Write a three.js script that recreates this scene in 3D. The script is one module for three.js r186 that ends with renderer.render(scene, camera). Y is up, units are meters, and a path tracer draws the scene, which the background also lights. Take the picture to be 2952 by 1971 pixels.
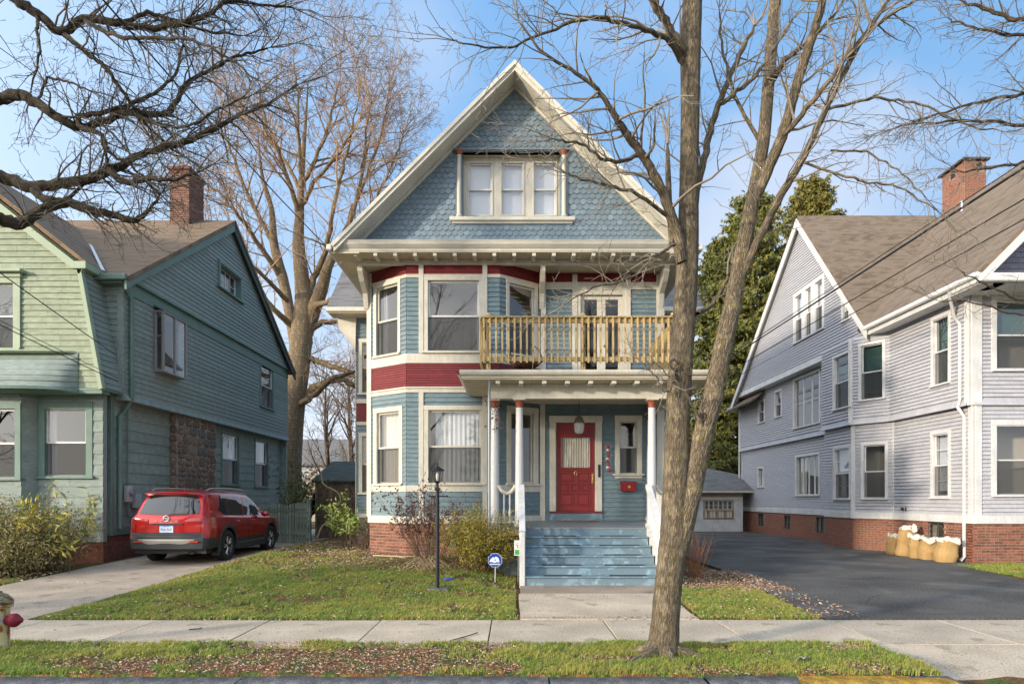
import * as THREE from 'three';
import { ImprovedNoise } from 'three/addons/math/ImprovedNoise.js';
import { mergeGeometries } from 'three/addons/utils/BufferGeometryUtils.js';

// ------------------------------------------------------------------ camera, sky, sun, exposure
const scene = new THREE.Scene();
// level camera, lens shifted up (verticals stay vertical); eye 1.65 m above the sidewalk
const camera = new THREE.PerspectiveCamera(2 * Math.atan(985.5 / 1865) * 180 / Math.PI, 1024 / 683, 0.1, 900);
camera.position.set(0, 1.65, 0);
camera.lookAt(0, 1.65, -10);
camera.setViewOffset(2952, 1971, -4, -449.5, 2952, 1971);
camera.updateProjectionMatrix();
const renderer = new THREE.WebGLRenderer({ antialias: true });
renderer.setSize(1024, 683);
renderer.toneMapping = THREE.LinearToneMapping;
renderer.toneMappingExposure = 2.3;
renderer.shadowMap.enabled = true;
const SUN_AZ = 54 * Math.PI / 180, SUN_EL = 12 * Math.PI / 180;      // behind the camera, to its left, low
const sunDir = new THREE.Vector3(-Math.sin(SUN_AZ) * Math.cos(SUN_EL), Math.sin(SUN_EL), Math.cos(SUN_AZ) * Math.cos(SUN_EL));
const sun = new THREE.DirectionalLight(new THREE.Color().setRGB(1, 0.87, 0.69), 2.0);
sun.position.copy(sunDir).multiplyScalar(120).add(new THREE.Vector3(0, 2, -15));
sun.target.position.set(0, 2, -15);
sun.castShadow = true; sun.shadow.radius = 6; sun.shadow.mapSize.set(4096, 4096);
Object.assign(sun.shadow.camera, { left: -40, right: 40, top: 40, bottom: -40, near: 1, far: 260 });
scene.add(sun, sun.target);
const noise = new ImprovedNoise();
const fbm = (x, y, z, n = 4) => { let s = 0, a = 1, t = 0; for (let i = 0; i < n; i++) { s += a * noise.noise(x, y, z); t += a; a *= 0.5; x *= 2.03; y *= 2.03; z *= 2.03; } return s / t; };
const ss = (a, b, x) => { const t = Math.min(1, Math.max(0, (x - a) / (b - a))); return t * t * (3 - 2 * t); };
const lerp = (a, b, t) => a + (b - a) * t;
{
  const W = 1024, H = 512, data = new Float32Array(W * H * 4);
  for (let j = 0; j < H; j++) for (let i = 0; i < W; i++) {
    const el = (j + 0.5) / H * Math.PI - Math.PI / 2, az = (i + 0.5) / W * 2 * Math.PI - Math.PI;
    const dx = Math.cos(el) * Math.cos(az), dz = Math.cos(el) * Math.sin(az), dy = Math.sin(el);
    const e = Math.max(0, dy), h = 0.55 * Math.pow(1 - e, 1.7) + 0.45 * Math.exp(-e * 5.5);
    let r = lerp(0.035, 0.42, h), g = lerp(0.165, 0.465, h), b = lerp(0.365, 0.50, h);
    const cx = dx * 1.2 / (e + 0.18), cz = dz * 1.2 / (e + 0.18);
    const c = ss(0.12, 0.5, fbm(cx * 0.9 + 3.1, cz * 0.9 + 7.7, 0.4, 5) + 0.14) * ss(0.0, 0.12, e) * 0.6;
    r = lerp(r, 0.37, c); g = lerp(g, 0.39, c); b = lerp(b, 0.44, c);
    // hazy winter air: broad forward scatter round the low sun
    const s = dx * sunDir.x + dy * sunDir.y + dz * sunDir.z, haze = 1.15 * Math.pow((1 + s) / 2, 3.5) + 1.0 * Math.pow(Math.max(0, s), 60);
    r += haze; g += haze * 0.90; b += haze * 0.76;
    if (dy < 0) { const f = ss(0, -0.05, dy); r = lerp(r, 0.2, f); g = lerp(g, 0.19, f); b = lerp(b, 0.17, f); }
    const o = (j * W + i) * 4; data[o] = r; data[o + 1] = g; data[o + 2] = b; data[o + 3] = 1;
  }
  const t = new THREE.DataTexture(data, W, H, THREE.RGBAFormat, THREE.FloatType);
  t.mapping = THREE.EquirectangularReflectionMapping; t.magFilter = THREE.LinearFilter; t.minFilter = THREE.LinearFilter; t.needsUpdate = true;
  scene.background = t; scene.environment = t;
}

// ------------------------------------------------------------------ helpers
let seed = 12345;
const setSeed = (s) => { seed = s >>> 0; };
const rnd = () => { seed = (seed + 0x6D2B79F5) | 0; let t = Math.imul(seed ^ (seed >>> 15), 1 | seed); t = (t + Math.imul(t ^ (t >>> 7), 61 | t)) ^ t; return ((t ^ (t >>> 14)) >>> 0) / 4294967296; };
const rr = (a, b) => a + (b - a) * rnd();
const pick = (a) => a[Math.floor(rnd() * a.length)];
const V = (x, y, z) => new THREE.Vector3(x, y, z);
// photograph measured at 2348 px wide: a pixel and a known distance give a point (d = metres in front of the camera, z = -d)
const FP = 1483.4, CU = 1177.2, CV = 1141.4;
const X = (u, d) => (u - CU) / FP * d, Y = (v, d) => 1.65 + (CV - v) / FP * d;
const P3 = (u, v, d) => V(X(u, d), Y(v, d), -d);
const DX = (u, x) => x * FP / (u - CU);                 // distance of a pixel column on a wall that lies at x

class Geo {                                             // collects faces into one geometry, uv in metres
  constructor() { this.p = []; this.n = []; this.t = []; this.i = []; }
  v(p, n, u, w) { this.p.push(p.x, p.y, p.z); this.n.push(n.x, n.y, n.z); this.t.push(u, w); return this.p.length / 3 - 1; }
  tri(a, b, c) {
    const n = V().crossVectors(V().subVectors(b, a), V().subVectors(c, a)).normalize(), l = a.distanceTo(b);
    const i = this.v(a, n, 0, 0), j = this.v(b, n, l, 0), k = this.v(c, n, 0, a.distanceTo(c)); this.i.push(i, j, k); return this;
  }
  quad(a, b, c, d, u0 = 0, v0 = 0) {
    const n = V().crossVectors(V().subVectors(b, a), V().subVectors(d, a)); if (n.lengthSq() < 1e-14) n.crossVectors(V().subVectors(c, b), V().subVectors(d, b)); n.normalize();
    const l = a.distanceTo(b), l2 = d.distanceTo(c), h = a.distanceTo(d), h2 = b.distanceTo(c);
    const i = this.v(a, n, u0, v0), j = this.v(b, n, u0 + l, v0), k = this.v(c, n, u0 + l2, v0 + h2), m = this.v(d, n, u0, v0 + h);
    this.i.push(i, j, k, i, k, m); return this;
  }
  box(x0, x1, y0, y1, z0, z1) {
    const a = V(x0, y0, z1), b = V(x1, y0, z1), c = V(x1, y1, z1), d = V(x0, y1, z1), e = V(x0, y0, z0), f = V(x1, y0, z0), g = V(x1, y1, z0), h = V(x0, y1, z0);
    const q = (p1, p2, p3, p4, u, w) => this.quad(p1, p2, p3, p4, u, w);
    q(a, b, c, d, x0, y0); q(f, e, h, g, -x1, y0); q(b, f, g, c, -z1, y0); q(e, a, d, h, z0, y0); q(d, c, g, h, x0, -z1); q(e, f, b, a, x0, z0); return this;
  }
  // box with its edges cut at 45 degrees so that they catch light
  cbox(x0, x1, y0, y1, z0, z1, c = 0.006) {
    const X2 = [x0, x0 + c, x1 - c, x1], Y2 = [y0, y0 + c, y1 - c, y1], Z2 = [z0, z0 + c, z1 - c, z1];
    const f = (A) => this.quad(...A.map((q) => V(...q)));
    const [a0, a1, a2, a3] = X2, [b0, b1, b2, b3] = Y2, [c0, c1, c2, c3] = Z2;
    f([[a1, b1, c3], [a2, b1, c3], [a2, b2, c3], [a1, b2, c3]]); f([[a2, b1, c0], [a1, b1, c0], [a1, b2, c0], [a2, b2, c0]]);
    f([[a3, b1, c2], [a3, b1, c1], [a3, b2, c1], [a3, b2, c2]]); f([[a0, b1, c1], [a0, b1, c2], [a0, b2, c2], [a0, b2, c1]]);
    f([[a1, b3, c2], [a2, b3, c2], [a2, b3, c1], [a1, b3, c1]]); f([[a1, b0, c1], [a2, b0, c1], [a2, b0, c2], [a1, b0, c2]]);
    f([[a2, b1, c3], [a3, b1, c2], [a3, b2, c2], [a2, b2, c3]]); f([[a0, b1, c2], [a1, b1, c3], [a1, b2, c3], [a0, b2, c2]]);
    f([[a3, b1, c1], [a2, b1, c0], [a2, b2, c0], [a3, b2, c1]]); f([[a1, b1, c0], [a0, b1, c1], [a0, b2, c1], [a1, b2, c0]]);
    f([[a1, b2, c3], [a2, b2, c3], [a2, b3, c2], [a1, b3, c2]]); f([[a1, b0, c2], [a2, b0, c2], [a2, b1, c3], [a1, b1, c3]]);
    f([[a1, b3, c1], [a2, b3, c1], [a2, b2, c0], [a1, b2, c0]]); f([[a1, b1, c0], [a2, b1, c0], [a2, b0, c1], [a1, b0, c1]]);
    f([[a2, b3, c2], [a3, b2, c2], [a3, b2, c1], [a2, b3, c1]]); f([[a0, b2, c2], [a1, b3, c2], [a1, b3, c1], [a0, b2, c1]]);
    f([[a3, b1, c2], [a2, b0, c2], [a2, b0, c1], [a3, b1, c1]]); f([[a1, b0, c2], [a0, b1, c2], [a0, b1, c1], [a1, b0, c1]]);
    return this;
  }
  // closed prism: polygon (array of Vector3, counter-clockwise seen from the front) pushed along off
  prism(poly, off) {
    const n = poly.length, back = poly.map((q) => q.clone().add(off));
    const nf = off.clone().normalize().negate(), ax = V().subVectors(poly[1], poly[0]).normalize(), ay = V().crossVectors(nf, ax);
    const flat = poly.map((q) => new THREE.Vector2(q.clone().sub(poly[0]).dot(ax), q.clone().sub(poly[0]).dot(ay)));
    const T = THREE.ShapeUtils.triangulateShape(flat, []);
    for (const [a, b, c] of T) { this.tri(poly[a], poly[b], poly[c]); this.tri(back[c], back[b], back[a]); }
    for (let i = 0; i < n; i++) { const j = (i + 1) % n; this.quad(back[i], back[j], poly[j], poly[i]); }
    return this;
  }
  tube(pts, rad, seg = 6, cap = false, ph = 0) {
    const n = pts.length, start = this.p.length / 3; let nx = null, len = 0; const T = V();
    for (let i = 0; i < n; i++) {
      T.subVectors(pts[Math.min(n - 1, i + 1)], pts[Math.max(0, i - 1)]).normalize();
      if (!nx) { nx = Math.abs(T.y) < 0.9 ? V(0, 1, 0) : V(1, 0, 0); }
      nx = nx.clone().addScaledVector(T, -nx.dot(T)).normalize();
      const ny = V().crossVectors(T, nx), r = Array.isArray(rad) ? rad[i] : rad;
      if (i) len += pts[i].distanceTo(pts[i - 1]);
      for (let k = 0; k <= seg; k++) {
        const a = k / seg * Math.PI * 2 + ph, c = Math.cos(a), s = Math.sin(a);
        const q = V(nx.x * c + ny.x * s, nx.y * c + ny.y * s, nx.z * c + ny.z * s);
        this.v(V(pts[i].x + q.x * r, pts[i].y + q.y * r, pts[i].z + q.z * r), q, k / seg * 6.28 * (Array.isArray(rad) ? rad[0] : rad), len);
      }
    }
    const w = seg + 1;
    for (let i = 0; i < n - 1; i++) for (let k = 0; k < seg; k++) { const a = start + i * w + k; this.i.push(a, a + 1, a + w + 1, a, a + w + 1, a + w); }
    if (cap) for (const [i, f] of [[0, -1], [n - 1, 1]]) {
      const r0 = start + i * w, N = V().subVectors(pts[i], pts[i === 0 ? 1 : n - 2]).normalize(), c = this.v(pts[i], N, 0, 0);
      const ring = []; for (let k = 0; k <= seg; k++) ring.push(this.v(V(this.p[(r0 + k) * 3], this.p[(r0 + k) * 3 + 1], this.p[(r0 + k) * 3 + 2]), N, 0, 0));
      for (let k = 0; k < seg; k++) f > 0 ? this.i.push(c, ring[k], ring[k + 1]) : this.i.push(c, ring[k + 1], ring[k]);
    }
    return this;
  }
  // surface of revolution about a vertical axis: profile [[r, y] ...]
  lathe(prof, seg = 16, x = 0, z = 0) {
    const g = new THREE.LatheGeometry(prof.map(([r, y]) => new THREE.Vector2(r, y)), seg); return this.add(g, new THREE.Matrix4().makeTranslation(x, 0, z));
  }
  add(g, m) {
    const b = this.p.length / 3; g = g.clone(); if (m) g.applyMatrix4(m); if (!g.attributes.normal) g.computeVertexNormals();
    const P = g.attributes.position, N = g.attributes.normal, T = g.attributes.uv;
    for (let k = 0; k < P.count; k++) { this.p.push(P.getX(k), P.getY(k), P.getZ(k)); this.n.push(N.getX(k), N.getY(k), N.getZ(k)); this.t.push(T ? T.getX(k) : 0, T ? T.getY(k) : 0); }
    if (g.index) for (let k = 0; k < g.index.count; k++) this.i.push(b + g.index.getX(k)); else for (let k = 0; k < P.count; k++) this.i.push(b + k);
    return this;
  }
  // grid of points rows[j][i], smooth normals
  grid(rows, flip = false, uvs = null) {
    const g = new THREE.BufferGeometry(), h = rows.length, w = rows[0].length, p = [], ix = [], uv = [];
    for (let j = 0; j < h; j++) for (let i = 0; i < w; i++) { const q = rows[j][i]; p.push(q.x, q.y, q.z); const t = uvs ? uvs(q, i, j) : [q.x, q.z]; uv.push(t[0], t[1]); }
    for (let j = 0; j < h - 1; j++) for (let i = 0; i < w - 1; i++) { const a = j * w + i; flip ? ix.push(a, a + w + 1, a + 1, a, a + w, a + w + 1) : ix.push(a, a + 1, a + w + 1, a, a + w + 1, a + w); }
    g.setAttribute('position', new THREE.Float32BufferAttribute(p, 3)); g.setAttribute('uv', new THREE.Float32BufferAttribute(uv, 2)); g.setIndex(ix); g.computeVertexNormals();
    return this.add(g);
  }
  geo() {
    const g = new THREE.BufferGeometry();
    g.setAttribute('position', new THREE.Float32BufferAttribute(this.p, 3)); g.setAttribute('normal', new THREE.Float32BufferAttribute(this.n, 3));
    g.setAttribute('uv', new THREE.Float32BufferAttribute(this.t, 2)); g.setIndex(this.i); return g;
  }
}
const names = {};
const numbered = (n) => { const k = names[n] = (names[n] ?? -1) + 1; return k ? `${n}_${String(k).padStart(3, '0')}` : n; };
function mesh(name, geo, mat, parent) {
  const m = new THREE.Mesh(geo instanceof Geo ? geo.geo() : geo, mat); m.name = parent && parent !== scene ? name : numbered(name); m.castShadow = m.receiveShadow = true; (parent ?? scene).add(m); return m;
}
function tag(o, label, category, group) { o.userData.label = label; o.userData.category = category; if (group) o.userData.group = group; return o; }
function thing(name, label, category, pos = [0, 0, 0], turn = 0, group) {
  const o = new THREE.Group(); o.name = numbered(name); o.position.set(...pos); o.rotation.y = turn; scene.add(o); return tag(o, label, category, group);
}
function structure(name, geo, mat) { const m = mesh(name, geo, mat); m.userData.kind = 'structure'; return m; }

// ------------------------------------------------------------------ textures (grain, stains, print) and materials
function tex(size, fn, { srgb = true, rep = 1 } = {}) {
  const d = new Uint8Array(size * size * 4);
  for (let j = 0; j < size; j++) for (let i = 0; i < size; i++) { const c = fn(i / size, j / size), o = (j * size + i) * 4; d[o] = Math.max(0, Math.min(255, c[0] * 255)); d[o + 1] = Math.max(0, Math.min(255, c[1] * 255)); d[o + 2] = Math.max(0, Math.min(255, c[2] * 255)); d[o + 3] = 255; }
  const t = new THREE.DataTexture(d, size, size); t.wrapS = t.wrapT = THREE.RepeatWrapping; t.magFilter = THREE.LinearFilter; t.minFilter = THREE.LinearMipmapLinearFilter; t.generateMipmaps = true;
  if (srgb) t.colorSpace = THREE.SRGBColorSpace; t.repeat.set(rep, rep); t.needsUpdate = true; return t;
}
// gradient noise that repeats with period 1 in u and v; f = cells per period, ku and kv stretch it
const gtab = new Float32Array(1024); for (let i = 0; i < 512; i++) { const a = (Math.abs(Math.sin(i * 127.1 + 3.7) * 43758.5453) % 1) * 6.2832; gtab[i * 2] = Math.cos(a); gtab[i * 2 + 1] = Math.sin(a); }
const hsh = (x, y, s) => { let h = Math.imul(x, 374761393) + Math.imul(y, 668265263) + Math.imul(s, 974711) | 0; h = Math.imul(h ^ (h >>> 13), 1274126177); return ((h ^ (h >>> 16)) & 511) * 2; };
function tn(u, v, f, s, n = 4, ku = 1, kv = 1) {
  let sum = 0, amp = 1, tot = 0, fu = Math.max(1, Math.round(f * ku)), fv = Math.max(1, Math.round(f * kv)); const sd = Math.round(s * 1000);
  for (let o = 0; o < n; o++) {
    const x = u * fu, y = v * fv, xf = Math.floor(x), yf = Math.floor(y), a = x - xf, b = y - yf, x0 = ((xf % fu) + fu) % fu, y0 = ((yf % fv) + fv) % fv, x1 = (x0 + 1) % fu, y1 = (y0 + 1) % fv;
    const g00 = hsh(x0, y0, sd + o), g10 = hsh(x1, y0, sd + o), g01 = hsh(x0, y1, sd + o), g11 = hsh(x1, y1, sd + o), sa = a * a * a * (a * (a * 6 - 15) + 10), sb = b * b * b * (b * (b * 6 - 15) + 10);
    const p = gtab[g00] * a + gtab[g00 + 1] * b, q = gtab[g10] * (a - 1) + gtab[g10 + 1] * b, r = gtab[g01] * a + gtab[g01 + 1] * (b - 1), t = gtab[g11] * (a - 1) + gtab[g11 + 1] * (b - 1);
    sum += amp * 1.3 * (p + (q - p) * sa + ((r + (t - r) * sa) - (p + (q - p) * sa)) * sb); tot += amp; amp *= 0.5; fu *= 2; fv *= 2;
  }
  return sum / tot;
}
const g3 = (x) => [x, x, x];
const T = {
  paint: tex(512, (u, v) => { const a = tn(u, v, 5, 1.3, 5), b = tn(u, v, 60, 4.1, 2), st = tn(u, v, 40, 8.8, 2, 1, 0.12); return g3(0.93 + a * 0.10 + b * 0.05 + st * 0.05); }, { rep: 0.5 }),
  grain: tex(512, (u, v) => { const a = tn(u, v, 60, 2.2, 3, 0.12, 1), b = tn(u, v, 6, 5.5, 4); return g3(0.90 + a * 0.16 + b * 0.10); }, { rep: 0.8 }),
  grainB: tex(256, (u, v) => g3(0.5 + tn(u, v, 48, 3.2, 3, 0.1, 1) * 0.8), { srgb: false, rep: 1.5 }),
  wood: tex(256, (u, v) => { const a = tn(u, v, 26, 6.2, 3, 1, 0.08), b = tn(u, v, 5, 9.1, 3), k = ss(0.25, 0.42, tn(u, v, 9, 3.9, 2, 1, 0.5)); const s = 0.86 + a * 0.35 + b * 0.2 - k * 0.3; return [s, s * (0.97 - k * 0.1), s * (0.92 - k * 0.2)]; }, { rep: 1.2 }),
  concrete: tex(1024, (u, v) => { const a = tn(u, v, 4, 2.7, 5), b = tn(u, v, 110, 5.1, 2), st = ss(0.16, 0.42, tn(u, v, 6, 7.3, 5)), sp = ss(0.36, 0.48, tn(u, v, 70, 6.1, 2)); const s = 0.90 + a * 0.16 + b * 0.18 - st * 0.16 - sp * 0.28; return [s, s * 0.985, s * (0.955 - st * 0.03)]; }, { rep: 0.4 }),
  asphalt: tex(1024, (u, v) => { const a = tn(u, v, 3, 3.7, 5), b = tn(u, v, 150, 2.1, 2), st = ss(0.1, 0.4, tn(u, v, 5, 9.3, 4)), sp = ss(0.34, 0.5, tn(u, v, 100, 4.4, 2)); const s = 0.78 + a * 0.36 + b * 0.4 + sp * 0.25 + st * 0.16; return [s, s * 0.98, s * 0.95]; }, { rep: 0.22 }),
  fineB: tex(512, (u, v) => g3(0.5 + tn(u, v, 90, 2.9, 3) * 0.7), { srgb: false, rep: 0.8 }),
  bark: tex(1024, (u, v) => { const w = tn(u, v, 5, 1.9, 3) * 0.06, a = tn(u + w, v, 44, 6.6, 4, 1, 0.16), r = 1 - Math.min(1, Math.abs(a) * 4.2), l = ss(0.02, 0.34, tn(u, v, 5, 8.1, 4)), m = ss(0.1, 0.4, tn(u, v, 9, 3.3, 4)); const s = 0.84 - r * 0.34 + tn(u, v, 80, 1.1, 2) * 0.22 + l * 0.16; return [s * (1 - m * 0.03), s * (0.95 - m * 0.02), s * (0.88 - m * 0.20)]; }, { rep: 1 }),
  barkB: tex(1024, (u, v) => { const w = tn(u, v, 5, 1.9, 3) * 0.06, a = tn(u + w, v, 44, 6.6, 4, 1, 0.16); return g3(0.75 - Math.max(0, 1 - Math.abs(a) * 4.2) * 0.55 + tn(u, v, 80, 1.1, 2) * 0.3); }, { srgb: false, rep: 1 }),
  // worn granules of asphalt roofing: courses of tabs of uneven tone, too far off to tell apart
  roof: tex(1024, (u, v) => { const row = Math.floor(v * 24), x = u * 14 + (row * 0.37) % 1 + (row % 2) * 0.5, tab = Math.floor(x), h = Math.abs(Math.sin(tab * 127.1 + row * 311.7) * 43758.5) % 1, h2 = Math.abs(Math.sin((tab % 14) * 12.9 + row * 78.2) * 9758.5) % 1; const s = 0.84 + h2 * 0.26 + tn(u, v, 120, 4.2, 2) * 0.3 + tn(u, v, 4, 2.4, 4) * 0.24 + h * 0.0; return [s, s * 0.98, s * 0.95]; }, { rep: 0.3 }),
  roofB: tex(1024, (u, v) => { const f = v * 24 % 1; return g3((1 - f) * 0.7 + 0.15 + tn(u, v, 120, 4.2, 2) * 0.3); }, { srgb: false, rep: 0.3 }),
  soil: tex(1024, (u, v) => { const a = tn(u, v, 7, 3.1, 5), b = tn(u, v, 90, 5.7, 3), k = ss(-0.12, 0.2, tn(u, v, 9, 6.4, 4)); const s = 0.75 + a * 0.3 + b * 0.6; return [s * lerp(0.95, 0.62, k), s * lerp(0.72, 0.80, k), s * lerp(0.52, 0.36, k)]; }, { rep: 0.4 }),
  brick: tex(256, (u, v) => { const a = tn(u, v, 6, 2.2, 4), b = tn(u, v, 40, 5.2, 3), w = ss(0.22, 0.4, tn(u, v, 7, 9.2, 4)); const s = 0.82 + a * 0.35 + b * 0.35; return [lerp(s, 0.9, w * 0.4), lerp(s * 0.96, 0.9, w * 0.5), lerp(s * 0.94, 0.9, w * 0.5)]; }, { rep: 2.2 }),
  worn: tex(512, (u, v) => { const k = ss(0.08, 0.2, tn(u, v, 4, 5.9, 5)), l = ss(0.18, 0.3, tn(u, v, 9, 2.9, 4)), s = 0.74 + 0.12 * k + 0.16 * l + tn(u, v, 50, 3.3, 3) * 0.08; return [s, s, s]; }, { rep: 0.7 }),
  stone: tex(256, (u, v) => { const a = tn(u, v, 4, 2.2, 4), b = tn(u, v, 30, 5.2, 3); const s = 0.8 + a * 0.4 + b * 0.4; return [s, s * 0.97, s * 0.94]; }, { rep: 1.6 }),
};
const col = (c) => new THREE.Color().setRGB(c[0], c[1], c[2]);
const std = (c, o = {}) => new THREE.MeshStandardMaterial({ color: col(c), roughness: 0.8, ...o });
const phys = (c, o = {}) => new THREE.MeshPhysicalMaterial({ color: col(c), roughness: 0.5, ...o });
const painted = (c, o = {}) => std(c, { map: T.grain, bumpMap: T.grainB, bumpScale: 0.0012, roughness: 0.62, ...o });
const shades = (c, k, f) => [0, 1, 2].map((i) => f(c.map((x) => x * (1 + (i - 1) * k))));
const C = { blue: [0.185, 0.265, 0.295], red: [0.245, 0.030, 0.034], cream: [0.70, 0.655, 0.545], white: [0.74, 0.73, 0.71], green: [0.19, 0.28, 0.22], grey: [0.53, 0.525, 0.555], brick: [0.34, 0.14, 0.088] };
const M = {
  blue: shades(C.blue, 0.05, (c) => painted(c)), red: shades(C.red, 0.07, (c) => painted(c)), green: shades(C.green, 0.06, (c) => painted(c, { roughness: 0.75 })), grey: shades(C.grey, 0.02, (c) => std(c, { map: T.paint, roughness: 0.55 })),
  scale: shades([0.225, 0.30, 0.35], 0.10, (c) => painted(c)),
  cream: std(C.cream, { map: T.paint, roughness: 0.55 }), soffit: std([0.66, 0.57, 0.40], { map: T.paint, roughness: 0.65 }), white: std(C.white, { map: T.paint, roughness: 0.45 }), greenTrim: std([0.15, 0.24, 0.195], { map: T.paint, roughness: 0.6 }), paleGreen: std([0.36, 0.44, 0.30], { map: T.paint, roughness: 0.6 }),
  brick: shades(C.brick, 0.22, (c) => std(c, { map: T.brick, bumpMap: T.fineB, bumpScale: 0.002, roughness: 0.9 })), mortar: std([0.40, 0.36, 0.31], { map: T.concrete, roughness: 0.95 }),
  roofBrown: std([0.20, 0.155, 0.115], { map: T.roof, bumpMap: T.roofB, bumpScale: 0.012, roughness: 0.95 }), roofGrey: std([0.20, 0.20, 0.205], { map: T.roof, bumpMap: T.roofB, bumpScale: 0.012, roughness: 0.95 }), roofTan: std([0.235, 0.165, 0.105], { map: T.roof, bumpMap: T.roofB, bumpScale: 0.012, roughness: 0.95 }),
  concrete: std([0.68, 0.57, 0.445], { map: T.concrete, bumpMap: T.fineB, bumpScale: 0.0025, roughness: 0.9 }), drive: std([0.60, 0.49, 0.39], { map: T.concrete, bumpMap: T.fineB, bumpScale: 0.0025, roughness: 0.9 }),
  asphalt: std([0.155, 0.146, 0.137], { map: T.asphalt, bumpMap: T.fineB, bumpScale: 0.006, roughness: 0.92 }), road: std([0.06, 0.06, 0.062], { map: T.asphalt, bumpMap: T.fineB, bumpScale: 0.006, roughness: 0.9 }),
  granite: std([0.24, 0.24, 0.25], { map: T.stone, bumpMap: T.fineB, bumpScale: 0.006, roughness: 0.9 }), soil: std([0.36, 0.285, 0.185], { map: T.soil, bumpMap: T.fineB, bumpScale: 0.015, roughness: 1 }),
  step: shades([0.30, 0.44, 0.53], 0.04, (c) => painted(c, { map: T.worn, roughness: 0.5 })), porchFloor: std([0.27, 0.31, 0.33], { map: T.grain, roughness: 0.5 }),
  deckWood: shades([0.60, 0.465, 0.235], 0.07, (c) => std(c, { map: T.wood, roughness: 0.75 })), oldWood: std([0.13, 0.10, 0.075], { map: T.wood, roughness: 0.9 }),
  black: std([0.012, 0.012, 0.013], { roughness: 0.45 }), iron: std([0.02, 0.02, 0.022], { roughness: 0.5, metalness: 0.3 }), brass: std([0.62, 0.44, 0.16], { metalness: 1, roughness: 0.32 }), metal: std([0.45, 0.46, 0.48], { metalness: 0.8, roughness: 0.4 }),
  door: std([0.27, 0.022, 0.022], { map: T.paint, roughness: 0.4 }), room: std([0.34, 0.315, 0.27], { roughness: 1 }), lead: std([0.36, 0.38, 0.40], { roughness: 0.5, metalness: 0.5 }),
  glass: phys([1, 1, 1], { transmission: 1, thickness: 0, roughness: 0.0, ior: 2.0, metalness: 0 }), oldGlass: phys([1, 1, 1], { transmission: 1, thickness: 0, roughness: 0.0, ior: 1.6 }),
  sheer: std([0.50, 0.525, 0.54], { roughness: 1, side: THREE.DoubleSide }), linen: std([0.55, 0.51, 0.42], { roughness: 1, side: THREE.DoubleSide }), shadeGreen: std([0.03, 0.075, 0.065], { roughness: 0.9 }), shadeWhite: std([0.50, 0.54, 0.60], { roughness: 0.9 }),
  screen: std([0.06, 0.06, 0.06], { roughness: 0.9, transparent: true, opacity: 0.5, side: THREE.DoubleSide }),
  wire: std([0.015, 0.015, 0.016], { roughness: 0.6 }),
};

// ------------------------------------------------------------------ ground height
const gy = (x, d) => {
  if (d < 5.72) return -0.15;
  if (d < 8.75) return 0;
  const rise = ss(8.75, 15.2, d), drv = ss(8.75, 18, d);
  const lawn = lerp(0.20 * drv, 0.35 * rise, ss(-6.7, -5.7, x));
  return lerp(lerp(lawn, 0.10 * rise, ss(-1.0, 0.1, x)), 0, ss(2.8, 4.4, x));
};
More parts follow.
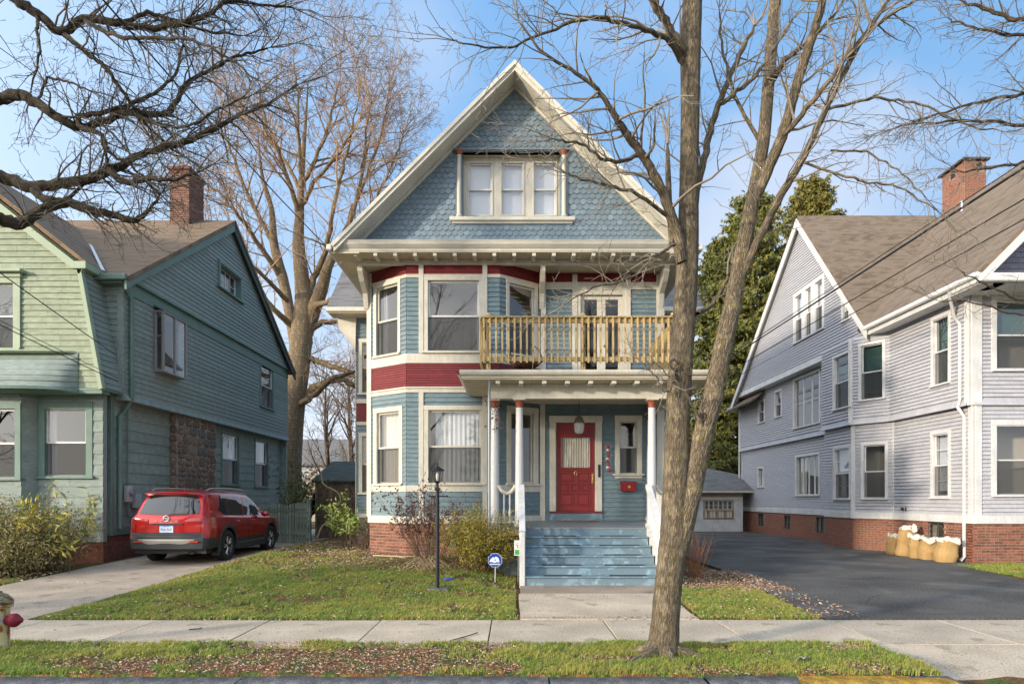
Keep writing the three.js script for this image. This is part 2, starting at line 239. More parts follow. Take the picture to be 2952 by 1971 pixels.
// ------------------------------------------------------------------ the setting: ground, road, kerb, pavements
{
  const xs = [], ds = [];
  for (let x = -260; x < -24; x += 20) xs.push(x); for (let x = -24; x <= 24; x += 0.3) xs.push(x); for (let x = 30; x <= 260; x += 20) xs.push(x);
  for (let d = -120; d < -12; d += 12) ds.push(d); for (let d = -12; d < 5.4; d += 1.5) ds.push(d);
  ds.push(5.68, 5.705, 5.9, 5.99); for (let d = 6.1; d < 30; d += 0.3) ds.push(d); for (let d = 31; d < 60; d += 4) ds.push(d); for (let d = 64; d <= 420; d += 30) ds.push(d);
  const hAt = (x, d) => {
    if (d < -5) return -0.02 + 0 * x;
    if (d < 5.69) return -0.17;
    if (d > 7.25 && d < 8.85) return -0.05;
    if (d < 5.95) return -0.17;
    if (d <= 7.25) return 0.0 + 0.025 * fbm(x * 1.3, d * 1.3, 2.2, 3) + (x > 3.9 && x < 11.2 ? -0.10 : 0) + 0.012;
    const onDrive = (x > -9.5 && x < -6.45) || (x > 4.1 && x < 11.8 && d > 8.7) || (x > -0.1 && x < 2.7 && d < 12.2);
    return gy(x, d) - (onDrive ? 0.05 : 0) + (onDrive ? 0 : 0.03 * fbm(x * 0.9, d * 0.9, 5.1, 3));
  };
  const rows = ds.map((d) => xs.map((x) => V(x, hAt(x, d), -d)));
  structure('ground', new Geo().grid(rows, false), M.soil);
  // road and the far kerb
  structure('road', new Geo().box(-160, 160, -0.16, -0.146, -5.7, 5.5), M.road);
  const slab = (g, x0, x1, d0, d1, y = 0, t = 0.12) => g.cbox(x0, x1, y - t, y, -d1, -d0, 0.004);
  // sidewalk: slabs with open joints
  const sw = structure('sidewalk', slab(new Geo(), -60, -17.05, 7.3, 8.75), M.concrete);
  setSeed(5);
  const slabMats = shades([0.68, 0.57, 0.445], 0.04, (c) => std(c, { map: T.concrete, bumpMap: T.fineB, bumpScale: 0.0025, roughness: 0.9 }));
  for (let k = -9; k < 10; k++) { const x0 = -3.29 + k * 1.5; const m = mesh('concrete_slab', slab(new Geo(), x0 + 0.008, x0 + 1.492, 7.3 + rr(-0.01, 0.01), 8.75 + rr(-0.012, 0.012), rr(-0.004, 0.004)), slabMats[(k * 7 + 70) % 3], sw); m.userData.kind = undefined; delete m.userData.kind; }
  // granite kerb, each stone its own
  const kb = structure('kerb', new Geo().cbox(-60, -12.2, -0.3, 0.0, -5.95, -5.72, 0.012), M.granite);
  const kx = [-12.2, -9.4, -5.6, -2.48, 0.32, 1.74, 4.0];
  for (let k = 0; k < kx.length - 1; k++) {
    const g = new Geo(), n = Math.max(4, Math.round((kx[k + 1] - kx[k]) / 0.12)), rows = [];
    const prof = [[-5.725, -0.3], [-5.72, -0.02], [-5.735, -0.004], [-5.94, 0.006], [-5.95, -0.1]];
    for (const [z, y] of prof) { const r = []; for (let i = 0; i <= n; i++) { const x = lerp(kx[k] + 0.008, kx[k + 1] - 0.008, i / n); r.push(V(x, y + 0.014 * fbm(x * 3, z * 9, k, 3) + (k % 2) * 0.006, z + 0.016 * fbm(x * 3.3, y * 9, k + 5, 3))); } rows.push(r); }
    g.grid(rows, false, (q) => [q.x, q.z + q.y]); mesh('kerb_stone', g, M.granite, kb);
  }
  mesh('lowered_kerb_stone', new Geo().cbox(4.02, 11.0, -0.3, -0.115, -5.95, -5.72, 0.012), M.granite, kb);
  mesh('yellow_paint', (() => { const g = new Geo(), rows = []; for (const [z, y] of [[-5.716, -0.12], [-5.712, -0.012], [-5.738, 0.003], [-5.945, 0.012]]) { const r = []; for (let i = 0; i <= 14; i++) { const x = lerp(2.55 + (z < -5.8 ? 0.06 : 0), 3.95, i / 14); r.push(V(x, y + 0.006 + 0.014 * fbm(x * 3, z * 9, 4, 3), z + 0.006 + 0.016 * fbm(x * 3.3, y * 9, 9, 3))); } rows.push(r); } return g.grid(rows); })(), std([0.62, 0.38, 0.04], { map: T.stone, roughness: 0.8 }), kb);
  structure('kerb', new Geo().cbox(-60, 60, -0.3, -0.02, 5.5, 5.75, 0.012), M.granite);
  // sheets that follow the ground
  const sheet = (name, x0, x1, d0, d1, mat, lift, nx, nd, yf) => {
    const rows = []; for (let j = 0; j <= nd; j++) { const d = lerp(d0, d1, j / nd), r = [], a = typeof x0 === 'function' ? x0(d) : x0, b = typeof x1 === 'function' ? x1(d) : x1; for (let i = 0; i <= nx; i++) { const x = lerp(a, b, i / nx); r.push(V(x, (yf ?? gy)(x, d) + lift, -d)); } rows.push(r); }
    const g = new Geo().grid(rows); const edge = (r) => { for (let i = 0; i < r.length - 1; i++) g.quad(r[i].clone().setY(r[i].y - 0.08), r[i + 1].clone().setY(r[i + 1].y - 0.08), r[i + 1], r[i]); };
    edge(rows[0]); edge(rows.map((r) => r[0]).reverse()); edge(rows.map((r) => r[nx])); return structure(name, g, mat);
  };
  const flat = (x, d) => lerp(0.2 * ss(8.75, 18, d), 0, 0);
  sheet('concrete_driveway', (d) => -9.3 + 0.05 * fbm(d * 1.1, 1, 1, 2), (d) => -6.58 + 0.05 * fbm(d * 1.3, 3, 1, 2) - 0.5 * ss(9.6, 8.7, d) * 0, 8.77, 30, M.drive, 0.012, 10, 40, flat);
  sheet('asphalt_driveway', (d) => 4.25 + 0.55 * ss(8.8, 15.5, d) + 0.06 * fbm(d * 1.3, 9, 1, 3) + (d > 27 ? (d - 27) * 0.4 : 0), (d) => (d < 16 ? 9.2 + 1.35 * ss(8.8, 15.2, d) + 0.9 * ss(15.0, 16, d) : 11.9), 8.77, 31.6, M.asphalt, 0.014, 16, 60, (x, d) => 0.012 * fbm(x * 0.5, d * 0.5, 3, 2));
  sheet('driveway_apron', 4.02, 11.0, 5.96, 7.285, M.concrete, 0, 6, 6, (x, d) => lerp(-0.105, -0.004, (d - 5.96) / 1.325));
  const walkY = (x, d) => 0.012 + 0.075 * ss(8.8, 11, d);
  sheet('front_walk', (d) => 0.09 + 0.03 * fbm(d * 2, 4, 1, 2), (d) => 2.52 + 0.03 * fbm(d * 2, 6, 1, 2), 8.77, 10.62, M.concrete, 0, 10, 10, walkY);
  sheet('front_walk', 0.12, 2.6, 10.632, 11.9, std([0.42, 0.335, 0.27], { map: T.concrete, bumpMap: T.fineB, bumpScale: 0.003, roughness: 0.9 }), 0, 10, 8, walkY);
  // cracks in the asphalt and hairline cracks in two slabs
  setSeed(66); const ad = scene.children.find((o) => o.name === 'asphalt_driveway');
  for (const [x, d, a, n] of [[9.2, 11.2, 2.6, 16], [6.2, 13.5, 0.2, 14], [7.6, 17.5, 2.9, 14], [8.8, 9.6, 0.5, 10], [5.6, 10.2, 1.2, 9]]) { let px = x, pd = d, an = a; const pts = []; for (let i = 0; i < n; i++) { pts.push(V(px, 0.0145 + 0.012 * fbm(px * 0.5, pd * 0.5, 3, 2), -pd)); an += rr(-0.5, 0.5); px += Math.cos(an) * 0.13; pd += Math.sin(an) * 0.13; } mesh('crack', new Geo().tube(pts, pts.map(() => rr(0.003, 0.007)), 4), std([0.05, 0.047, 0.044], { roughness: 1 }), ad); }
}
// ------------------------------------------------------------------ walls, cladding, windows
// a wall's own axes: s along the wall (left to right seen from outside), t up, n outward
const frame = (p0, p1) => {                              // p = [x, d]
  const S = V(p1[0] - p0[0], 0, -(p1[1] - p0[1])), L = S.length(); S.normalize();
  const N = V().crossVectors(S, V(0, 1, 0)); const m = new THREE.Matrix4().makeBasis(S, V(0, 1, 0), N).setPosition(p0[0], 0, -p0[1]);
  return { m, L, S, N, p0 };
};
const setFrame = (o, f) => { f.m.decompose(o.position, o.quaternion, o.scale); return o; };
const pile = new Map();                                 // pieces per thing and name; the 300 that show largest become parts, the rest one part
const camP = V(0, 1.65, 0);
function piece(thingObj, name, geo, mat, parent, area) {
  const k = thingObj.uuid + name; if (!pile.has(k)) pile.set(k, { thingObj, name, list: [] });
  pile.get(k).list.push({ geo, mat, parent, area });
}
function flushPieces() {
  scene.updateMatrixWorld(true);
  for (const { thingObj, name, list } of pile.values()) {
    for (const q of list) {
      q.geo.computeBoundingSphere(); const c = q.geo.boundingSphere.center.clone().applyMatrix4(q.parent.matrixWorld), d = -c.z, u = CU + c.x / d * FP, v = CV - (c.y - 1.65) / d * FP;
      q.size = (u < -30 || u > 2380 || v < -20 || v > 1590) ? 0 : q.area / (d * d);
    }
    list.sort((a, b) => b.size - a.size);
    list.slice(0, 300).forEach((q) => mesh(name, q.geo, q.mat, q.parent));
    const rest = list.slice(300); if (!rest.length) continue;
    const inv = thingObj.matrixWorld.clone().invert();
    const m = mesh(name + '_field', mergeGeometries(rest.map((q) => q.geo.clone().applyMatrix4(q.parent.matrixWorld.clone().premultiply(inv)))), rest[0].mat, thingObj); m.userData.kind = 'stuff';
  }
}
// one wall sheet with window openings and thickness
function wall(house, name, f, poly, holes, mat, thick = 0.14) {
  const sh = new THREE.Shape(poly.map(([s, t]) => new THREE.Vector2(s, t)));
  for (const [a, b, c, d] of holes ?? []) { const h = new THREE.Path(); h.moveTo(a, c); h.lineTo(a, d); h.lineTo(b, d); h.lineTo(b, c); h.closePath(); sh.holes.push(h); }
  const g = new THREE.ExtrudeGeometry(sh, { depth: thick, bevelEnabled: false, steps: 1 }); g.translate(0, 0, -thick);
  return setFrame(mesh(name, g, mat, house), f);
}
// overlapping boards: each one a wedge, thick at its lower edge
function boards(house, w, { t0, t1, pitch, left, right, holes = [], mats, name = 'clapboard', len = 1e9, p0 = 0.027, p1 = 0.005, jit = 0, fan }) {
  const L = typeof left === 'function' ? left : () => left, R = typeof right === 'function' ? right : () => right, n = Math.max(1, Math.round((t1 - t0) / pitch)), h = (t1 - t0) / n;
  for (let k = 0; k < n; k++) {
    const a = t0 + k * h, b = a + h, m = (a + b) / 2; let iv = [[L(m), R(m), true, true]];
    for (const [s0, s1, u0, u1] of holes) if (m > u0 && m < u1) iv = iv.flatMap(([x, y, e, g]) => { const o = []; if (s0 > x) o.push([x, Math.min(y, s0), e, s0 >= y ? g : false]); if (s1 < y) o.push([Math.max(x, s1), y, s1 <= x ? e : false, g]); return (s1 <= x || s0 >= y) ? [[x, y, e, g]] : o; });
    for (const [x, y, e, g] of iv) {
      if (y - x < 0.012) continue;
      const cuts = [x]; if (len < 50) { let c = x + len * rr(0.3, 1); while (c < y - len * 0.3) { cuts.push(c); c += len * rr(0.65, 1.4); } } else if (y - x > len) cuts.push(lerp(x, y, rr(0.3, 0.7))); cuts.push(y);
      for (let q = 0; q < cuts.length - 1; q++) {
        const gap = cuts.length > 2 ? 0.002 : 0, first = q === 0 && e, last = q === cuts.length - 2 && g;
        const xa = first ? L(a) : cuts[q] + gap, xb = first ? L(b) : cuts[q] + gap, ya = last ? R(a) : cuts[q + 1] - gap, yb = last ? R(b) : cuts[q + 1] - gap;
        if (ya - xa < 0.008 && yb - xb < 0.008) continue;
        const j = jit ? rr(-jit, jit) : 0, z0 = p0 + (jit ? rr(-0.003, 0.003) : 0), G = new Geo(), A = V(xa, a + j, z0), B = V(Math.max(xa, ya), a + j, z0), Cc = V(Math.max(xb, yb), b + 0.006, p1), D = V(xb, b + 0.006, p1);
        G.quad(A, B, Cc, D, xa + k * 0.37, a).quad(V(xa, a + j, 0), V(B.x, a + j, 0), B, A, xa, a).quad(V(xa, a + j, 0), A, D, V(xb, b + 0.006, 0)).quad(B, V(B.x, a + j, 0), V(Cc.x, b + 0.006, 0), Cc);
        piece(house, name, G.geo(), pick(mats), w, (y - x) / (cuts.length - 1) * h);
      }
    }
  }
}
// window in a wall's axes; rect = the opening (sash and glass). Parts: casing (the window itself), sash, pane, sill, curtain, room
function win(house, f, [s0, s1, t0, t1], o = {}) {
  const { trim = M.cream, sashMat = trim, cw = 0.11, head = cw, proud = 0.034, sill = true, kind = 'double', curtain, glass = M.glass, room = true, apron = 0.0, name = 'window', sashW = 0.045, meet = 0.5, lite = 1, ear = 0.03 } = o;
  const g = new Geo(), B = (G, a, b, c, d, e, h) => G.cbox(a, b, c, d, e, h, 0.004);
  B(g, s0 - cw, s0 + 0.004, t0, t1, -0.02, proud); B(g, s1 - 0.004, s1 + cw, t0, t1, -0.02, proud); B(g, s0 - cw - 0.004, s1 + cw + 0.004, t1 - 0.004, t1 + head, -0.02, proud + 0.006);
  if (!sill) B(g, s0 - cw, s1 + cw, t0 - cw, t0 + 0.004, -0.02, proud);
  const w = setFrame(mesh(name, g, trim, house), f);
  if (sill) { const q = new Geo(); B(q, s0 - cw - ear, s1 + cw + ear, t0 - 0.045, t0 + 0.005, -0.08, proud + 0.05); if (apron) B(q, s0 - cw, s1 + cw, t0 - 0.045 - apron, t0 - 0.045, -0.02, proud - 0.006); mesh('sill', q, trim, w); }
  const rects = []; const mid = lerp(t0, t1, meet);
  if (kind === 'double') { rects.push([s0, s1, mid - 0.018, t1, -0.045], [s0, s1, t0, mid + 0.018, -0.085]); } else if (kind === 'cols') { for (let k = 0; k < lite; k++) rects.push([lerp(s0, s1, k / lite), lerp(s0, s1, (k + 1) / lite), t0, t1, -0.06]); } else rects.push([s0, s1, t0, t1, -0.06]);
  for (const [a, b, c, d, n] of rects) {
    const q = new Geo(), k = sashW; B(q, a, a + k, c, d, n - 0.02, n + 0.02); B(q, b - k, b, c, d, n - 0.02, n + 0.02); B(q, a + k, b - k, d - k, d, n - 0.02, n + 0.019); B(q, a + k, b - k, c, c + k, n - 0.02, n + 0.019);
    if (o.muntins) for (let i = 1; i < o.muntins; i++) { const x = lerp(a + k, b - k, i / o.muntins); B(q, x - 0.012, x + 0.012, c + k, d - k, n - 0.012, n + 0.012); }
    if (o.bars) for (let i = 1; i < o.bars; i++) { const y = lerp(c + k, d - k, i / o.bars); B(q, a + k, b - k, y - 0.012, y + 0.012, n - 0.011, n + 0.011); }
    mesh('sash', q, sashMat, w);
    const tl = rr(-0.003, 0.003), tm = rr(-0.003, 0.003);
    mesh('pane', new Geo().quad(V(a + k - 0.004, c + k - 0.004, n + tl), V(b - k + 0.004, c + k - 0.004, n - tl), V(b - k + 0.004, d - k + 0.004, n + tm), V(a + k - 0.004, d - k + 0.004, n + tl + tm)), glass, w);
  }
  if (kind === 'double' && o.screen !== false) mesh('insect_screen', new Geo().quad(V(s0 + 0.01, t0 + 0.02, -0.028), V(s1 - 0.01, t0 + 0.02, -0.028), V(s1 - 0.01, mid, -0.028), V(s0 + 0.01, mid, -0.028)), M.screen, w);
  if (room) { // the room behind: plastered walls that widen inward to the room's own width
    const q = new Geo(), [fl, fr] = o.flare ?? [0.2, 0.2], z = -0.142, e = o.deep ?? -4.2, k = e > -1 ? 0 : 1, A = [V(s0 - 0.06, t0 - 0.06, z), V(s1 + 0.06, t0 - 0.06, z), V(s1 + 0.06, t1 + 0.06, z), V(s0 - 0.06, t1 + 0.06, z)], Bk = [V(s0 - 0.06 - fl, t0 - 0.06 - 0.7 * k, e), V(s1 + 0.06 + fr, t0 - 0.06 - 0.7 * k, e), V(s1 + 0.06 + fr, t1 + 0.06 + 0.3 * k, e), V(s0 - 0.06 - fl, t1 + 0.06 + 0.3 * k, e)];
    q.quad(...Bk); for (let i = 0; i < 4; i++) { const n = (i + 1) % 4; q.quad(A[n], A[i], Bk[i], Bk[n]); } mesh('room_interior', q, o.roomMat ?? M.room, w);
  }
  const drape = (a, b, c, d, folds, amp, mat, z = -0.18) => { const rows = []; const n = Math.max(8, folds * 6); for (const t of [c, lerp(c, d, 0.35), lerp(c, d, 0.7), d]) { const r = []; for (let i = 0; i <= n; i++) { const x = lerp(a, b, i / n); r.push(V(x + 0.3 * amp * Math.sin(i * 0.9 + t * 2), t, z + amp * Math.sin(i / n * folds * 6.283 + Math.sin(t * 1.7) * 0.5) * (1 + 0.4 * Math.sin(i * 0.37)))); } rows.push(r); } mesh('curtain', new Geo().grid(rows), mat, w); };
  if (curtain === 'sheer') drape(s0 + (o.cl ?? 0), s1 - (o.cr ?? 0), t0, t1, Math.round((s1 - s0) / 0.12), 0.013, o.curtainMat ?? M.sheer);
  if (curtain === 'side') { drape(s0, lerp(s0, s1, o.cfrac ?? 0.25), t0, t1, 3, 0.03, o.curtainMat ?? M.linen); if (o.both) drape(lerp(s0, s1, 0.75), s1, t0, t1, 3, 0.03, o.curtainMat ?? M.linen); }
  if (curtain === 'shade') mesh('roller_shade', new Geo().box(s0, s1, lerp(t0, t1, o.shade ?? 0.0), t1, -0.165, -0.16), o.curtainMat ?? M.shadeGreen, w);
  return w;
}
// brick face in a wall's axes
function bricks(house, w, s0, s1, t0, t1, mats, holes = [], tf) {
  const bl = 0.205, bh = 0.0575, j = 0.011, n = Math.floor((t1 - t0) / (bh + j)), h = (t1 - t0) / n;
  for (let k = 0; k < n; k++) {
    let s = s0 - (k % 2) * (bl + j) / 2; const a = t0 + k * h, b = a + h - j;
    while (s < s1 - 0.01) {
      const x0 = Math.max(s, s0), x1 = Math.min(s + bl, s1); s += bl + j; if (x1 - x0 < 0.02) continue; const xm = (x0 + x1) / 2;
      if (holes.some(([p, q, u, v]) => xm > p && xm < q && b > u && a < v)) continue;
      const z = rr(0.006, 0.012), G = new Geo(), c = 0.005, A = [V(x0 + c, a + c, z), V(x1 - c, a + c, z), V(x1 - c, b - c, z), V(x0 + c, b - c, z)], Bk = [V(x0, a, 0), V(x1, a, 0), V(x1, b, 0), V(x0, b, 0)];
      G.quad(...A, rr(0, 3), rr(0, 3)); for (let i = 0; i < 4; i++) { const q = (i + 1) % 4; G.quad(Bk[i], Bk[q], A[q], A[i]); }
      piece(house, 'brick', G.geo(), pick(mats), w, (x1 - x0) * bh);
    }
  }
}
const rectPoly = (L, a, b) => [[0, a], [L, a], [L, b], [0, b]];
const slabRoof = (pts, th) => { const n = V().crossVectors(V().subVectors(pts[1], pts[0]), V().subVectors(pts[pts.length - 1], pts[0])).normalize(); return new Geo().prism(pts, n.multiplyScalar(-th)); };
// ------------------------------------------------------------------ the blue house with the red bands
const main = thing('victorian_house', 'blue clapboard house with cream trim, red bands and scalloped shingle gable', 'house');
setSeed(11);
{
  const H = main, FB = 0.30, W0 = 1.09;                           // ground at the wall, top of the brick
  const XL = -3.40, XR = 3.52, DW = 15.3, DF = 14.6;
  // foundation
  const foot = [[[XL, 15.3], [-2.41, DF]], [[-2.41, DF], [-0.31, DF]], [[-0.31, DF], [0.65, 15.3]]];
  foot.forEach(([a, b], i) => { const f = frame(a, b), w = wall(H, 'foundation', f, rectPoly(f.L, 0.0, W0), [], M.mortar, 0.2); bricks(H, w, 0, f.L, 0.2, W0 - 0.005, M.brick, i === 1 ? [[0.9, 1.3, 0.55, 0.95]] : []); });
  { const f = frame([XL, 27], [XL, 15.3]); setFrame(wall(H, 'foundation', f, rectPoly(f.L, 0, W0), [], M.mortar, 0.2), f); const f2 = frame([XR, 15.3], [XR, 27]); wall(H, 'foundation', f2, rectPoly(f2.L, 0, W0), [], M.mortar, 0.2); }
  // levels measured on the front facet of the bay (distance DF)
  const yv = (v) => Y(v, DF);
  const L1 = { sk: W0, wt0: yv(1108), wt1: yv(940), red0: yv(889), red1: yv(833), band: yv(900) };
  const w2b = yv(806), w2t = yv(643), r2a = yv(629), r2b = 6.93;
  const facets = [frame([XL, DW], [-2.41, DF]), frame([-2.41, DF], [-0.31, DF]), frame([-0.31, DF], [0.65, DW])];
  const B = (f, name, s0, s1, t0, t1, n0, n1, mat = M.cream, c = 0.005) => setFrame(mesh(name, new Geo().cbox(s0, s1, t0, t1, n0, n1, c), mat, H), f);
  const sOf = (u, d = DF) => X(u, d) + 2.41;                      // s on the front facet
  const hole1 = [sOf(982), sOf(1103), L1.wt0, L1.wt1], hole2 = [sOf(981), sOf(1099), w2b, w2t];
  const side = facets[0].L, lh1 = [0.26, side - 0.22, L1.wt0, L1.wt1 + 0.0], lh2 = [0.24, side - 0.26, w2b, w2t];
  const rh1 = [0.30, side - 0.24, L1.wt0 + 0.0, L1.wt1], rh2 = [0.25, side - 0.22, w2b, w2t];
  const holesOf = [[lh1, lh2], [hole1, hole2], [rh1, rh2]];
  facets.forEach((f, i) => {
    const [h1, h2] = holesOf[i], w = wall(H, 'bay_wall', f, rectPoly(f.L, W0, r2b + 0.1), [h1, h2], M.blue[1]);
    const e0 = 0.0, e1 = f.L;
    const pad = (h, k = 0.03) => [h[0] - k, h[1] + k, h[2] - 0.1, h[3] + 0.1];
    // water table, storey bands, head band
    B(f, 'water_table', -0.02, f.L + 0.02, W0 - 0.02, W0 + 0.15, -0.02, 0.05); B(f, 'sill_band', 0, f.L, L1.wt0 - 0.19, L1.wt0 - 0.045, 0, 0.032);
    B(f, 'storey_band', -0.01, f.L + 0.01, L1.red0 - 0.11, L1.red0, 0, 0.036); B(f, 'storey_moulding', -0.02, f.L + 0.02, L1.red0 - 0.02, L1.red0 + 0.02, 0.036, 0.06); B(f, 'storey_band', -0.01, f.L + 0.01, L1.red1, w2b - 0.05, 0, 0.034); B(f, 'head_band', -0.01, f.L + 0.01, w2t + 0.06, r2a, 0, 0.032);
    boards(H, w, { t0: W0 + 0.15, t1: L1.wt0 - 0.19, pitch: 0.107, left: e0, right: e1, mats: M.blue });
    boards(H, w, { t0: L1.wt0 - 0.045, t1: L1.red0 - 0.11, pitch: 0.107, left: e0, right: e1, holes: [pad(h1)], mats: M.blue });
    boards(H, w, { t0: L1.red0, t1: L1.red1, pitch: 0.058, left: e0, right: e1, mats: M.red, name: 'red_clapboard', p0: 0.026 });
    boards(H, w, { t0: w2b - 0.05, t1: w2t + 0.06, pitch: 0.107, left: e0, right: e1, holes: [pad(h2)], mats: M.blue });
    boards(H, w, { t0: r2a, t1: r2b + 0.1, pitch: 0.058, left: e0, right: e1, mats: M.red, name: 'red_clapboard', p0: 0.026 });
  });
  // posts that frame the big windows
  const f1 = facets[1];
  for (const s of [sOf(966), sOf(1112)]) { B(f1, 'corner_post', s - 0.055, s + 0.055, W0 + 0.15, L1.red0 - 0.11, 0.0, 0.042); B(f1, 'corner_post', s - 0.055, s + 0.055, w2b - 0.05, r2b, 0.0, 0.044); }
  // corner boards of the house
  { const f = facets[0]; B(f, 'corner_board', -0.06, 0.09, W0 + 0.12, r2b, -0.1, 0.046); }
  win(H, f1, hole1, { curtain: 'sheer', cl: 0.14, cw: 0.10, ear: 0.0, sashMat: M.cream, flare: [2, 2] });
  win(H, facets[0], lh1, { flare: [0, 1.6], curtain: 'sheer', cw: 0.11, ear: 0, curtainMat: M.linen });
  win(H, facets[2], rh1, { flare: [1, 1.5], curtain: 'none', cw: 0.12, kind: 'single', glass: M.glass });
  win(H, f1, hole2, { flare: [2, 2], cw: 0.085, ear: 0.05, sashMat: M.white });
  win(H, facets[0], lh2, { flare: [0, 1.6], cw: 0.085, ear: 0, curtain: 'side', curtainMat: std([0.3, 0.31, 0.33], { roughness: 1, side: THREE.DoubleSide }) });
  win(H, facets[2], rh2, { flare: [1, 1.5], cw: 0.085, ear: 0, sashMat: M.white });
  // door wall: ground floor and balcony floor
  const fd = frame([0.65, DW], [XR, DW]), sd = (u) => X(u, DW) - 0.65, yd = (v) => Y(v, DW);
  const dr = [sd(1274), sd(1366), yd(1172), yd(969)], w1 = [sd(1421), sd(1461), yd(1086), yd(965)], fr = [sd(1331), sd(1428), 4.52, yd(676)];
  const wD = wall(H, 'front_wall', fd, rectPoly(fd.L, W0, r2b + 0.1), [dr, w1, fr], M.blue[1]);
  boards(H, wD, { t0: 1.12, t1: 3.98, pitch: 0.107, left: 0, right: fd.L, holes: [[dr[0] - 0.05, dr[1] + 0.05, 0, dr[3] + 0.06], [w1[0] - 0.03, w1[1] + 0.03, w1[2] - 0.1, w1[3] + 0.1]], mats: M.blue });
  boards(H, wD, { t0: 4.5, t1: yd(655), pitch: 0.107, left: 0, right: fd.L, holes: [[fr[0] - 0.1, fr[1] + 0.1, 4, 8]], mats: M.blue });
  boards(H, wD, { t0: yd(648), t1: r2b + 0.1, pitch: 0.058, left: 0, right: fd.L, mats: M.red, name: 'red_clapboard', p0: 0.026 });
  B(fd, 'head_band', 0, fd.L, yd(665), yd(648), 0.02, 0.05); for (const u of [1318, 1440]) B(fd, 'corner_post', sd(u) - 0.06, sd(u) + 0.06, 4.5, r2b, 0.02, 0.052);
  B(fd, 'corner_post', 0.0, 0.12, 4.2, r2b, 0.0, 0.056); B(fd, 'corner_board', fd.L - 0.14, fd.L + 0.045, W0, r2b, -0.1, 0.06); B(fd, 'corner_post', -0.02, 0.1, 1.1, 3.98, 0, 0.05);
  win(H, fd, w1, { flare: [1.6, 0.3], cw: 0.115, head: 0.13, apron: 0.06, ear: 0.05, sashMat: M.cream, sashW: 0.04 });
  // french doors on the balcony
  { const mid = (fr[0] + fr[1]) / 2; const w = win(H, fd, fr, { flare: [1.5, 1], cw: 0.12, kind: 'cols', lite: 2, sashW: 0.10, sill: false, name: 'balcony_door', sashMat: M.cream, glass: M.oldGlass }); mesh('door_knob', new Geo().add(new THREE.SphereGeometry(0.03, 10, 8), new THREE.Matrix4().makeTranslation(mid + 0.06, 5.25, 0.0)), M.brass, w); }
  // front door
  {
    const g = new Geo(), [a, b, c, d] = dr, cw = 0.145; g.cbox(a - cw, a, c, d, -0.02, 0.06, 0.006).cbox(b, b + cw, c, d, -0.02, 0.06, 0.006).cbox(a - cw - 0.01, b + cw + 0.01, d, d + 0.16, -0.02, 0.066, 0.006).cbox(a - 0.02, a + 0.015, c, d, -0.1, 0.02, 0.004).cbox(b - 0.015, b + 0.02, c, d, -0.1, 0.02, 0.004);
    setFrame(mesh('door_casing', g, M.cream, H), fd);
    setFrame(mesh('threshold', new Geo().cbox(a - 0.15, b + 0.15, c - 0.035, c + 0.002, -0.1, 0.09, 0.006), M.door, H), fd);
    setFrame(mesh('door_step', new Geo().cbox(a - 0.16, b + 0.16, 1.02, c - 0.036, -0.05, 0.05, 0.006), M.step[0], H), fd);
    const D = new Geo(), z0 = -0.09, z1 = -0.035; a; const gw = [lerp(a, b, 0.13), lerp(a, b, 0.87), lerp(c, d, 0.49), lerp(c, d, 0.84)];
    D.cbox(a + 0.014, gw[0], c, d, z0, z1, 0.004).cbox(gw[1], b - 0.014, c, d, z0, z1, 0.004).cbox(gw[0], gw[1], gw[3], d, z0, z1 - 0.001, 0.004).cbox(gw[0], gw[1], c, gw[2], z0, z1 - 0.001, 0.004);
    const door = setFrame(mesh('front_door', D, M.door, H), fd); door.userData.label = 'red panelled front door with glazed upper light';
    const pw = b - a, ph = d - c; const panel = (x0, x1, y0, y1) => { const q = new Geo(), A = a + x0 * pw, Bx = a + x1 * pw, Cy = c + y0 * ph, Dy = c + y1 * ph; for (const r of [[A, Bx, Cy, Cy + 0.02], [A, Bx, Dy - 0.02, Dy], [A, A + 0.02, Cy + 0.02, Dy - 0.02], [Bx - 0.02, Bx, Cy + 0.02, Dy - 0.02]]) q.cbox(...r, z1 - 0.004, z1 + 0.016, 0.006); q.cbox(A + 0.045, Bx - 0.045, Cy + 0.04, Dy - 0.04, z1 - 0.004, z1 + 0.010, 0.008); mesh('door_panel', q, M.door, door); };
    panel(0.12, 0.44, 0.33, 0.44); panel(0.56, 0.88, 0.33, 0.44); panel(0.12, 0.34, 0.22, 0.31); panel(0.39, 0.61, 0.22, 0.31); panel(0.66, 0.88, 0.22, 0.31); panel(0.12, 0.46, 0.06, 0.20); panel(0.54, 0.88, 0.06, 0.20);
    { const q = new Geo(); for (const r of [[gw[0] - 0.02, gw[1] + 0.02, gw[2] - 0.02, gw[2] + 0.01], [gw[0] - 0.02, gw[1] + 0.02, gw[3] - 0.01, gw[3] + 0.02], [gw[0] - 0.02, gw[0] + 0.01, gw[2] + 0.01, gw[3] - 0.01], [gw[1] - 0.01, gw[1] + 0.02, gw[2] + 0.01, gw[3] - 0.01]]) q.cbox(...r, z1, z1 + 0.012, 0.003); q.cbox(a + 0.03, b - 0.03, gw[2] - 0.07, gw[2] - 0.04, z1, z1 + 0.02, 0.005); mesh('glazing_bead', q, M.door, door); }
    mesh('pane', new Geo().quad(V(gw[0], gw[2], -0.06), V(gw[1], gw[2], -0.06), V(gw[1], gw[3], -0.06), V(gw[0], gw[3], -0.06)), M.oldGlass, door);
    { const rows = [], n = 60; for (const t of [gw[2], lerp(gw[2], gw[3], 0.5), gw[3]]) { const r = []; for (let i = 0; i <= n; i++) r.push(V(lerp(gw[0], gw[1], i / n), t, -0.10 + 0.012 * Math.sin(i * 1.25 + Math.sin(t * 3)))); rows.push(r); } mesh('curtain', new Geo().grid(rows), M.linen, door); }
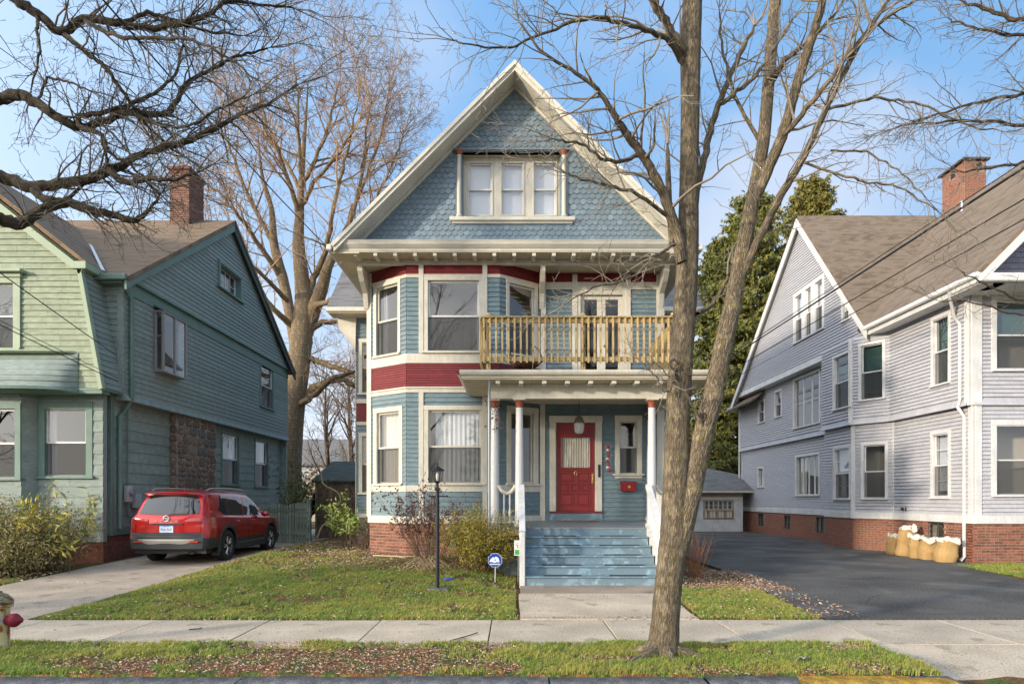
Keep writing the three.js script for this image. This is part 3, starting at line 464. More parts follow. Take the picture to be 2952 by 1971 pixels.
    { const q = new Geo(), x = a + pw * 0.5, y = c + ph * 0.43; q.add(new THREE.TorusGeometry(0.042, 0.009, 6, 18), new THREE.Matrix4().makeScale(0.8, 1.25, 1).setPosition(x, y - 0.01, z1 + 0.02)); q.cbox(x - 0.02, x + 0.02, y + 0.02, y + 0.075, z1, z1 + 0.02, 0.006); mesh('knocker', q, M.brass, door); }
    { const q = new Geo(), x = a + pw * 0.925, y = c + ph * 0.37; q.cbox(x - 0.025, x + 0.025, y - 0.11, y + 0.12, z1, z1 + 0.008, 0.004); q.tube([V(x, y + 0.06, z1), V(x, y + 0.05, z1 + 0.05), V(x, y - 0.07, z1 + 0.05), V(x, y - 0.09, z1)], 0.009, 8); mesh('door_handle', q, M.brass, door); }
    setFrame(mesh('room_interior', new Geo().box(a - 0.1, b + 0.1, c, d, -0.9, -0.88).box(a - 0.12, a - 0.1, c, d, -0.9, -0.15).box(b + 0.1, b + 0.12, c, d, -0.9, -0.15).box(a - 0.12, b + 0.12, d, d + 0.02, -0.9, -0.15), M.room, H), fd);
    setFrame(mesh('keypad_lock', new Geo().cbox(b + 0.05, b + 0.105, c + 0.8, c + 1.1, 0.06, 0.085, 0.006), M.black, H), fd);
  }
  // side walls with the projecting cross-gable wings
  for (const s of [-1, 1]) {
    const xw = s < 0 ? XL : XR, f = s < 0 ? frame([xw, 27], [xw, DW]) : frame([xw, DW], [xw, 27]);
    const w = wall(H, 'side_wall', f, rectPoly(f.L, W0, 7.1), [], M.blue[1]); boards(H, w, { t0: W0, t1: 4.0, pitch: 0.107, left: 0, right: f.L, mats: M.blue }); boards(H, w, { t0: 4.0, t1: 4.6, pitch: 0.058, left: 0, right: f.L, mats: M.red, name: 'red_clapboard' }); boards(H, w, { t0: 4.6, t1: 7.05, pitch: 0.107, left: 0, right: f.L, mats: M.blue });
    const xo = s < 0 ? -4.58 : 4.66, dn = 18.9, fa = s < 0 ? frame([xo, dn], [XL, dn]) : frame([XR, dn], [xo, dn]), yw = (v) => Y(v, dn);
    const k = fa.L, a = s < 0 ? 0.16 : 0.3, h1 = [a, a + 0.62, yw(1130), yw(1000)], h2 = [a, a + 0.62, yw(902), yw(785)];
    const w2 = wall(H, 'wing_wall', fa, rectPoly(k, W0, 7.0), [h1, h2], M.blue[1]);
    boards(H, w2, { t0: W0, t1: yw(968), pitch: 0.107, left: 0, right: k, holes: [[h1[0], h1[1], h1[2], h1[3]]], mats: M.blue }); boards(H, w2, { t0: yw(968), t1: yw(925), pitch: 0.058, left: 0, right: k, mats: M.red, name: 'red_clapboard' }); boards(H, w2, { t0: yw(915), t1: 7.0, pitch: 0.107, left: 0, right: k, holes: [h2], mats: M.blue });
    B(fa, 'storey_band', 0, k, yw(925), yw(915), 0, 0.04); B(fa, 'storey_band', 0, k, yw(975), yw(967), 0, 0.04); B(fa, 'water_table', 0, k, W0 - 0.02, W0 + 0.1, 0, 0.04);
    win(H, fa, h1, { cw: 0.1 }); win(H, fa, h2, { cw: 0.1 });
    const fo = s < 0 ? frame([xo, 23.4], [xo, dn]) : frame([xo, dn], [xo, 23.4]); const w3 = wall(H, 'wing_wall', fo, [[0, W0], [fo.L, W0], [fo.L, 7], [fo.L / 2, 9.3], [0, 7]], [], M.blue[1]); boards(H, w3, { t0: W0, t1: 7.0, pitch: 0.107, left: 0, right: fo.L, mats: M.blue });
    B(fo, 'corner_board', s < 0 ? fo.L - 0.1 : 0, s < 0 ? fo.L : 0.1, W0, 7, -0.02, 0.045);
    const fF = frame([s < 0 ? xo : XR, dn], [s < 0 ? XL : xo, dn]); wall(H, 'foundation', fF, rectPoly(fF.L, 0, W0), [], M.mortar);
    // wing roof
    const xe = s < 0 ? -5.32 : 5.42, xi = s < 0 ? -2.2 : 2.3, e = 7.08, rg = 9.55;
    const r1 = s < 0 ? [V(xe, e, -18.4), V(xi, e, -18.4), V(xi, rg, -21), V(xe, rg, -21)] : [V(xi, e, -18.4), V(xe, e, -18.4), V(xe, rg, -21), V(xi, rg, -21)];
    mesh('wing_roof', slabRoof(r1, 0.1), M.roofGrey, H); const r2 = s < 0 ? [V(xi, e, -23.6), V(xe, e, -23.6), V(xe, rg, -21), V(xi, rg, -21)] : [V(xe, e, -23.6), V(xi, e, -23.6), V(xi, rg, -21), V(xe, rg, -21)]; mesh('wing_roof', slabRoof(r2, 0.1), M.roofGrey, H);
    mesh('wing_gutter', new Geo().cbox(Math.min(xe, s * 3.6), Math.max(xe, s * 3.6), 6.93, 7.06, -18.42, -18.3, 0.02), M.cream, H); mesh('wing_soffit', new Geo().box(Math.min(xe + 0.05 * -s, s * 3.5), Math.max(xe - 0.05 * s, s * 3.5), 6.9, 6.93, -18.9, -18.36), M.soffit, H);
    { const sh = [V(xo, 6.9, -18.8), V(s < 0 ? xo - 0.55 : xo + 0.55, 6.9, -18.8), V(s < 0 ? xo - 0.5 : xo + 0.5, 6.6, -18.8), V(xo + 0.02 * s, 5.9, -18.8)]; mesh('eave_bracket', new Geo().prism(s < 0 ? sh : sh.reverse(), V(0, 0, -0.09)), M.cream, H); }
  }
  { const f = frame([XR, 27], [XL, 27]); wall(H, 'rear_wall', f, [[0, W0], [f.L, W0], [f.L, 7.1], [f.L / 2, 10.7], [0, 7.1]], [], M.blue[1]); }
  // ---- gable: wall, scalloped shingles, window group
  const gx = 0.03, DG = 14.6, apexIn = 10.93, fg = frame([-3.9, DG], [3.96, DG]), yg = (v) => Y(v, DG), sg = (u) => X(u, DG) + 3.9, gc = gx + 3.9;
  const lineY = (s) => apexIn + 0.02 - Math.abs(s - gc);
  const oL = sg(1046), oR = sg(1300), oB = yg(501), oT = yg(348);
  wall(H, 'gable_wall', fg, [[0.1, 7.2], [7.76, 7.2], [gc, apexIn]], [[oL, oR, oB, oT]], M.scale[0]);
  const gw = H.children[H.children.length - 1];
  {
    const ex = 0.118, wd = 0.138, shapes = [0, 1].map((v) => { const o = []; for (let i = 0; i <= 6; i++) { const a = -0.5 + i / 6; o.push([a * wd * 0.96, v === 0 ? 0.042 * Math.pow(Math.abs(a * 2), 2.4) : 0.046 * Math.pow(Math.abs(a * 2), 1.7)]); } return o; });
    let k = 0;
    for (let t = 7.2; t < apexIn; t += ex, k++) for (let s = (k % 2) * wd / 2 - 0.05; s < 7.9; s += wd) {
      const c = s + wd / 2; if (t + ex * 0.5 > lineY(c) + 0.12 || t + ex > apexIn - 0.03) continue; if (c > oL - 0.02 && c < oR + 0.02 && t > oB - 0.12 && t < oT - 0.05) continue;
      const flare = ss(0.5, 0, Math.abs(t - oT)) * 0; const o = shapes[(Math.abs(Math.round(Math.sin(k * 7 + s * 13) * 5))) % 2], j = rr(-0.006, 0.006), tl = rr(-0.003, 0.004), z0 = 0.022 + rr(0, 0.006), G = new Geo(), top = t + ex + 0.055, clip = (x, y) => Math.min(y, lineY(c + x) + 0.1);
      const zAt = (y) => lerp(z0, 0.003, (y - t) / (ex + 0.055));
      for (let i = 0; i < o.length - 1; i++) { const [xa, ya] = o[i], [xb, yb] = o[i + 1], A = V(c + xa, t + ya + j + tl * xa, zAt(t + ya)), B2 = V(c + xb, t + yb + j, zAt(t + yb)), Cc = V(c + xb, clip(xb, top), zAt(top)), D = V(c + xa, clip(xa, top), zAt(top)); G.quad(A, B2, Cc, D, s * 1.3 + i * 0.03, t + k * 0.11); G.quad(V(A.x, A.y, 0), V(B2.x, B2.y, 0), B2, A); }
      piece(H, 'shingle', G.geo(), pick(M.scale), gw, wd * ex * (1 + 0.2 * (Math.abs(c - gc) < 2.5 ? 1 : 0)));
    }
  }
  // recessed window group
  {
    const rec = 0.22, f = fg; const q = new Geo();
    q.quad(V(oL, oT, 0), V(oR, oT, 0), V(oR, oT, -rec), V(oL, oT, -rec)); mesh('recess_ceiling', q, M.soffit, H); setFrame(H.children[H.children.length - 1], f);
    setFrame(mesh('recess_floor', new Geo().box(oL, oR, oB - 0.05, oB, -rec, 0), M.cream, H), f);
    for (const [x, k] of [[oL, 1], [oR, -1]]) { const rows = []; for (let i = 0; i <= 6; i++) { const a = i / 6 * Math.PI / 2, xx = x - k * 0.02 + k * (0.17 * Math.sin(a)), zz = 0.03 - (1 - Math.cos(a)) * (rec - 0.02); rows.push([V(xx, oB, zz), V(xx, oT, zz)]); } setFrame(mesh('curved_reveal', new Geo().grid(rows, k > 0 ? false : true, (p) => [p.z, p.y]), M.scale[1], H), f); }
    const fr2 = { ...frame([-3.9, DG + rec], [3.96, DG + rec]) }, wB = wall(H, 'recess_wall', fr2, [[oL, oB], [oR, oB], [oR, oT], [oL, oT]], [[1075, 1128], [1150, 1200], [1224, 1275]].map(([a, b]) => [X(a, DG + rec) + 3.9, X(b, DG + rec) + 3.9, Y(493, DG + rec), Y(374, DG + rec)]), M.cream); wB;
    for (const [a, b] of [[1075, 1128], [1150, 1200], [1224, 1275]]) win(H, fr2, [X(a, DG + rec) + 3.9, X(b, DG + rec) + 3.9, Y(493, DG + rec), Y(374, DG + rec)], { cw: 0.03, proud: 0.02, sashMat: M.white, sill: false, curtain: 'shade', curtainMat: M.shadeWhite, shade: 0, sashW: 0.035, room: false, screen: false });
    const sl = new Geo().cbox(sg(1032), sg(1318), oB - 0.085, oB + 0.0, -0.05, 0.13, 0.012).cbox(sg(1037), sg(1313), oB - 0.13, oB - 0.085, 0, 0.07, 0.01); setFrame(mesh('gable_sill', sl, M.cream, H), f);
    for (const u of [1053, 1293]) { const x = sg(u), c = setFrame(mesh('gable_column', new Geo().lathe([[0.001, oB], [0.07, oB], [0.07, oB + 0.05], [0.052, oB + 0.08], [0.05, lerp(oB, oT, 0.5)], [0.044, oT - 0.13], [0.055, oT - 0.11], [0.044, oT - 0.1]], 14, x, 0.045), M.cream, H), f); mesh('capital', new Geo().lathe([[0.045, oT - 0.1], [0.09, oT - 0.02], [0.10, oT - 0.005], [0.001, oT - 0.004]], 14, x, 0.045), std([0.30, 0.10, 0.05], { roughness: 0.7 }), c); }
    setFrame(mesh('gable_hood', new Geo().cbox(oL - 0.08, oR + 0.08, oT - 0.004, oT + 0.03, -0.02, 0.11, 0.006), M.scale[1], H), f);
  }
  // ---- main roof, rakes, cornice
  const ax = gx, ay = 11.15, hw = 3.93, ey = ay - hw, dF = 14.02, dB = 27.6;
  mesh('main_roof', slabRoof([V(ax, ay, -dF), V(ax, ay, -dB), V(ax - hw - 0.12, ey - 0.12, -dB), V(ax - hw - 0.12, ey - 0.12, -dF)], 0.1), M.roofGrey, H);
  mesh('main_roof', slabRoof([V(ax, ay, -dB), V(ax, ay, -dF), V(ax + hw + 0.12, ey - 0.12, -dF), V(ax + hw + 0.12, ey - 0.12, -dB)], 0.1), M.roofGrey, H);
  for (const s of [-1, 1]) {
    const P = (k, y, z) => V(ax + s * k, y, z), order = (a) => (s < 0 ? a : a.reverse());
    // crown and fascia boards that follow the slope
    const strip = (nm, o0, o1, z0, z1, mat) => mesh(nm, new Geo().prism(order([P(0, ay - o1, z0), P(0, ay - o0, z0), P(hw + (o0 < 0.1 ? 0.06 : 0), ay - o0 - hw - (o0 < 0.1 ? 0.06 : 0), z0), P(hw - (o1 > 0.25 ? 0 : 0), ay - o1 - hw, z0)].reverse()), V(0, 0, z1 - z0)), mat, H);
    strip('rake_crown', 0.03, 0.13, -dF + 0.05, -dF - 0.1, M.cream); strip('rake_fascia', 0.13, 0.235, -dF + 0.015, -dF - 0.1, M.cream);
    mesh('rake_soffit', slabRoof(order([P(0, ay - 0.2, -dF - 0.1), P(0, ay - 0.2, -DG - 0.02), P(hw, ay - 0.2 - hw, -DG - 0.02), P(hw, ay - 0.2 - hw, -dF - 0.1)].reverse()), 0.02), M.cream, H);
    strip('rake_frieze', 0.21, 0.29, -DG + 0.055, -DG, M.cream);
    // eave soffit and side gutter running back
    mesh('eave_soffit', new Geo().box(Math.min(ax + s * 3.4, ax + s * 4.0), Math.max(ax + s * 3.4, ax + s * 4.0), 6.98, 7.02, -18.4, -14.1), M.soffit, H);
    mesh('side_gutter', new Geo().cbox(ax + s * 4.03 - 0.06, ax + s * 4.03 + 0.06, 7.02, 7.15, -18.4, -14.0, 0.02), M.white, H);
  }
  // horizontal cornice with its little roof, crown and soffit
  const cx0 = -3.93, cx1 = 3.99;
  mesh('cornice_crown', new Geo().prism([V(cx0, 7.24, -14.04), V(cx0, 7.17, -14.06), V(cx0, 7.10, -14.12), V(cx0, 7.10, -14.6), V(cx0, 7.30, -14.6)].reverse(), V(cx1 - cx0, 0, 0)), M.cream, H);
  mesh('cornice_fascia', new Geo().cbox(cx0 + 0.03, cx1 - 0.03, 7.04, 7.10, -14.58, -14.13, 0.006), M.cream, H);
  mesh('cornice_soffit', new Geo().box(cx0 + 0.05, cx1 - 0.05, 7.02, 7.042, -14.6, -14.14), M.soffit, H);
  mesh('cornice_flashing', slabRoof([V(cx0 + 0.2, 7.255, -14.03), V(cx1 - 0.2, 7.255, -14.03), V(cx1 - 0.2, 7.32, -14.6), V(cx0 + 0.2, 7.32, -14.6)], 0.012), M.white, H);
  for (let k = 0; k < 17; k++) { const x = lerp(X(818, 14.3), X(1540, 14.3), k / 16), g = new Geo().prism([V(x - 0.04, 7.02, -14.16), V(x - 0.04, 6.95, -14.16), V(x - 0.04, 6.93, -14.24), V(x - 0.04, 6.955, -14.58), V(x - 0.04, 7.02, -14.58)].reverse(), V(0.08, 0, 0)); mesh('modillion', g, M.cream, H); }
  mesh('gable_beam', new Geo().cbox(-3.52, 3.56, 6.90, 7.02, -14.66, -14.57, 0.006), M.cream, H);
  mesh('overhang_soffit', new Geo().box(-3.5, 3.54, 6.965, 6.99, -15.3, -14.66), M.soffit, H);
  // corner brackets under the overhang
  for (const x of [-3.47, X(1245, 14.6), 3.47]) { const w = 0.055, g = new Geo().prism([V(x - w, 6.9, -14.58), V(x - w, 6.78, -14.6), V(x - w, 6.6, -14.78), V(x - w, 6.42, -15.1), V(x - w, 6.1, -15.24), V(x - w, 6.1, -15.3), V(x - w, 6.9, -15.3)], V(w * 2, 0, 0)); mesh('bracket', g, M.cream, H); }
  // ---- porch
  const pf = 12.9, fy = (d) => lerp(1.06, 1.12, (d - pf) / (DW - pf));
  { const fl = mesh('porch_floor', new Geo().box(-0.5, 3.4, 0.94, 1.0, -DW, -pf), M.porchFloor, H); for (let x = -0.52; x < 3.4; x += 0.098) { const g = new Geo(); g.prism([V(x + 0.001, fy(pf - 0.04) - 0.03, -pf + 0.04), V(x + 0.097, fy(pf - 0.04) - 0.03, -pf + 0.04), V(x + 0.097, fy(pf - 0.04), -pf + 0.04), V(x + 0.001, fy(pf - 0.04), -pf + 0.04)], V(0, fy(DW) - fy(pf - 0.04), -(DW - pf) - 0.04)); mesh('floor_board', g, M.porchFloor, fl); } }
  mesh('porch_skirt', new Geo().box(-0.52, 0.15, 0.1, 0.96, -pf - 0.06, -pf - 0.02).box(2.72, 3.4, 0.0, 0.96, -pf - 0.06, -pf - 0.02).box(3.36, 3.4, 0, 0.96, -DW, -pf - 0.06).box(-0.52, -0.48, 0, 0.96, -14.6, -pf - 0.06), std([0.14, 0.18, 0.18], { map: T.paint }), H);
  mesh('porch_fascia', new Geo().cbox(-0.54, 3.42, 0.90, 1.03, -pf - 0.02, -pf + 0.015, 0.005), M.cream, H);
  // stairs
  const st = mesh('stair_core', new Geo().box(0.22, 2.6, -0.05, 0.2, -12.9, -11.75).box(0.22, 2.6, 0.2, 0.85, -12.9, -12.75), M.step[0], H);
  for (let k = 0; k < 5; k++) {
    const y = 1.06 - (k + 1) * 0.162, d = pf - k * 0.27;
    mesh('stair_tread', new Geo().cbox(0.19, 2.64, y - 0.032, y, -d - 0.03, -d + 0.30, 0.008), pick(M.step), st);
    mesh('stair_riser', new Geo().box(0.2, 2.63, y + 0.0 - 0.165, y - 0.03, -d + 0.245, -d + 0.27), pick(M.step), st);
    for (const [u0, u1] of [[0.15, 0.44], [0.62, 0.91]]) mesh('grip_strip', new Geo().box(lerp(0.2, 2.62, u0 + rr(-0.02, 0.02)), lerp(0.2, 2.62, u1 + rr(-0.02, 0.01)), y + 0.001, y + 0.014, -d + 0.15, -d + 0.25), std([0.03, 0.032, 0.035], { roughness: 1 }), st);
  }
  mesh('stair_riser', new Geo().box(0.2, 2.63, 0.90, 1.03, -pf + 0.016, -pf + 0.03), M.step[0], st);
  // stair sides: closed stringers, slanted rails, newels
  for (const [x, s] of [[0.16, -1], [2.68, 1]]) {
    const side = [V(x - 0.03, 1.02, -12.86), V(x - 0.03, 0.0, -11.55), V(x - 0.03, 0.35, -11.55), V(x - 0.03, 1.2, -12.86)];
    const sr = mesh('stair_stringer', new Geo().prism([V(x - 0.025, 0.05, -12.86), V(x - 0.025, 0.05, -11.56), V(x - 0.025, 0.42, -11.56), V(x - 0.025, 1.22, -12.86)], V(0.05, 0, 0)), M.white, H); side;
    mesh('stair_newel', new Geo().cbox(x - 0.05, x + 0.05, 0.04, 1.05, -11.62, -11.52, 0.01).cbox(x - 0.062, x + 0.062, 1.05, 1.085, -11.632, -11.508, 0.01), M.white, sr);
    mesh('stair_handrail', new Geo().prism([V(x - 0.055, 1.84, -12.84), V(x - 0.055, 0.94, -11.56), V(x - 0.055, 1.02, -11.56), V(x - 0.055, 1.92, -12.84)], V(0.11, 0, 0)), M.white, sr);
    for (let k = 0; k < 8; k++) { const t = (k + 0.7) / 8.6, z = lerp(-11.6, -12.84, t), y0 = lerp(0.42, 1.2, t), y1 = lerp(0.95, 1.86, t); mesh('stair_baluster', new Geo().lathe([[0.001, y0 - 0.03], [0.022, y0], [0.02, y0 + 0.08], [0.03, lerp(y0, y1, 0.3)], [0.016, lerp(y0, y1, 0.7)], [0.022, y1], [0.001, y1 + 0.02]], 8, x, z), M.white, sr); }
  }
  // columns
  const colTop = 3.63, columns = [[0.12, 12.98], [-0.38, 13.05], [2.78, 12.98], [3.2, 15.1], [3.24, 13.05]];
  for (const [x, d] of columns) {
    const y0 = fy(d) - 0.002, c = mesh('porch_column', new Geo().lathe([[0.001, y0 + 0.02], [0.10, y0 + 0.08], [0.105, y0 + 0.1], [0.088, y0 + 0.14], [0.084, lerp(y0, colTop, 0.4)], [0.070, colTop - 0.2], [0.072, colTop - 0.17]], 18, x, -d), M.white, H);
    mesh('column_base', new Geo().cbox(x - 0.11, x + 0.11, y0, y0 + 0.08, -d - 0.11, -d + 0.11, 0.008), M.white, c);
    mesh('column_collar', new Geo().lathe([[0.07, colTop - 0.175], [0.084, colTop - 0.165], [0.084, colTop - 0.15], [0.07, colTop - 0.14], [0.072, colTop - 0.11]], 18, x, -d), std([0.25, 0.07, 0.04], { roughness: 0.6 }), c);
    mesh('column_capital', new Geo().lathe([[0.072, colTop - 0.115], [0.082, colTop - 0.09], [0.084, colTop - 0.07], [0.11, colTop - 0.035], [0.112, colTop - 0.03], [0.001, colTop - 0.029]], 18, x, -d), std([0.28, 0.075, 0.04], { roughness: 0.6 }), c);
    mesh('column_abacus', new Geo().cbox(x - 0.12, x + 0.12, colTop - 0.03, colTop - 0.002, -d - 0.12, -d + 0.12, 0.006), M.cream, c);
  }
  // porch railings (dipped handrail, turned balusters)
  const rail = (x0, d0, x1, d1) => {
    const y = fy(d0), n = 14, pts = []; for (let i = 0; i <= n; i++) { const t = i / n, c = Math.pow(Math.abs(t * 2 - 1), 2.2); pts.push(V(lerp(x0, x1, t), y + 0.68 + 0.16 * c, -lerp(d0, d1, t))); }
    const L = Math.hypot(x1 - x0, d1 - d0), r = mesh('porch_railing', new Geo().tube(pts, 0.036, 8, true), M.cream, H);
    mesh('bottom_rail', new Geo().tube([V(x0, y + 0.1, -d0), V(x1, y + 0.1, -d1)], 0.028, 4, true, Math.PI / 4), M.white, r);
    const m = Math.max(2, Math.round(L / 0.115)); for (let k = 1; k < m; k++) { const t = k / m, c = Math.pow(Math.abs(t * 2 - 1), 2.2), yt = y + 0.66 + 0.16 * c; mesh('baluster', new Geo().lathe([[0.018, y + 0.11], [0.018, y + 0.2], [0.03, y + 0.28], [0.014, y + 0.42], [0.022, y + 0.5], [0.016, yt]], 8, lerp(x0, x1, t), -lerp(d0, d1, t)), M.white, r); }
  };
  rail(-0.30, 13.0, 0.04, 13.0); rail(-0.38, 13.15, -0.34, 14.5); rail(2.86, 13.0, 3.16, 13.0); rail(3.24, 13.15, 3.24, 15.0);
  // porch beam, ceiling, eave, flat roof with gutter
  mesh('porch_beam', new Geo().cbox(-0.5, 3.36, colTop, 3.93, -13.07, -12.9, 0.006).cbox(-0.5, -0.36, colTop, 3.93, -14.6, -13.07, 0.006).cbox(3.2, 3.36, colTop, 3.93, -DW, -13.07, 0.006), M.cream, H);
  mesh('porch_ceiling', new Geo().box(-0.4, 3.3, 3.86, 3.89, -DW, -13.0), M.soffit, H);
  mesh('porch_soffit', new Geo().box(-0.98, 3.84, 3.93, 3.955, -14.55, -12.45), M.soffit, H);
  for (let k = 0; k < 9; k++) { const x = lerp(-0.3, 3.3, k / 8); mesh('porch_modillion', new Geo().cbox(x - 0.045, x + 0.045, 3.86, 3.93, -12.88, -12.5, 0.006), M.cream, H); }
  mesh('porch_eave_fascia', new Geo().cbox(-1.0, 3.86, 3.955, 4.05, -14.6, -12.42, 0.006), M.cream, H);
  const gprof = [[0, 4.0], [0.03, 3.995], [0.075, 4.03], [0.09, 4.09], [0.075, 4.1], [0.06, 4.05], [0.0, 4.02]];
  { const g = new Geo(); const rows = gprof.map(([o, y]) => [V(-1.03, y, -12.42 + o), V(3.89, y, -12.42 + o)]); g.grid(rows, true, (q) => [q.x, q.y]); mesh('porch_gutter', g, M.cream, H); const g2 = new Geo().grid(gprof.map(([o, y]) => [V(-1.0 - o, y, -14.58), V(-1.0 - o, y, -12.4)]), true, (q) => [q.z, q.y]); mesh('porch_gutter', g2, M.cream, H); }
  mesh('porch_roof', slabRoof([V(-0.98, 4.09, -12.45), V(3.84, 4.09, -12.45), V(3.84, 4.2, -DW), V(-0.98, 4.2, -DW)], 0.05), M.roofGrey, H);
  mesh('roof_edge', new Geo().box(-0.85, 3.75, 4.12, 4.15, -12.66, -12.62), M.white, H);
  // wall bracket and downspout at the left of the porch
  mesh('downspout', new Geo().tube([V(X(1122, 12.4), 4.0, -12.48), V(X(1122, 12.4), 3.88, -12.55), V(X(1122, 12.7) - 0.005, 3.6, -12.72), V(X(1122, 12.75), 1.2, -12.75), V(X(1122, 12.75), 0.45, -12.75)], 0.038, 4, true, Math.PI / 4), M.lead, H);
  // ---- balcony railing of new timber
  {
    const d = 12.85, y0 = 4.15, yt = 5.25, yb = 4.36, xl = X(1106, d), xr = X(1556, d);
    const r = mesh('balcony_railing', new Geo().cbox(xl - 0.03, xr + 0.03, yt - 0.035, yt, -d - 0.05, -d + 0.07, 0.008), M.deckWood[1], H);
    mesh('rail', new Geo().cbox(xl, xr, yt - 0.13, yt - 0.038, -d - 0.02, -d + 0.018, 0.006), M.deckWood[0], r); mesh('rail', new Geo().cbox(xl, xr, yb, yb + 0.09, -d - 0.02, -d + 0.018, 0.006), M.deckWood[2], r);
    for (let x = xl + 0.03; x < xr; x += 0.122) mesh('baluster', new Geo().prism([V(x - 0.019, yb - 0.035, -d + 0.057), V(x + 0.019, yb - 0.035, -d + 0.057), V(x + 0.019, yt - 0.036, -d + 0.057), V(x - 0.019, yt - 0.036, -d + 0.057)], V(0, 0, -0.038)), pick(M.deckWood), r);
    for (const x of [xl + 0.12, X(1338, d), xr - 0.1]) { mesh('post', new Geo().cbox(x - 0.045, x + 0.045, y0 - 0.03, yt + 0.02, -d - 0.115, -d - 0.022, 0.01), M.deckWood[1], r); mesh('post_cap', new Geo().cbox(x - 0.06, x + 0.06, yt + 0.02, yt + 0.045, -d - 0.13, -d - 0.007, 0.01).lathe([[0.04, yt + 0.045], [0.045, yt + 0.07], [0.02, yt + 0.1], [0.001, yt + 0.105]], 10, x, -d - 0.068), M.deckWood[2], r); }
    for (const [x, e] of [[xl, 14.55], [xr, 15.25]]) { mesh('rail', new Geo().cbox(x - 0.05, x + 0.05, yt - 0.036, yt - 0.001, -e, -d - 0.05, 0.006), M.deckWood[1], r); mesh('rail', new Geo().cbox(x - 0.02, x + 0.02, yb, yb + 0.09, -e, -d - 0.02, 0.006), M.deckWood[0], r); for (let z = d + 0.15; z < e; z += 0.122) mesh('baluster', new Geo().box(x - 0.057, x - 0.02, yb - 0.03, yt - 0.037, -z - 0.019, -z + 0.019), pick(M.deckWood), r); }
  }
  // stack vent and cable bracket on the wing
  mesh('cable_mast', new Geo().tube([V(-3.6, 6.9, -18.3), V(-3.62, 7.1, -18.28), V(-3.5, 7.25, -18.3)], 0.02, 6, true), M.black, H);
}
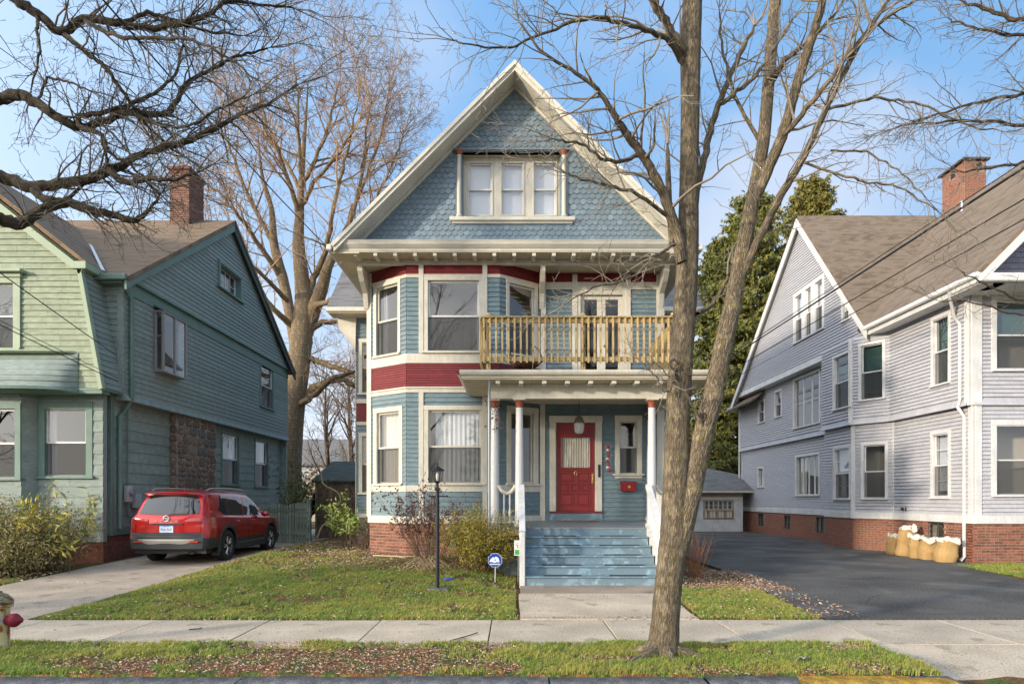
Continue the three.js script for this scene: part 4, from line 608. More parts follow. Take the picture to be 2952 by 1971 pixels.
// ------------------------------------------------------------------ the green house
const green = thing('green_house', 'dark green shingled house with gambrel front and stone chimney breast', 'house');
setSeed(21);
{
  const H = green, XS = -9.3, XB = -9.55, d0 = 15.4, d1 = 26.6, EV = 6.95, RG = 10.6, dm = (d0 + d1) / 2, SK = 4.12;
  const B = (f, name, s0, s1, t0, t1, n0, n1, mat = M.greenTrim, c = 0.005) => setFrame(mesh(name, new Geo().cbox(s0, s1, t0, t1, n0, n1, c), mat, H), f);
  const dark = shades([0.30, 0.355, 0.315], 0.07, (c) => painted(c, { roughness: 0.75 })), pale = shades([0.36, 0.41, 0.285], 0.05, (c) => painted(c, { roughness: 0.75 }));
  // side gable wall: a wall at x = XS that runs back; s grows with depth reversed, left to right from outside = far is right
  const fs = frame([XS, d0], [XS, d1]); const sOf = (u, x = XS) => DX(u, x) - d0, tOf = (v, u, x = XS) => Y(v, DX(u, x));
  const hBay = [sOf(352), sOf(405), 5.05, 6.45], hG = [sOf(495), sOf(542), 8.25, 9.0], hR = [sOf(597), sOf(624), tOf(935, 610), tOf(838, 610)];
  const w = wall(H, 'side_wall', fs, [[0, SK], [fs.L, SK], [fs.L, EV], [fs.L / 2, RG], [0, EV]], [hBay, hG, hR], dark[1]);
  const run = (t) => (t < EV ? 0 : (t - EV) / (RG - EV) * fs.L / 2);
  boards(H, w, { t0: SK, t1: 6.55, pitch: 0.128, left: 0.06, right: fs.L, holes: [hBay, hR], mats: dark, name: 'wall_shingle_course', p0: 0.022 });
  boards(H, w, { t0: 6.92, t1: RG - 0.1, pitch: 0.128, left: (t) => run(t) + 0.05, right: (t) => fs.L - run(t) - 0.05, holes: [hG], mats: dark, name: 'wall_shingle_course', p0: 0.11, p1: 0.09 });
  B(fs, 'belt_board', 0, fs.L, 6.55, 6.86, 0, 0.035); B(fs, 'belt_drip', -0.02, fs.L + 0.02, 6.86, 6.93, 0, 0.12);
  // flared skirt over the lower wall
  setFrame(mesh('skirt', new Geo().prism([V(0, SK, 0.025), V(0, SK - 0.12, 0.09), V(0, SK - 0.14, 0.09), V(0, SK - 0.14, -0.3), V(0, SK, -0.1)], V(fs.L, 0, 0)), dark[1], H), fs);
  win(H, fs, hG, { trim: M.greenTrim, cw: 0.09, proud: 0.15, kind: 'single', sashMat: M.white, muntins: 4, bars: 2, ear: 0.12, deep: -0.5 }); win(H, fs, hR, { trim: M.greenTrim, cw: 0.1, sashMat: M.white, curtain: 'none' });
  // greenhouse window with flowers
  {
    const [a, b, c, d] = hBay, o = 0.24, g = new Geo(); for (const [x, z] of [[a, o], [b, o], [lerp(a, b, 0.5), o]]) g.cbox(x - 0.03, x + 0.03, c - 0.1, d, z - 0.03, z + 0.03, 0.004); g.cbox(a - 0.03, b + 0.03, d, d + 0.05, 0, o + 0.04, 0.004).cbox(a - 0.031, b + 0.031, c - 0.14, c - 0.1, 0, o + 0.035, 0.004).cbox(a - 0.02, a + 0.02, lerp(c, d, 0.55), lerp(c, d, 0.55) + 0.03, 0.02, o - 0.03, 0.003);
    g.cbox(a - 0.03, a + 0.03, c - 0.1, d, 0.02, 0.07, 0.004).cbox(b - 0.03, b + 0.03, c - 0.1, d, 0.02, 0.07, 0.004);
    const wd = setFrame(mesh('garden_window', g, std([0.30, 0.27, 0.25], { roughness: 0.6 }), H), fs);
    mesh('pane', new Geo().quad(V(a, c - 0.1, o), V(b, c - 0.1, o), V(b, d, o), V(a, d, o)).quad(V(a, c - 0.1, 0.05), V(a, c - 0.1, o), V(a, d, o), V(a, d, 0.05)), M.glass, wd);
    mesh('roof_lid', slabRoof([V(a - 0.05, d + 0.05, o + 0.05), V(b + 0.05, d + 0.05, o + 0.05), V(b + 0.05, d + 0.2, 0.0), V(a - 0.05, d + 0.2, 0)], 0.03), M.greenTrim, wd);
    mesh('room_interior', new Geo().box(a - 0.2, b + 0.2, c - 0.2, d + 0.2, -1.2, -1.18), M.room, wd);
    setSeed(8); const lf = new Geo(), fl = new Geo(); for (let i = 0; i < 120; i++) { const p = V(rr(a + 0.05, b - 0.05), c - 0.08 + rr(0, 0.3), rr(0.1, o - 0.05)), q = i % 3 ? lf : fl, e = rr(0.025, 0.05); q.tri(p, p.clone().add(V(rr(-e, e), rr(0, e), rr(-e, e))), p.clone().add(V(rr(-e, e), rr(0, e * 1.4), rr(-e, e)))); }
    mesh('potted_foliage', lf, std([0.10, 0.19, 0.04], { side: THREE.DoubleSide }), wd); mesh('red_flowers', fl, std([0.55, 0.02, 0.05], { side: THREE.DoubleSide }), wd);
  }
  // lower side wall: wide courses, windows, chimney breast
  const fl = frame([XB, d0 - 0.1], [XB, d1]), sl = (u) => DX(u, XB) - d0 + 0.1, tl = (v, u) => Y(v, DX(u, XB));
  const hA = [sl(508), sl(545), tl(1111, 526), tl(996, 526)], hB = [sl(584), sl(612), tl(1116, 598), tl(1012, 598)];
  const wl = wall(H, 'lower_side_wall', fl, rectPoly(fl.L, 0.75, SK + 0.05), [hA, hB], dark[1]);
  boards(H, wl, { t0: 0.95, t1: SK, pitch: 0.262, left: 0.1, right: fl.L, holes: [hA, hB, [sl(388), sl(477), 0, 9]], mats: dark, name: 'wide_shingle_course', len: 1.6, p0: 0.024 });
  B(fl, 'corner_board', -0.02, 0.1, 0.75, SK, 0, 0.045); for (const h of [hA, hB]) win(H, fl, h, { flare: [1.2, 1.2], trim: M.greenTrim, cw: 0.085, sashMat: M.white, curtain: 'side', both: true, curtainMat: M.sheer, sashW: 0.05 });
  wall(H, 'brick_foundation', fl, rectPoly(fl.L, 0, 0.76), [], M.brick[0], 0.2); B(fl, 'water_table', 0, fl.L, 0.76, 0.95, 0, 0.05);
  // fieldstone chimney breast: stones set in mortar
  {
    const a = sl(388), b = sl(477), f = fl, dp = 0.22; const core = setFrame(mesh('chimney_breast', new Geo().box(a, b, 0.1, SK + 0.02, 0, dp), std([0.46, 0.41, 0.35], { map: T.stone, roughness: 1 }), H), f);
    const cols = [[0.50, 0.39, 0.30], [0.38, 0.29, 0.23], [0.56, 0.46, 0.36], [0.44, 0.28, 0.22], [0.34, 0.32, 0.30]].map((c) => std(c, { map: T.stone, bumpMap: T.fineB, bumpScale: 0.008, roughness: 0.95 }));
    const stoneG = (x0, x1, y0, y1, z, N, ax) => { const n = 8, o = [], cx = (x0 + x1) / 2, cy = (y0 + y1) / 2, ph = rr(0, 6); for (let i = 0; i < n; i++) { const t = i / n * 6.283, c = Math.cos(t), s = Math.sin(t), k = 1 / Math.pow(Math.pow(Math.abs(c), 3.2) + Math.pow(Math.abs(s), 3.2), 1 / 3.2) * rr(0.86, 1.02); o.push([cx + c * k * (x1 - x0) / 2, cy + s * k * (y1 - y0) / 2]); } const g = new Geo(), mk = (p, q, h) => (ax ? V(dpx(h), q, p) : V(p, q, z + h)); const dpx = (h) => N * h + z; const top = mk(cx + rr(-0.02, 0.02), cy, rr(0.03, 0.05)); for (let i = 0; i < n; i++) { const j = (i + 1) % n, [p, q] = o[i], [r, t] = o[j], in1 = mk(lerp(cx, p, 0.8), lerp(cy, q, 0.8), 0.03), in2 = mk(lerp(cx, r, 0.8), lerp(cy, t, 0.8), 0.03); const fl2 = ax && N < 0; fl2 ? g.tri(top, in2, in1) : g.tri(top, in1, in2); fl2 ? g.quad(mk(r, t, -0.01), mk(p, q, -0.01), in1, in2) : g.quad(mk(p, q, -0.01), mk(r, t, -0.01), in2, in1); } return g; };
    setSeed(77); let y = 0.12; while (y < SK - 0.02) { const h = Math.min(rr(0.16, 0.34), SK - y); let x = a - 0.02; while (x < b - 0.05) { const wd2 = Math.min(rr(0.2, 0.55), b + 0.02 - x); const split = h > 0.26 && rnd() < 0.5; if (split) { const m = rr(0.4, 0.6); mesh('stone', stoneG(x, x + wd2, y, y + h * m, dp), pick(cols), core); mesh('stone', stoneG(x, x + wd2, y + h * m, y + h, dp), pick(cols), core); } else mesh('stone', stoneG(x, x + wd2, y - rr(0, 0.03), y + h + rr(0, 0.03), dp), pick(cols), core); x += wd2; } mesh('stone', stoneG(0.0, dp, y, y + h, a, -1, true), pick(cols), core); y += h; }
  }
  // main roof over the side gable
  const rf = (pts) => mesh('main_roof', slabRoof(pts, 0.1), M.roofTan, H);
  rf([V(-22, EV - 0.12, -d0 + 0.28), V(XS + 0.28, EV - 0.12, -d0 + 0.28), V(XS + 0.28, RG + 0.06, -dm), V(-22, RG + 0.06, -dm)]); rf([V(XS + 0.28, EV - 0.12, -d1 - 0.28), V(-22, EV - 0.12, -d1 - 0.28), V(-22, RG + 0.06, -dm), V(XS + 0.28, RG + 0.06, -dm)]);
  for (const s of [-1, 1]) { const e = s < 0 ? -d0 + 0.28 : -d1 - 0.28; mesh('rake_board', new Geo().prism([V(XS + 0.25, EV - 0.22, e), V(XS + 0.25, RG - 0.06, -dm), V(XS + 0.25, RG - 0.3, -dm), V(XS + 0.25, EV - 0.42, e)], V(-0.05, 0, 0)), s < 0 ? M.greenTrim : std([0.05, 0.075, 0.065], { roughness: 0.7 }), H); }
  // gutter, eave box and downspout at the front corner
  mesh('gutter', new Geo().cbox(-9.95, XS + 0.25, EV - 0.2, EV - 0.06, -d0 + 0.2, -d0 + 0.33, 0.02), M.greenTrim, H); mesh('eave_soffit', new Geo().box(-22, XS + 0.1, EV - 0.24, EV - 0.21, -d0 - 0.1, -d0 + 0.22), M.greenTrim, H);
  { const xx = XS + 0.09, dd = DX(302, xx); mesh('downspout', new Geo().tube([V(XS + 0.1, EV - 0.15, -d0 + 0.2), V(xx, EV - 0.5, -dd), V(xx, SK - 0.05, -dd), V(XB + 0.09, SK - 0.35, -15.75), V(XB + 0.09, SK - 0.5, -15.55), V(XB + 0.09, 0.9, -15.55)], 0.055, 8, true), M.greenTrim, H); }
  // front of the main block beside the wing
  const ff = frame([-22, 15.44], [XS, 15.44]); const w3 = wall(H, 'front_wall', ff, rectPoly(ff.L, SK, EV), [], dark[1]); boards(H, w3, { t0: SK, t1: EV - 0.2, pitch: 0.135, left: ff.L - 1.6, right: (t) => ff.L + 0.02, mats: dark, name: 'wall_shingle_course' });
  // gambrel wing, its front at 14.8 m
  const DWg = 14.8, fw = frame([-17, DWg], [-9, DWg]), sx = (x) => x + 17, pk = [-13.55, 9.85], kk = [-9.85, 6.98], bt = [-9.34, 4.16];
  const mir = (p) => [2 * pk[0] - p[0], p[1]]; const hW = [sx(X(-62, DWg)), sx(X(33, DWg)), Y(800, DWg), Y(650, DWg)];
  const poly = [mir(bt), bt, kk, pk, mir(kk)].map(([x, y]) => [sx(x), y]);
  const w4 = wall(H, 'gambrel_wall', fw, poly, [hW], pale[1]);
  const rightAt = (t) => sx(t < kk[1] ? lerp(bt[0], kk[0], (t - bt[1]) / (kk[1] - bt[1])) : lerp(kk[0], pk[0], (t - kk[1]) / (pk[1] - kk[1])));
  boards(H, w4, { t0: bt[1], t1: pk[1] - 0.1, pitch: 0.137, left: (t) => 2 * sx(pk[0]) - rightAt(t), right: (t) => rightAt(t) - 0.06, holes: [[hW[0] - 0.05, hW[1] + 0.05, hW[2] - 0.1, hW[3] + 0.1]], mats: pale, name: 'wall_shingle', len: 0.62, jit: 0.004 });
  const w5 = win(H, fw, hW, { flare: [2, 1.5], trim: M.paleGreen, cw: 0.16, proud: 0.06, sashMat: M.white, ear: 0.02 });
  setFrame(mesh('window_hood', new Geo().cbox(hW[0] - 0.3, hW[1] + 0.27, hW[3] + 0.22, hW[3] + 0.29, 0, 0.2, 0.01).cbox(hW[0] - 0.24, hW[1] + 0.2, hW[3] + 0.12, hW[3] + 0.22, 0, 0.1, 0.01), M.paleGreen, H), fw); w5;
  // bowed skirt above the bay and its ledge
  { const rows = [], n = 24; for (const [y, k] of [[4.95, 0.02], [4.75, 0.2], [4.5, 0.36], [4.25, 0.48], [4.12, 0.52]]) { const r = []; for (let i = 0; i <= n; i++) { const t = i / n, x = lerp(sx(-12.9), sx(-9.95), t), c = Math.pow(1 - Math.pow(Math.abs(t * 2 - 1), 3), 0.6); r.push(V(x, y - 0.03 * c, 0.02 + k * c)); } rows.push(r); } setFrame(mesh('bowed_skirt', new Geo().grid(rows, true, (q) => [q.x, q.y]), dark[2], H), fw); const cs = H.children[H.children.length - 1];
    for (let k = 0; k < 6; k++) { const y = 4.15 + k * 0.135; const rws = [0.03, 0.006].map((o, q) => { const r = []; for (let i = 0; i <= n; i++) { const t = i / n, x = lerp(sx(-12.9), sx(-9.95), t), c = Math.pow(1 - Math.pow(Math.abs(t * 2 - 1), 3), 0.6), yy = y + q * 0.137, kk2 = 0.52 - 0.5 * Math.pow(Math.max(0, (yy - 4.12) / 0.83), 1.25); r.push(V(x, yy - 0.03 * c, 0.02 + kk2 * c + o)); } return r; }); mesh('curved_shingle_course', new Geo().grid(rws, false, (q) => [q.x, q.y]), pick(dark), cs); }
    const led = []; for (const [y, o] of [[4.12, 0.02], [4.12, 0.62], [4.02, 0.60], [4.0, 0.1]]) { const r = []; for (let i = 0; i <= n; i++) { const t = i / n, x = lerp(sx(-12.95), sx(-9.85), t), c = Math.pow(1 - Math.pow(Math.abs(t * 2 - 1), 3), 0.6); r.push(V(x, y, o * c)); } led.push(r); } setFrame(mesh('bow_cornice', new Geo().grid(led, false), M.greenTrim, H), fw);
    const shelf = []; for (const [y, o] of [[5.0, 0.0], [5.0, 0.2], [4.95, 0.2], [4.94, 0.0]]) { const r = []; for (let i = 0; i <= n; i++) { const t = i / n, x = lerp(sx(-12.9), sx(X(170, 14.7)), t), c = Math.pow(1 - Math.pow(Math.abs(t * 2 - 1), 6), 0.7); r.push(V(x, y, o * c + 0.01)); } shelf.push(r); } setFrame(mesh('window_shelf', new Geo().grid(shelf, false), M.paleGreen, H), fw); }
  setFrame(mesh('wing_skirt_trim', new Geo().cbox(sx(mir(bt)[0]), sx(bt[0] - 0.02), 4.02, 4.15, -0.2, 0.09, 0.01), M.greenTrim, H), fw);
  // gambrel roof slopes (shingled sides) and trim
  const gz = (a, b, nm, mat, th) => mesh(nm, slabRoof([V(a[0], a[1], -DWg + 0.16), V(a[0], a[1], -20.5), V(b[0], b[1], -20.5), V(b[0], b[1], -DWg + 0.16)].reverse(), th), mat, H);
  gz([kk[0] + 0.14, kk[1] - 0.06], [pk[0], pk[1] + 0.08], 'wing_roof', M.roofTan, 0.09); gz([pk[0], pk[1] + 0.08], [2 * pk[0] - kk[0] - 0.14, kk[1] - 0.06], 'wing_roof', M.roofTan, 0.09);
  // steep lower slope seen from the side: courses that run back to the main block
  { const f = frame([-9.6, DWg], [-9.6, 15.44]); const g = mesh('gambrel_side', new Geo().quad(V(bt[0], bt[1], -DWg), V(bt[0] + 0.02, bt[1], -15.44), V(kk[0], kk[1], -15.44), V(kk[0], kk[1], -DWg)), dark[1], H); f; const n = 21; for (let k = 0; k < n; k++) { const a = k / n, b = (k + 1) / n, q = (t, o) => [lerp(bt[0], kk[0], t) + o, lerp(bt[1], kk[1], t)]; const [ax, ay] = q(a, 0.026), [bx, by] = q(b, 0.006); mesh('side_shingle_course', new Geo().quad(V(ax, ay, -DWg + 0.02), V(ax, ay, -15.44), V(bx, by + 0.006, -15.44), V(bx, by + 0.006, -DWg + 0.02)).quad(V(ax - 0.03, ay, -DWg + 0.02), V(ax - 0.03, ay, -15.44), V(ax, ay, -15.44), V(ax, ay, -DWg + 0.02)), pick(dark), g); } }
  const rk = (a, b, w2, mat) => { const n = V(-(b[1] - a[1]), b[0] - a[0], 0).normalize().multiplyScalar(w2), A = V(a[0], a[1], -DWg + 0.15), Bv = V(b[0], b[1], -DWg + 0.15); mesh('wing_rake', new Geo().prism([A, Bv, Bv.clone().add(n), A.clone().add(n)], V(0, 0, -0.13)), mat, H); };
  rk([bt[0] + 0.02, bt[1] - 0.03], [kk[0] + 0.02, kk[1] - 0.03], 0.09, M.paleGreen); rk([kk[0] + 0.1, kk[1] - 0.13], [pk[0], pk[1] - 0.04], 0.16, M.paleGreen);
  mesh('valley_flashing', new Geo().quad(V(-9.7, 7.02, -15.2), V(-9.6, 6.98, -15.2), V(-11.2, 8.35, -17.2), V(-11.3, 8.42, -17.2)), M.white, H); mesh('return_eave', new Geo().cbox(-10.0, -9.66, 6.83, 7.0, -15.44, -DWg + 0.2, 0.01), M.paleGreen, H);
  // ground floor front: angled bay and wall
  const fg2 = frame([-11.05, 15.05], [XB, 15.05]), hF = [X(103, 15.05) + 11.05, X(198, 15.05) + 11.05, Y(1093, 15.05), Y(937, 15.05)];
  const w6 = wall(H, 'lower_front_wall', fg2, rectPoly(fg2.L, 0.6, SK), [hF], dark[2]); boards(H, w6, { t0: 0.9, t1: 3.95, pitch: 0.262, left: 0, right: fg2.L, holes: [[hF[0], hF[1], hF[2] - 0.05, hF[3] + 0.05]], mats: dark, name: 'wide_shingle_course', len: 1.2, p0: 0.024 });
  win(H, fg2, hF, { flare: [2.2, 0.0], trim: M.greenTrim, cw: 0.15, sashMat: M.white, curtain: 'side', curtainMat: M.sheer, sashW: 0.05, ear: 0.04, cfrac: 0.14 });
  const fg3 = frame([-11.2, 14.72], [-11.05, 15.05]); wall(H, 'lower_front_wall', fg3, rectPoly(fg3.L, 0.6, SK), [], dark[2]);
  const fg4 = frame([-16, 14.72], [-11.2, 14.72]), hF2 = [X(-62, 14.72) + 16, X(35, 14.72) + 16, Y(1097, 14.72), Y(937, 14.72)];
  const w8 = wall(H, 'lower_front_wall', fg4, rectPoly(fg4.L, 0.6, SK), [hF2], dark[2]); boards(H, w8, { t0: 0.9, t1: 3.95, pitch: 0.262, left: 2.5, right: fg4.L, mats: dark, holes: [[hF2[0], hF2[1], hF2[2] - 0.05, hF2[3] + 0.05]], name: 'wide_shingle_course', p0: 0.024 });
  win(H, fg4, hF2, { flare: [2, 1.1], trim: M.greenTrim, cw: 0.13, sashMat: M.white, sashW: 0.05, ear: 0.04 }); B(fg4, 'frieze', 0, fg4.L, 3.95, SK, 0, 0.05);
  B(fg2, 'frieze', 0, fg2.L, 3.95, SK, 0, 0.05); B(fg3, 'frieze', 0, fg3.L, 3.95, SK, 0, 0.05); mesh('floor_overhang', new Geo().box(-16, XS, SK - 0.02, SK + 0.02, -15.5, -14.7), M.greenTrim, H);
  wall(H, 'brick_foundation', fg2, rectPoly(fg2.L, 0, 0.62), [], M.brick[0], 0.2); wall(H, 'rear_wall', frame([XS, d1], [-22, d1]), rectPoly(22 + XS, 0, EV), [], dark[1]);
  // chimney
  { const x0 = X(388, 20.4), x1 = X(433, 20.4), y0 = 9.8, y1 = 12.0, g = mesh('chimney', new Geo().box(x0, x1, y0, y1, -21.35, -20.4), M.mortar, H); const f = frame([x0, 20.4], [x1, 20.4]); const c = setFrame(mesh('chimney_face', new Geo().box(0, x1 - x0, y0, y1, -0.002, 0.001), M.mortar, H), f); bricks(H, c, 0, x1 - x0, y0 + 0.4, y1, shades([0.27, 0.115, 0.08], 0.25, (q) => std(q, { map: T.brick, roughness: 0.9 }))); const f2 = frame([x1, 20.4], [x1, 21.35]); const c2 = setFrame(mesh('chimney_face', new Geo().box(0, 0.95, y0, y1, -0.002, 0.001), M.mortar, H), f2); bricks(H, c2, 0, 0.95, y0 + 0.4, y1, shades([0.27, 0.115, 0.08], 0.25, (q) => std(q, { map: T.brick, roughness: 0.9 }))); mesh('chimney_cap', new Geo().cbox(x0 - 0.06, x1 + 0.06, y1, y1 + 0.1, -21.4, -20.34, 0.01), M.brick[0], H); mesh('chimney_flashing', new Geo().cbox(x0 - 0.06, x1 + 0.06, y0 + 0.1, y0 + 0.42, -21.4, -20.33, 0.01), M.lead, H); g; }
  // electric meter and its pipes by the corner
  { const f = fl, a = 0.45; const m = setFrame(mesh('electric_meter', new Geo().cbox(a, a + 0.2, 1.55, 1.95, 0.045, 0.16, 0.01), std([0.42, 0.44, 0.45], { roughness: 0.5 }), H), f); mesh('meter_dial', new Geo().add(new THREE.CylinderGeometry(0.085, 0.085, 0.1, 18), new THREE.Matrix4().makeRotationX(Math.PI / 2).setPosition(a + 0.1, 1.78, 0.2)), M.metal, m); mesh('meter_box', new Geo().cbox(a + 0.35, a + 0.62, 1.4, 1.75, 0.045, 0.15, 0.01), std([0.40, 0.42, 0.44], { roughness: 0.5 }), m); mesh('conduit', new Geo().tube([V(a + 0.1, 1.95, 0.09), V(a + 0.1, 3.9, 0.09)], 0.022, 6).tube([V(a + 0.1, 1.55, 0.09), V(a + 0.1, 1.2, 0.09), V(a + 0.5, 1.12, 0.09), V(a + 1.2, 1.12, 0.09)], 0.022, 6), M.greenTrim, m); }
}

// ------------------------------------------------------------------ the grey house
const grey = thing('grey_house', 'pale grey clapboard house with white trim and brick foundation beside asphalt driveway', 'house');
setSeed(31);
{
  const H = grey, XW = 11.6, BR = 1.0, SKt = 3.98, EV = 6.75;
  const B = (f, name, s0, s1, t0, t1, n0, n1, mat = M.white, c = 0.005) => setFrame(mesh(name, new Geo().cbox(s0, s1, t0, t1, n0, n1, c), mat, H), f);
  const dark2 = std([0.045, 0.05, 0.05], { roughness: 0.6 });
  // wall stretches, each [far/left end, near/right end]; seen from outside left = far
  const dA1 = DX(1703, XW), dA0 = 23.6, XBy = 10.9, dB0 = 20.7, dC0 = 19.7, dE = 16.3;
  const stretch = (nm, p0, p1, holesL, holesU, opt = {}) => {
    const f = frame(p0, p1), fu = frame([p0[0] - (opt.out ?? 0.1), p0[1]], [p1[0] - (opt.out ?? 0.1) * (opt.k1 ?? 1), p1[1]]);
    const w = wall(H, nm, f, rectPoly(f.L, BR, SKt + 0.1), holesL, M.grey[1]); boards(H, w, { t0: BR + 0.2, t1: SKt - 0.02, pitch: 0.104, left: 0, right: f.L, holes: holesL, mats: M.grey, p0: 0.042 });
    const w2 = wall(H, nm, fu, rectPoly(fu.L, SKt, EV), holesU, M.grey[1]); boards(H, w2, { t0: SKt + 0.22, t1: EV, pitch: 0.104, left: 0, right: fu.L, holes: holesU, mats: M.grey, p0: 0.042 });
    // flared foot of the upper storey
    for (let k = 0; k < 2; k++) piece(H, 'clapboard', (() => { const g = new Geo(), y0 = SKt + k * 0.11, o0 = 0.09 - k * 0.05; g.quad(V(0, y0, o0), V(fu.L, y0, o0), V(fu.L, y0 + 0.115, o0 - 0.055), V(0, y0 + 0.115, o0 - 0.055)).quad(V(0, y0, -0.1), V(fu.L, y0, -0.1), V(fu.L, y0, o0), V(0, y0, o0)); return g.geo(); })(), M.grey[1], w2, fu.L * 0.1);
    B(f, 'base_trim', -0.005, f.L + 0.005, BR, BR + 0.2, 0, 0.045);
    const fw = wall(H, 'brick_foundation', f, rectPoly(f.L, -0.1, BR), opt.vents ?? [], M.mortar, 0.25); bricks(H, fw, 0, f.L, -0.02, BR - 0.004, M.brick, (opt.vents ?? []).map(([a, b, c, d]) => [a - 0.02, b + 0.02, c, d]));
    for (const v of opt.vents ?? []) win(H, f, v, { trim: dark2, cw: 0.02, proud: 0.0, sill: false, kind: 'cols', lite: 2, sashW: 0.03, name: 'cellar_window', sashMat: dark2, deep: -0.6 });
    return { f, fu, w, w2 };
  };
  const wt = { flare: [1, 0.6], trim: M.white, cw: 0.09, sashMat: M.white, sashW: 0.04, proud: 0.045, ear: 0.0 };
  const sW = (f, x, u) => f - DX(u, x);                      // s of a pixel column on a wall at x that starts (far) at distance f
  const rectW = (far, x, u0, u1, v0, v1) => { const um = (u0 + u1) / 2, d = DX(um, x); return [far - DX(u0, x), far - DX(u1, x), Y(v1, d), Y(v0, d)]; };
  // A: far stretch
  const XU = XW - 0.1;
  const A = stretch('rear_side_wall', [XW, dA1], [XW, dA0], [rectW(dA1, XW, 1741, 1752, 1074, 1116), rectW(dA1, XW, 1828, 1880, 1045, 1135)], [rectW(dA1, XU, 1742, 1754, 920, 968), rectW(dA1, XU, 1780, 1793, 898, 955), rectW(dA1, XU, 1823, 1881, 862, 975)], { vents: [rectW(dA1, XW, 1738, 1752, 1193, 1214), rectW(dA1, XW, 1798, 1813, 1196, 1219), rectW(dA1, XW, 1871, 1891, 1200, 1226)].map((r) => [r[0], r[1], 0.35, 0.9]) });
  win(H, A.f, rectW(dA1, XW, 1741, 1752, 1074, 1116), { ...wt, kind: 'cols', lite: 2 }); win(H, A.f, rectW(dA1, XW, 1828, 1880, 1045, 1135), { ...wt, kind: 'cols', lite: 4, curtain: 'side', both: true, curtainMat: M.linen });
  win(H, A.fu, rectW(dA1, XU, 1742, 1754, 920, 968), wt); win(H, A.fu, rectW(dA1, XU, 1780, 1793, 898, 955), wt); win(H, A.fu, rectW(dA1, XU, 1823, 1881, 862, 975), { ...wt, kind: 'cols', lite: 3, bars: 2 });
  // return of the bay, its long side, its angled side
  { const f = frame([XBy, dA0], [XW, dA0]); wall(H, 'bay_wall', frame([XW, dA0 + 0.02], [XBy, dA0 - 1.0]), rectPoly(1.2, -0.1, EV), [], M.grey[1]); f; }
  const dB1 = dA0 - 1.0; const XBu = XBy - 0.1;
  const hb1 = rectW(dB1, XBy, 1916, 1950, 1028, 1143), hb2 = rectW(dB1, XBu, 1915, 1950, 815, 935);
  const Bb = stretch('bay_wall', [XBy, dB1], [XBy, dB0], [hb1], [hb2], { k1: 1 }); win(H, Bb.f, hb1, { ...wt, bars: 2, curtain: 'shade', curtainMat: M.shadeWhite, shade: 0.55 }); win(H, Bb.fu, hb2, { ...wt, curtain: 'shade', shade: 0 });
  const fC = frame([XBy, dB0], [XW, dC0]), Lc = fC.L, hc = (v0, v1) => { const d = 20.2; return [Lc * 0.27, Lc * 0.80, Y(v1, d), Y(v0, d)]; };
  const hc1 = hc(1020, 1142), hc2 = hc(790, 915); const Cc = stretch('bay_wall', [XBy, dB0], [XW, dC0], [hc1], [hc2], { out: 0.08 }); win(H, Cc.f, hc1, { ...wt }); win(H, Cc.fu, hc2, { ...wt, curtain: 'shade', shade: 0.12 });
  B(fC, 'corner_board', -0.07, 0.06, BR, SKt, -0.05, 0.05); B(Cc.fu, 'corner_board', -0.07, 0.06, SKt, EV, -0.05, 0.055);
  // D: near stretch
  const hd1 = rectW(dC0, XW, 2142, 2178, 994, 1140), hd2 = rectW(dC0, XU, 2143, 2178, 728, 880), vD = [rectW(dC0, XW, 2130, 2165, 1190, 1240)].map((r) => [r[0], r[1], 0.45, 0.97]);
  const D = stretch('side_wall', [XW, dC0], [XW, dE], [hd1], [hd2], { vents: vD }); win(H, D.f, hd1, { ...wt, bars: 2, curtain: 'shade', curtainMat: M.shadeWhite, shade: 0.1 }); win(H, D.fu, hd2, { ...wt, curtain: 'shade', shade: 0 });
  B(D.f, 'corner_board', D.f.L - 0.12, D.f.L + 0.02, BR, SKt, 0, 0.05); B(D.fu, 'corner_board', D.fu.L - 0.12, D.fu.L + 0.02, SKt, EV, 0, 0.05); B(D.f, 'corner_board', -0.03, 0.05, BR, SKt, 0, 0.05); B(A.f, 'corner_board', -0.02, 0.1, BR, SKt, 0, 0.05); B(A.fu, 'corner_board', -0.02, 0.1, SKt, EV, 0, 0.05); B(A.f, 'corner_board', A.f.L - 0.1, A.f.L, BR, SKt, 0, 0.05);
  // E: the front
  const yE = (v) => Y(v, dE), he1 = [X(2284, dE) - XW, X(2284, dE) - XW + 1.0, yE(1135), yE(975)], he2 = [X(2284, dE) - XW, X(2284, dE) - XW + 1.0, yE(848), yE(688)];
  const E = stretch('front_wall', [XW, dE], [20.8, dE], [he1], [he2], { out: 0 }); win(H, E.f, he1, { ...wt, flare: [0.2, 2.5], cw: 0.13 }); win(H, E.fu, he2, { ...wt, flare: [0.2, 2.5], cw: 0.13, curtain: 'shade', shade: 0.45 });
  B(E.f, 'corner_board', 0.02, 0.19, BR, SKt, 0, 0.05); B(E.fu, 'corner_board', -0.08, 0.19, SKt, EV + 0.1, 0, 0.055);
  wall(H, 'far_wall', frame([20.8, dE], [20.8, 32]), rectPoly(15.7, 0, EV), [], M.grey[1]); wall(H, 'rear_wall', frame([20.8, dA1], [XW, dA1]), rectPoly(9.2, 0, EV), [], M.grey[1]);
  // main roof
  const xe = 11.0, ye = 7.02, xr = 16.3, yr = 12.35, df = 15.25, db = 33;
  mesh('main_roof', slabRoof([V(xe, ye, -20.7), V(xe, ye, -df), V(xr, yr, -df), V(xr, yr, -26.5)], 0.12), M.roofBrown, H); mesh('main_roof', slabRoof([V(xr, yr, -db), V(xr, yr, -df), V(21.6, ye, -df), V(21.6, ye, -db)], 0.12), M.roofBrown, H);
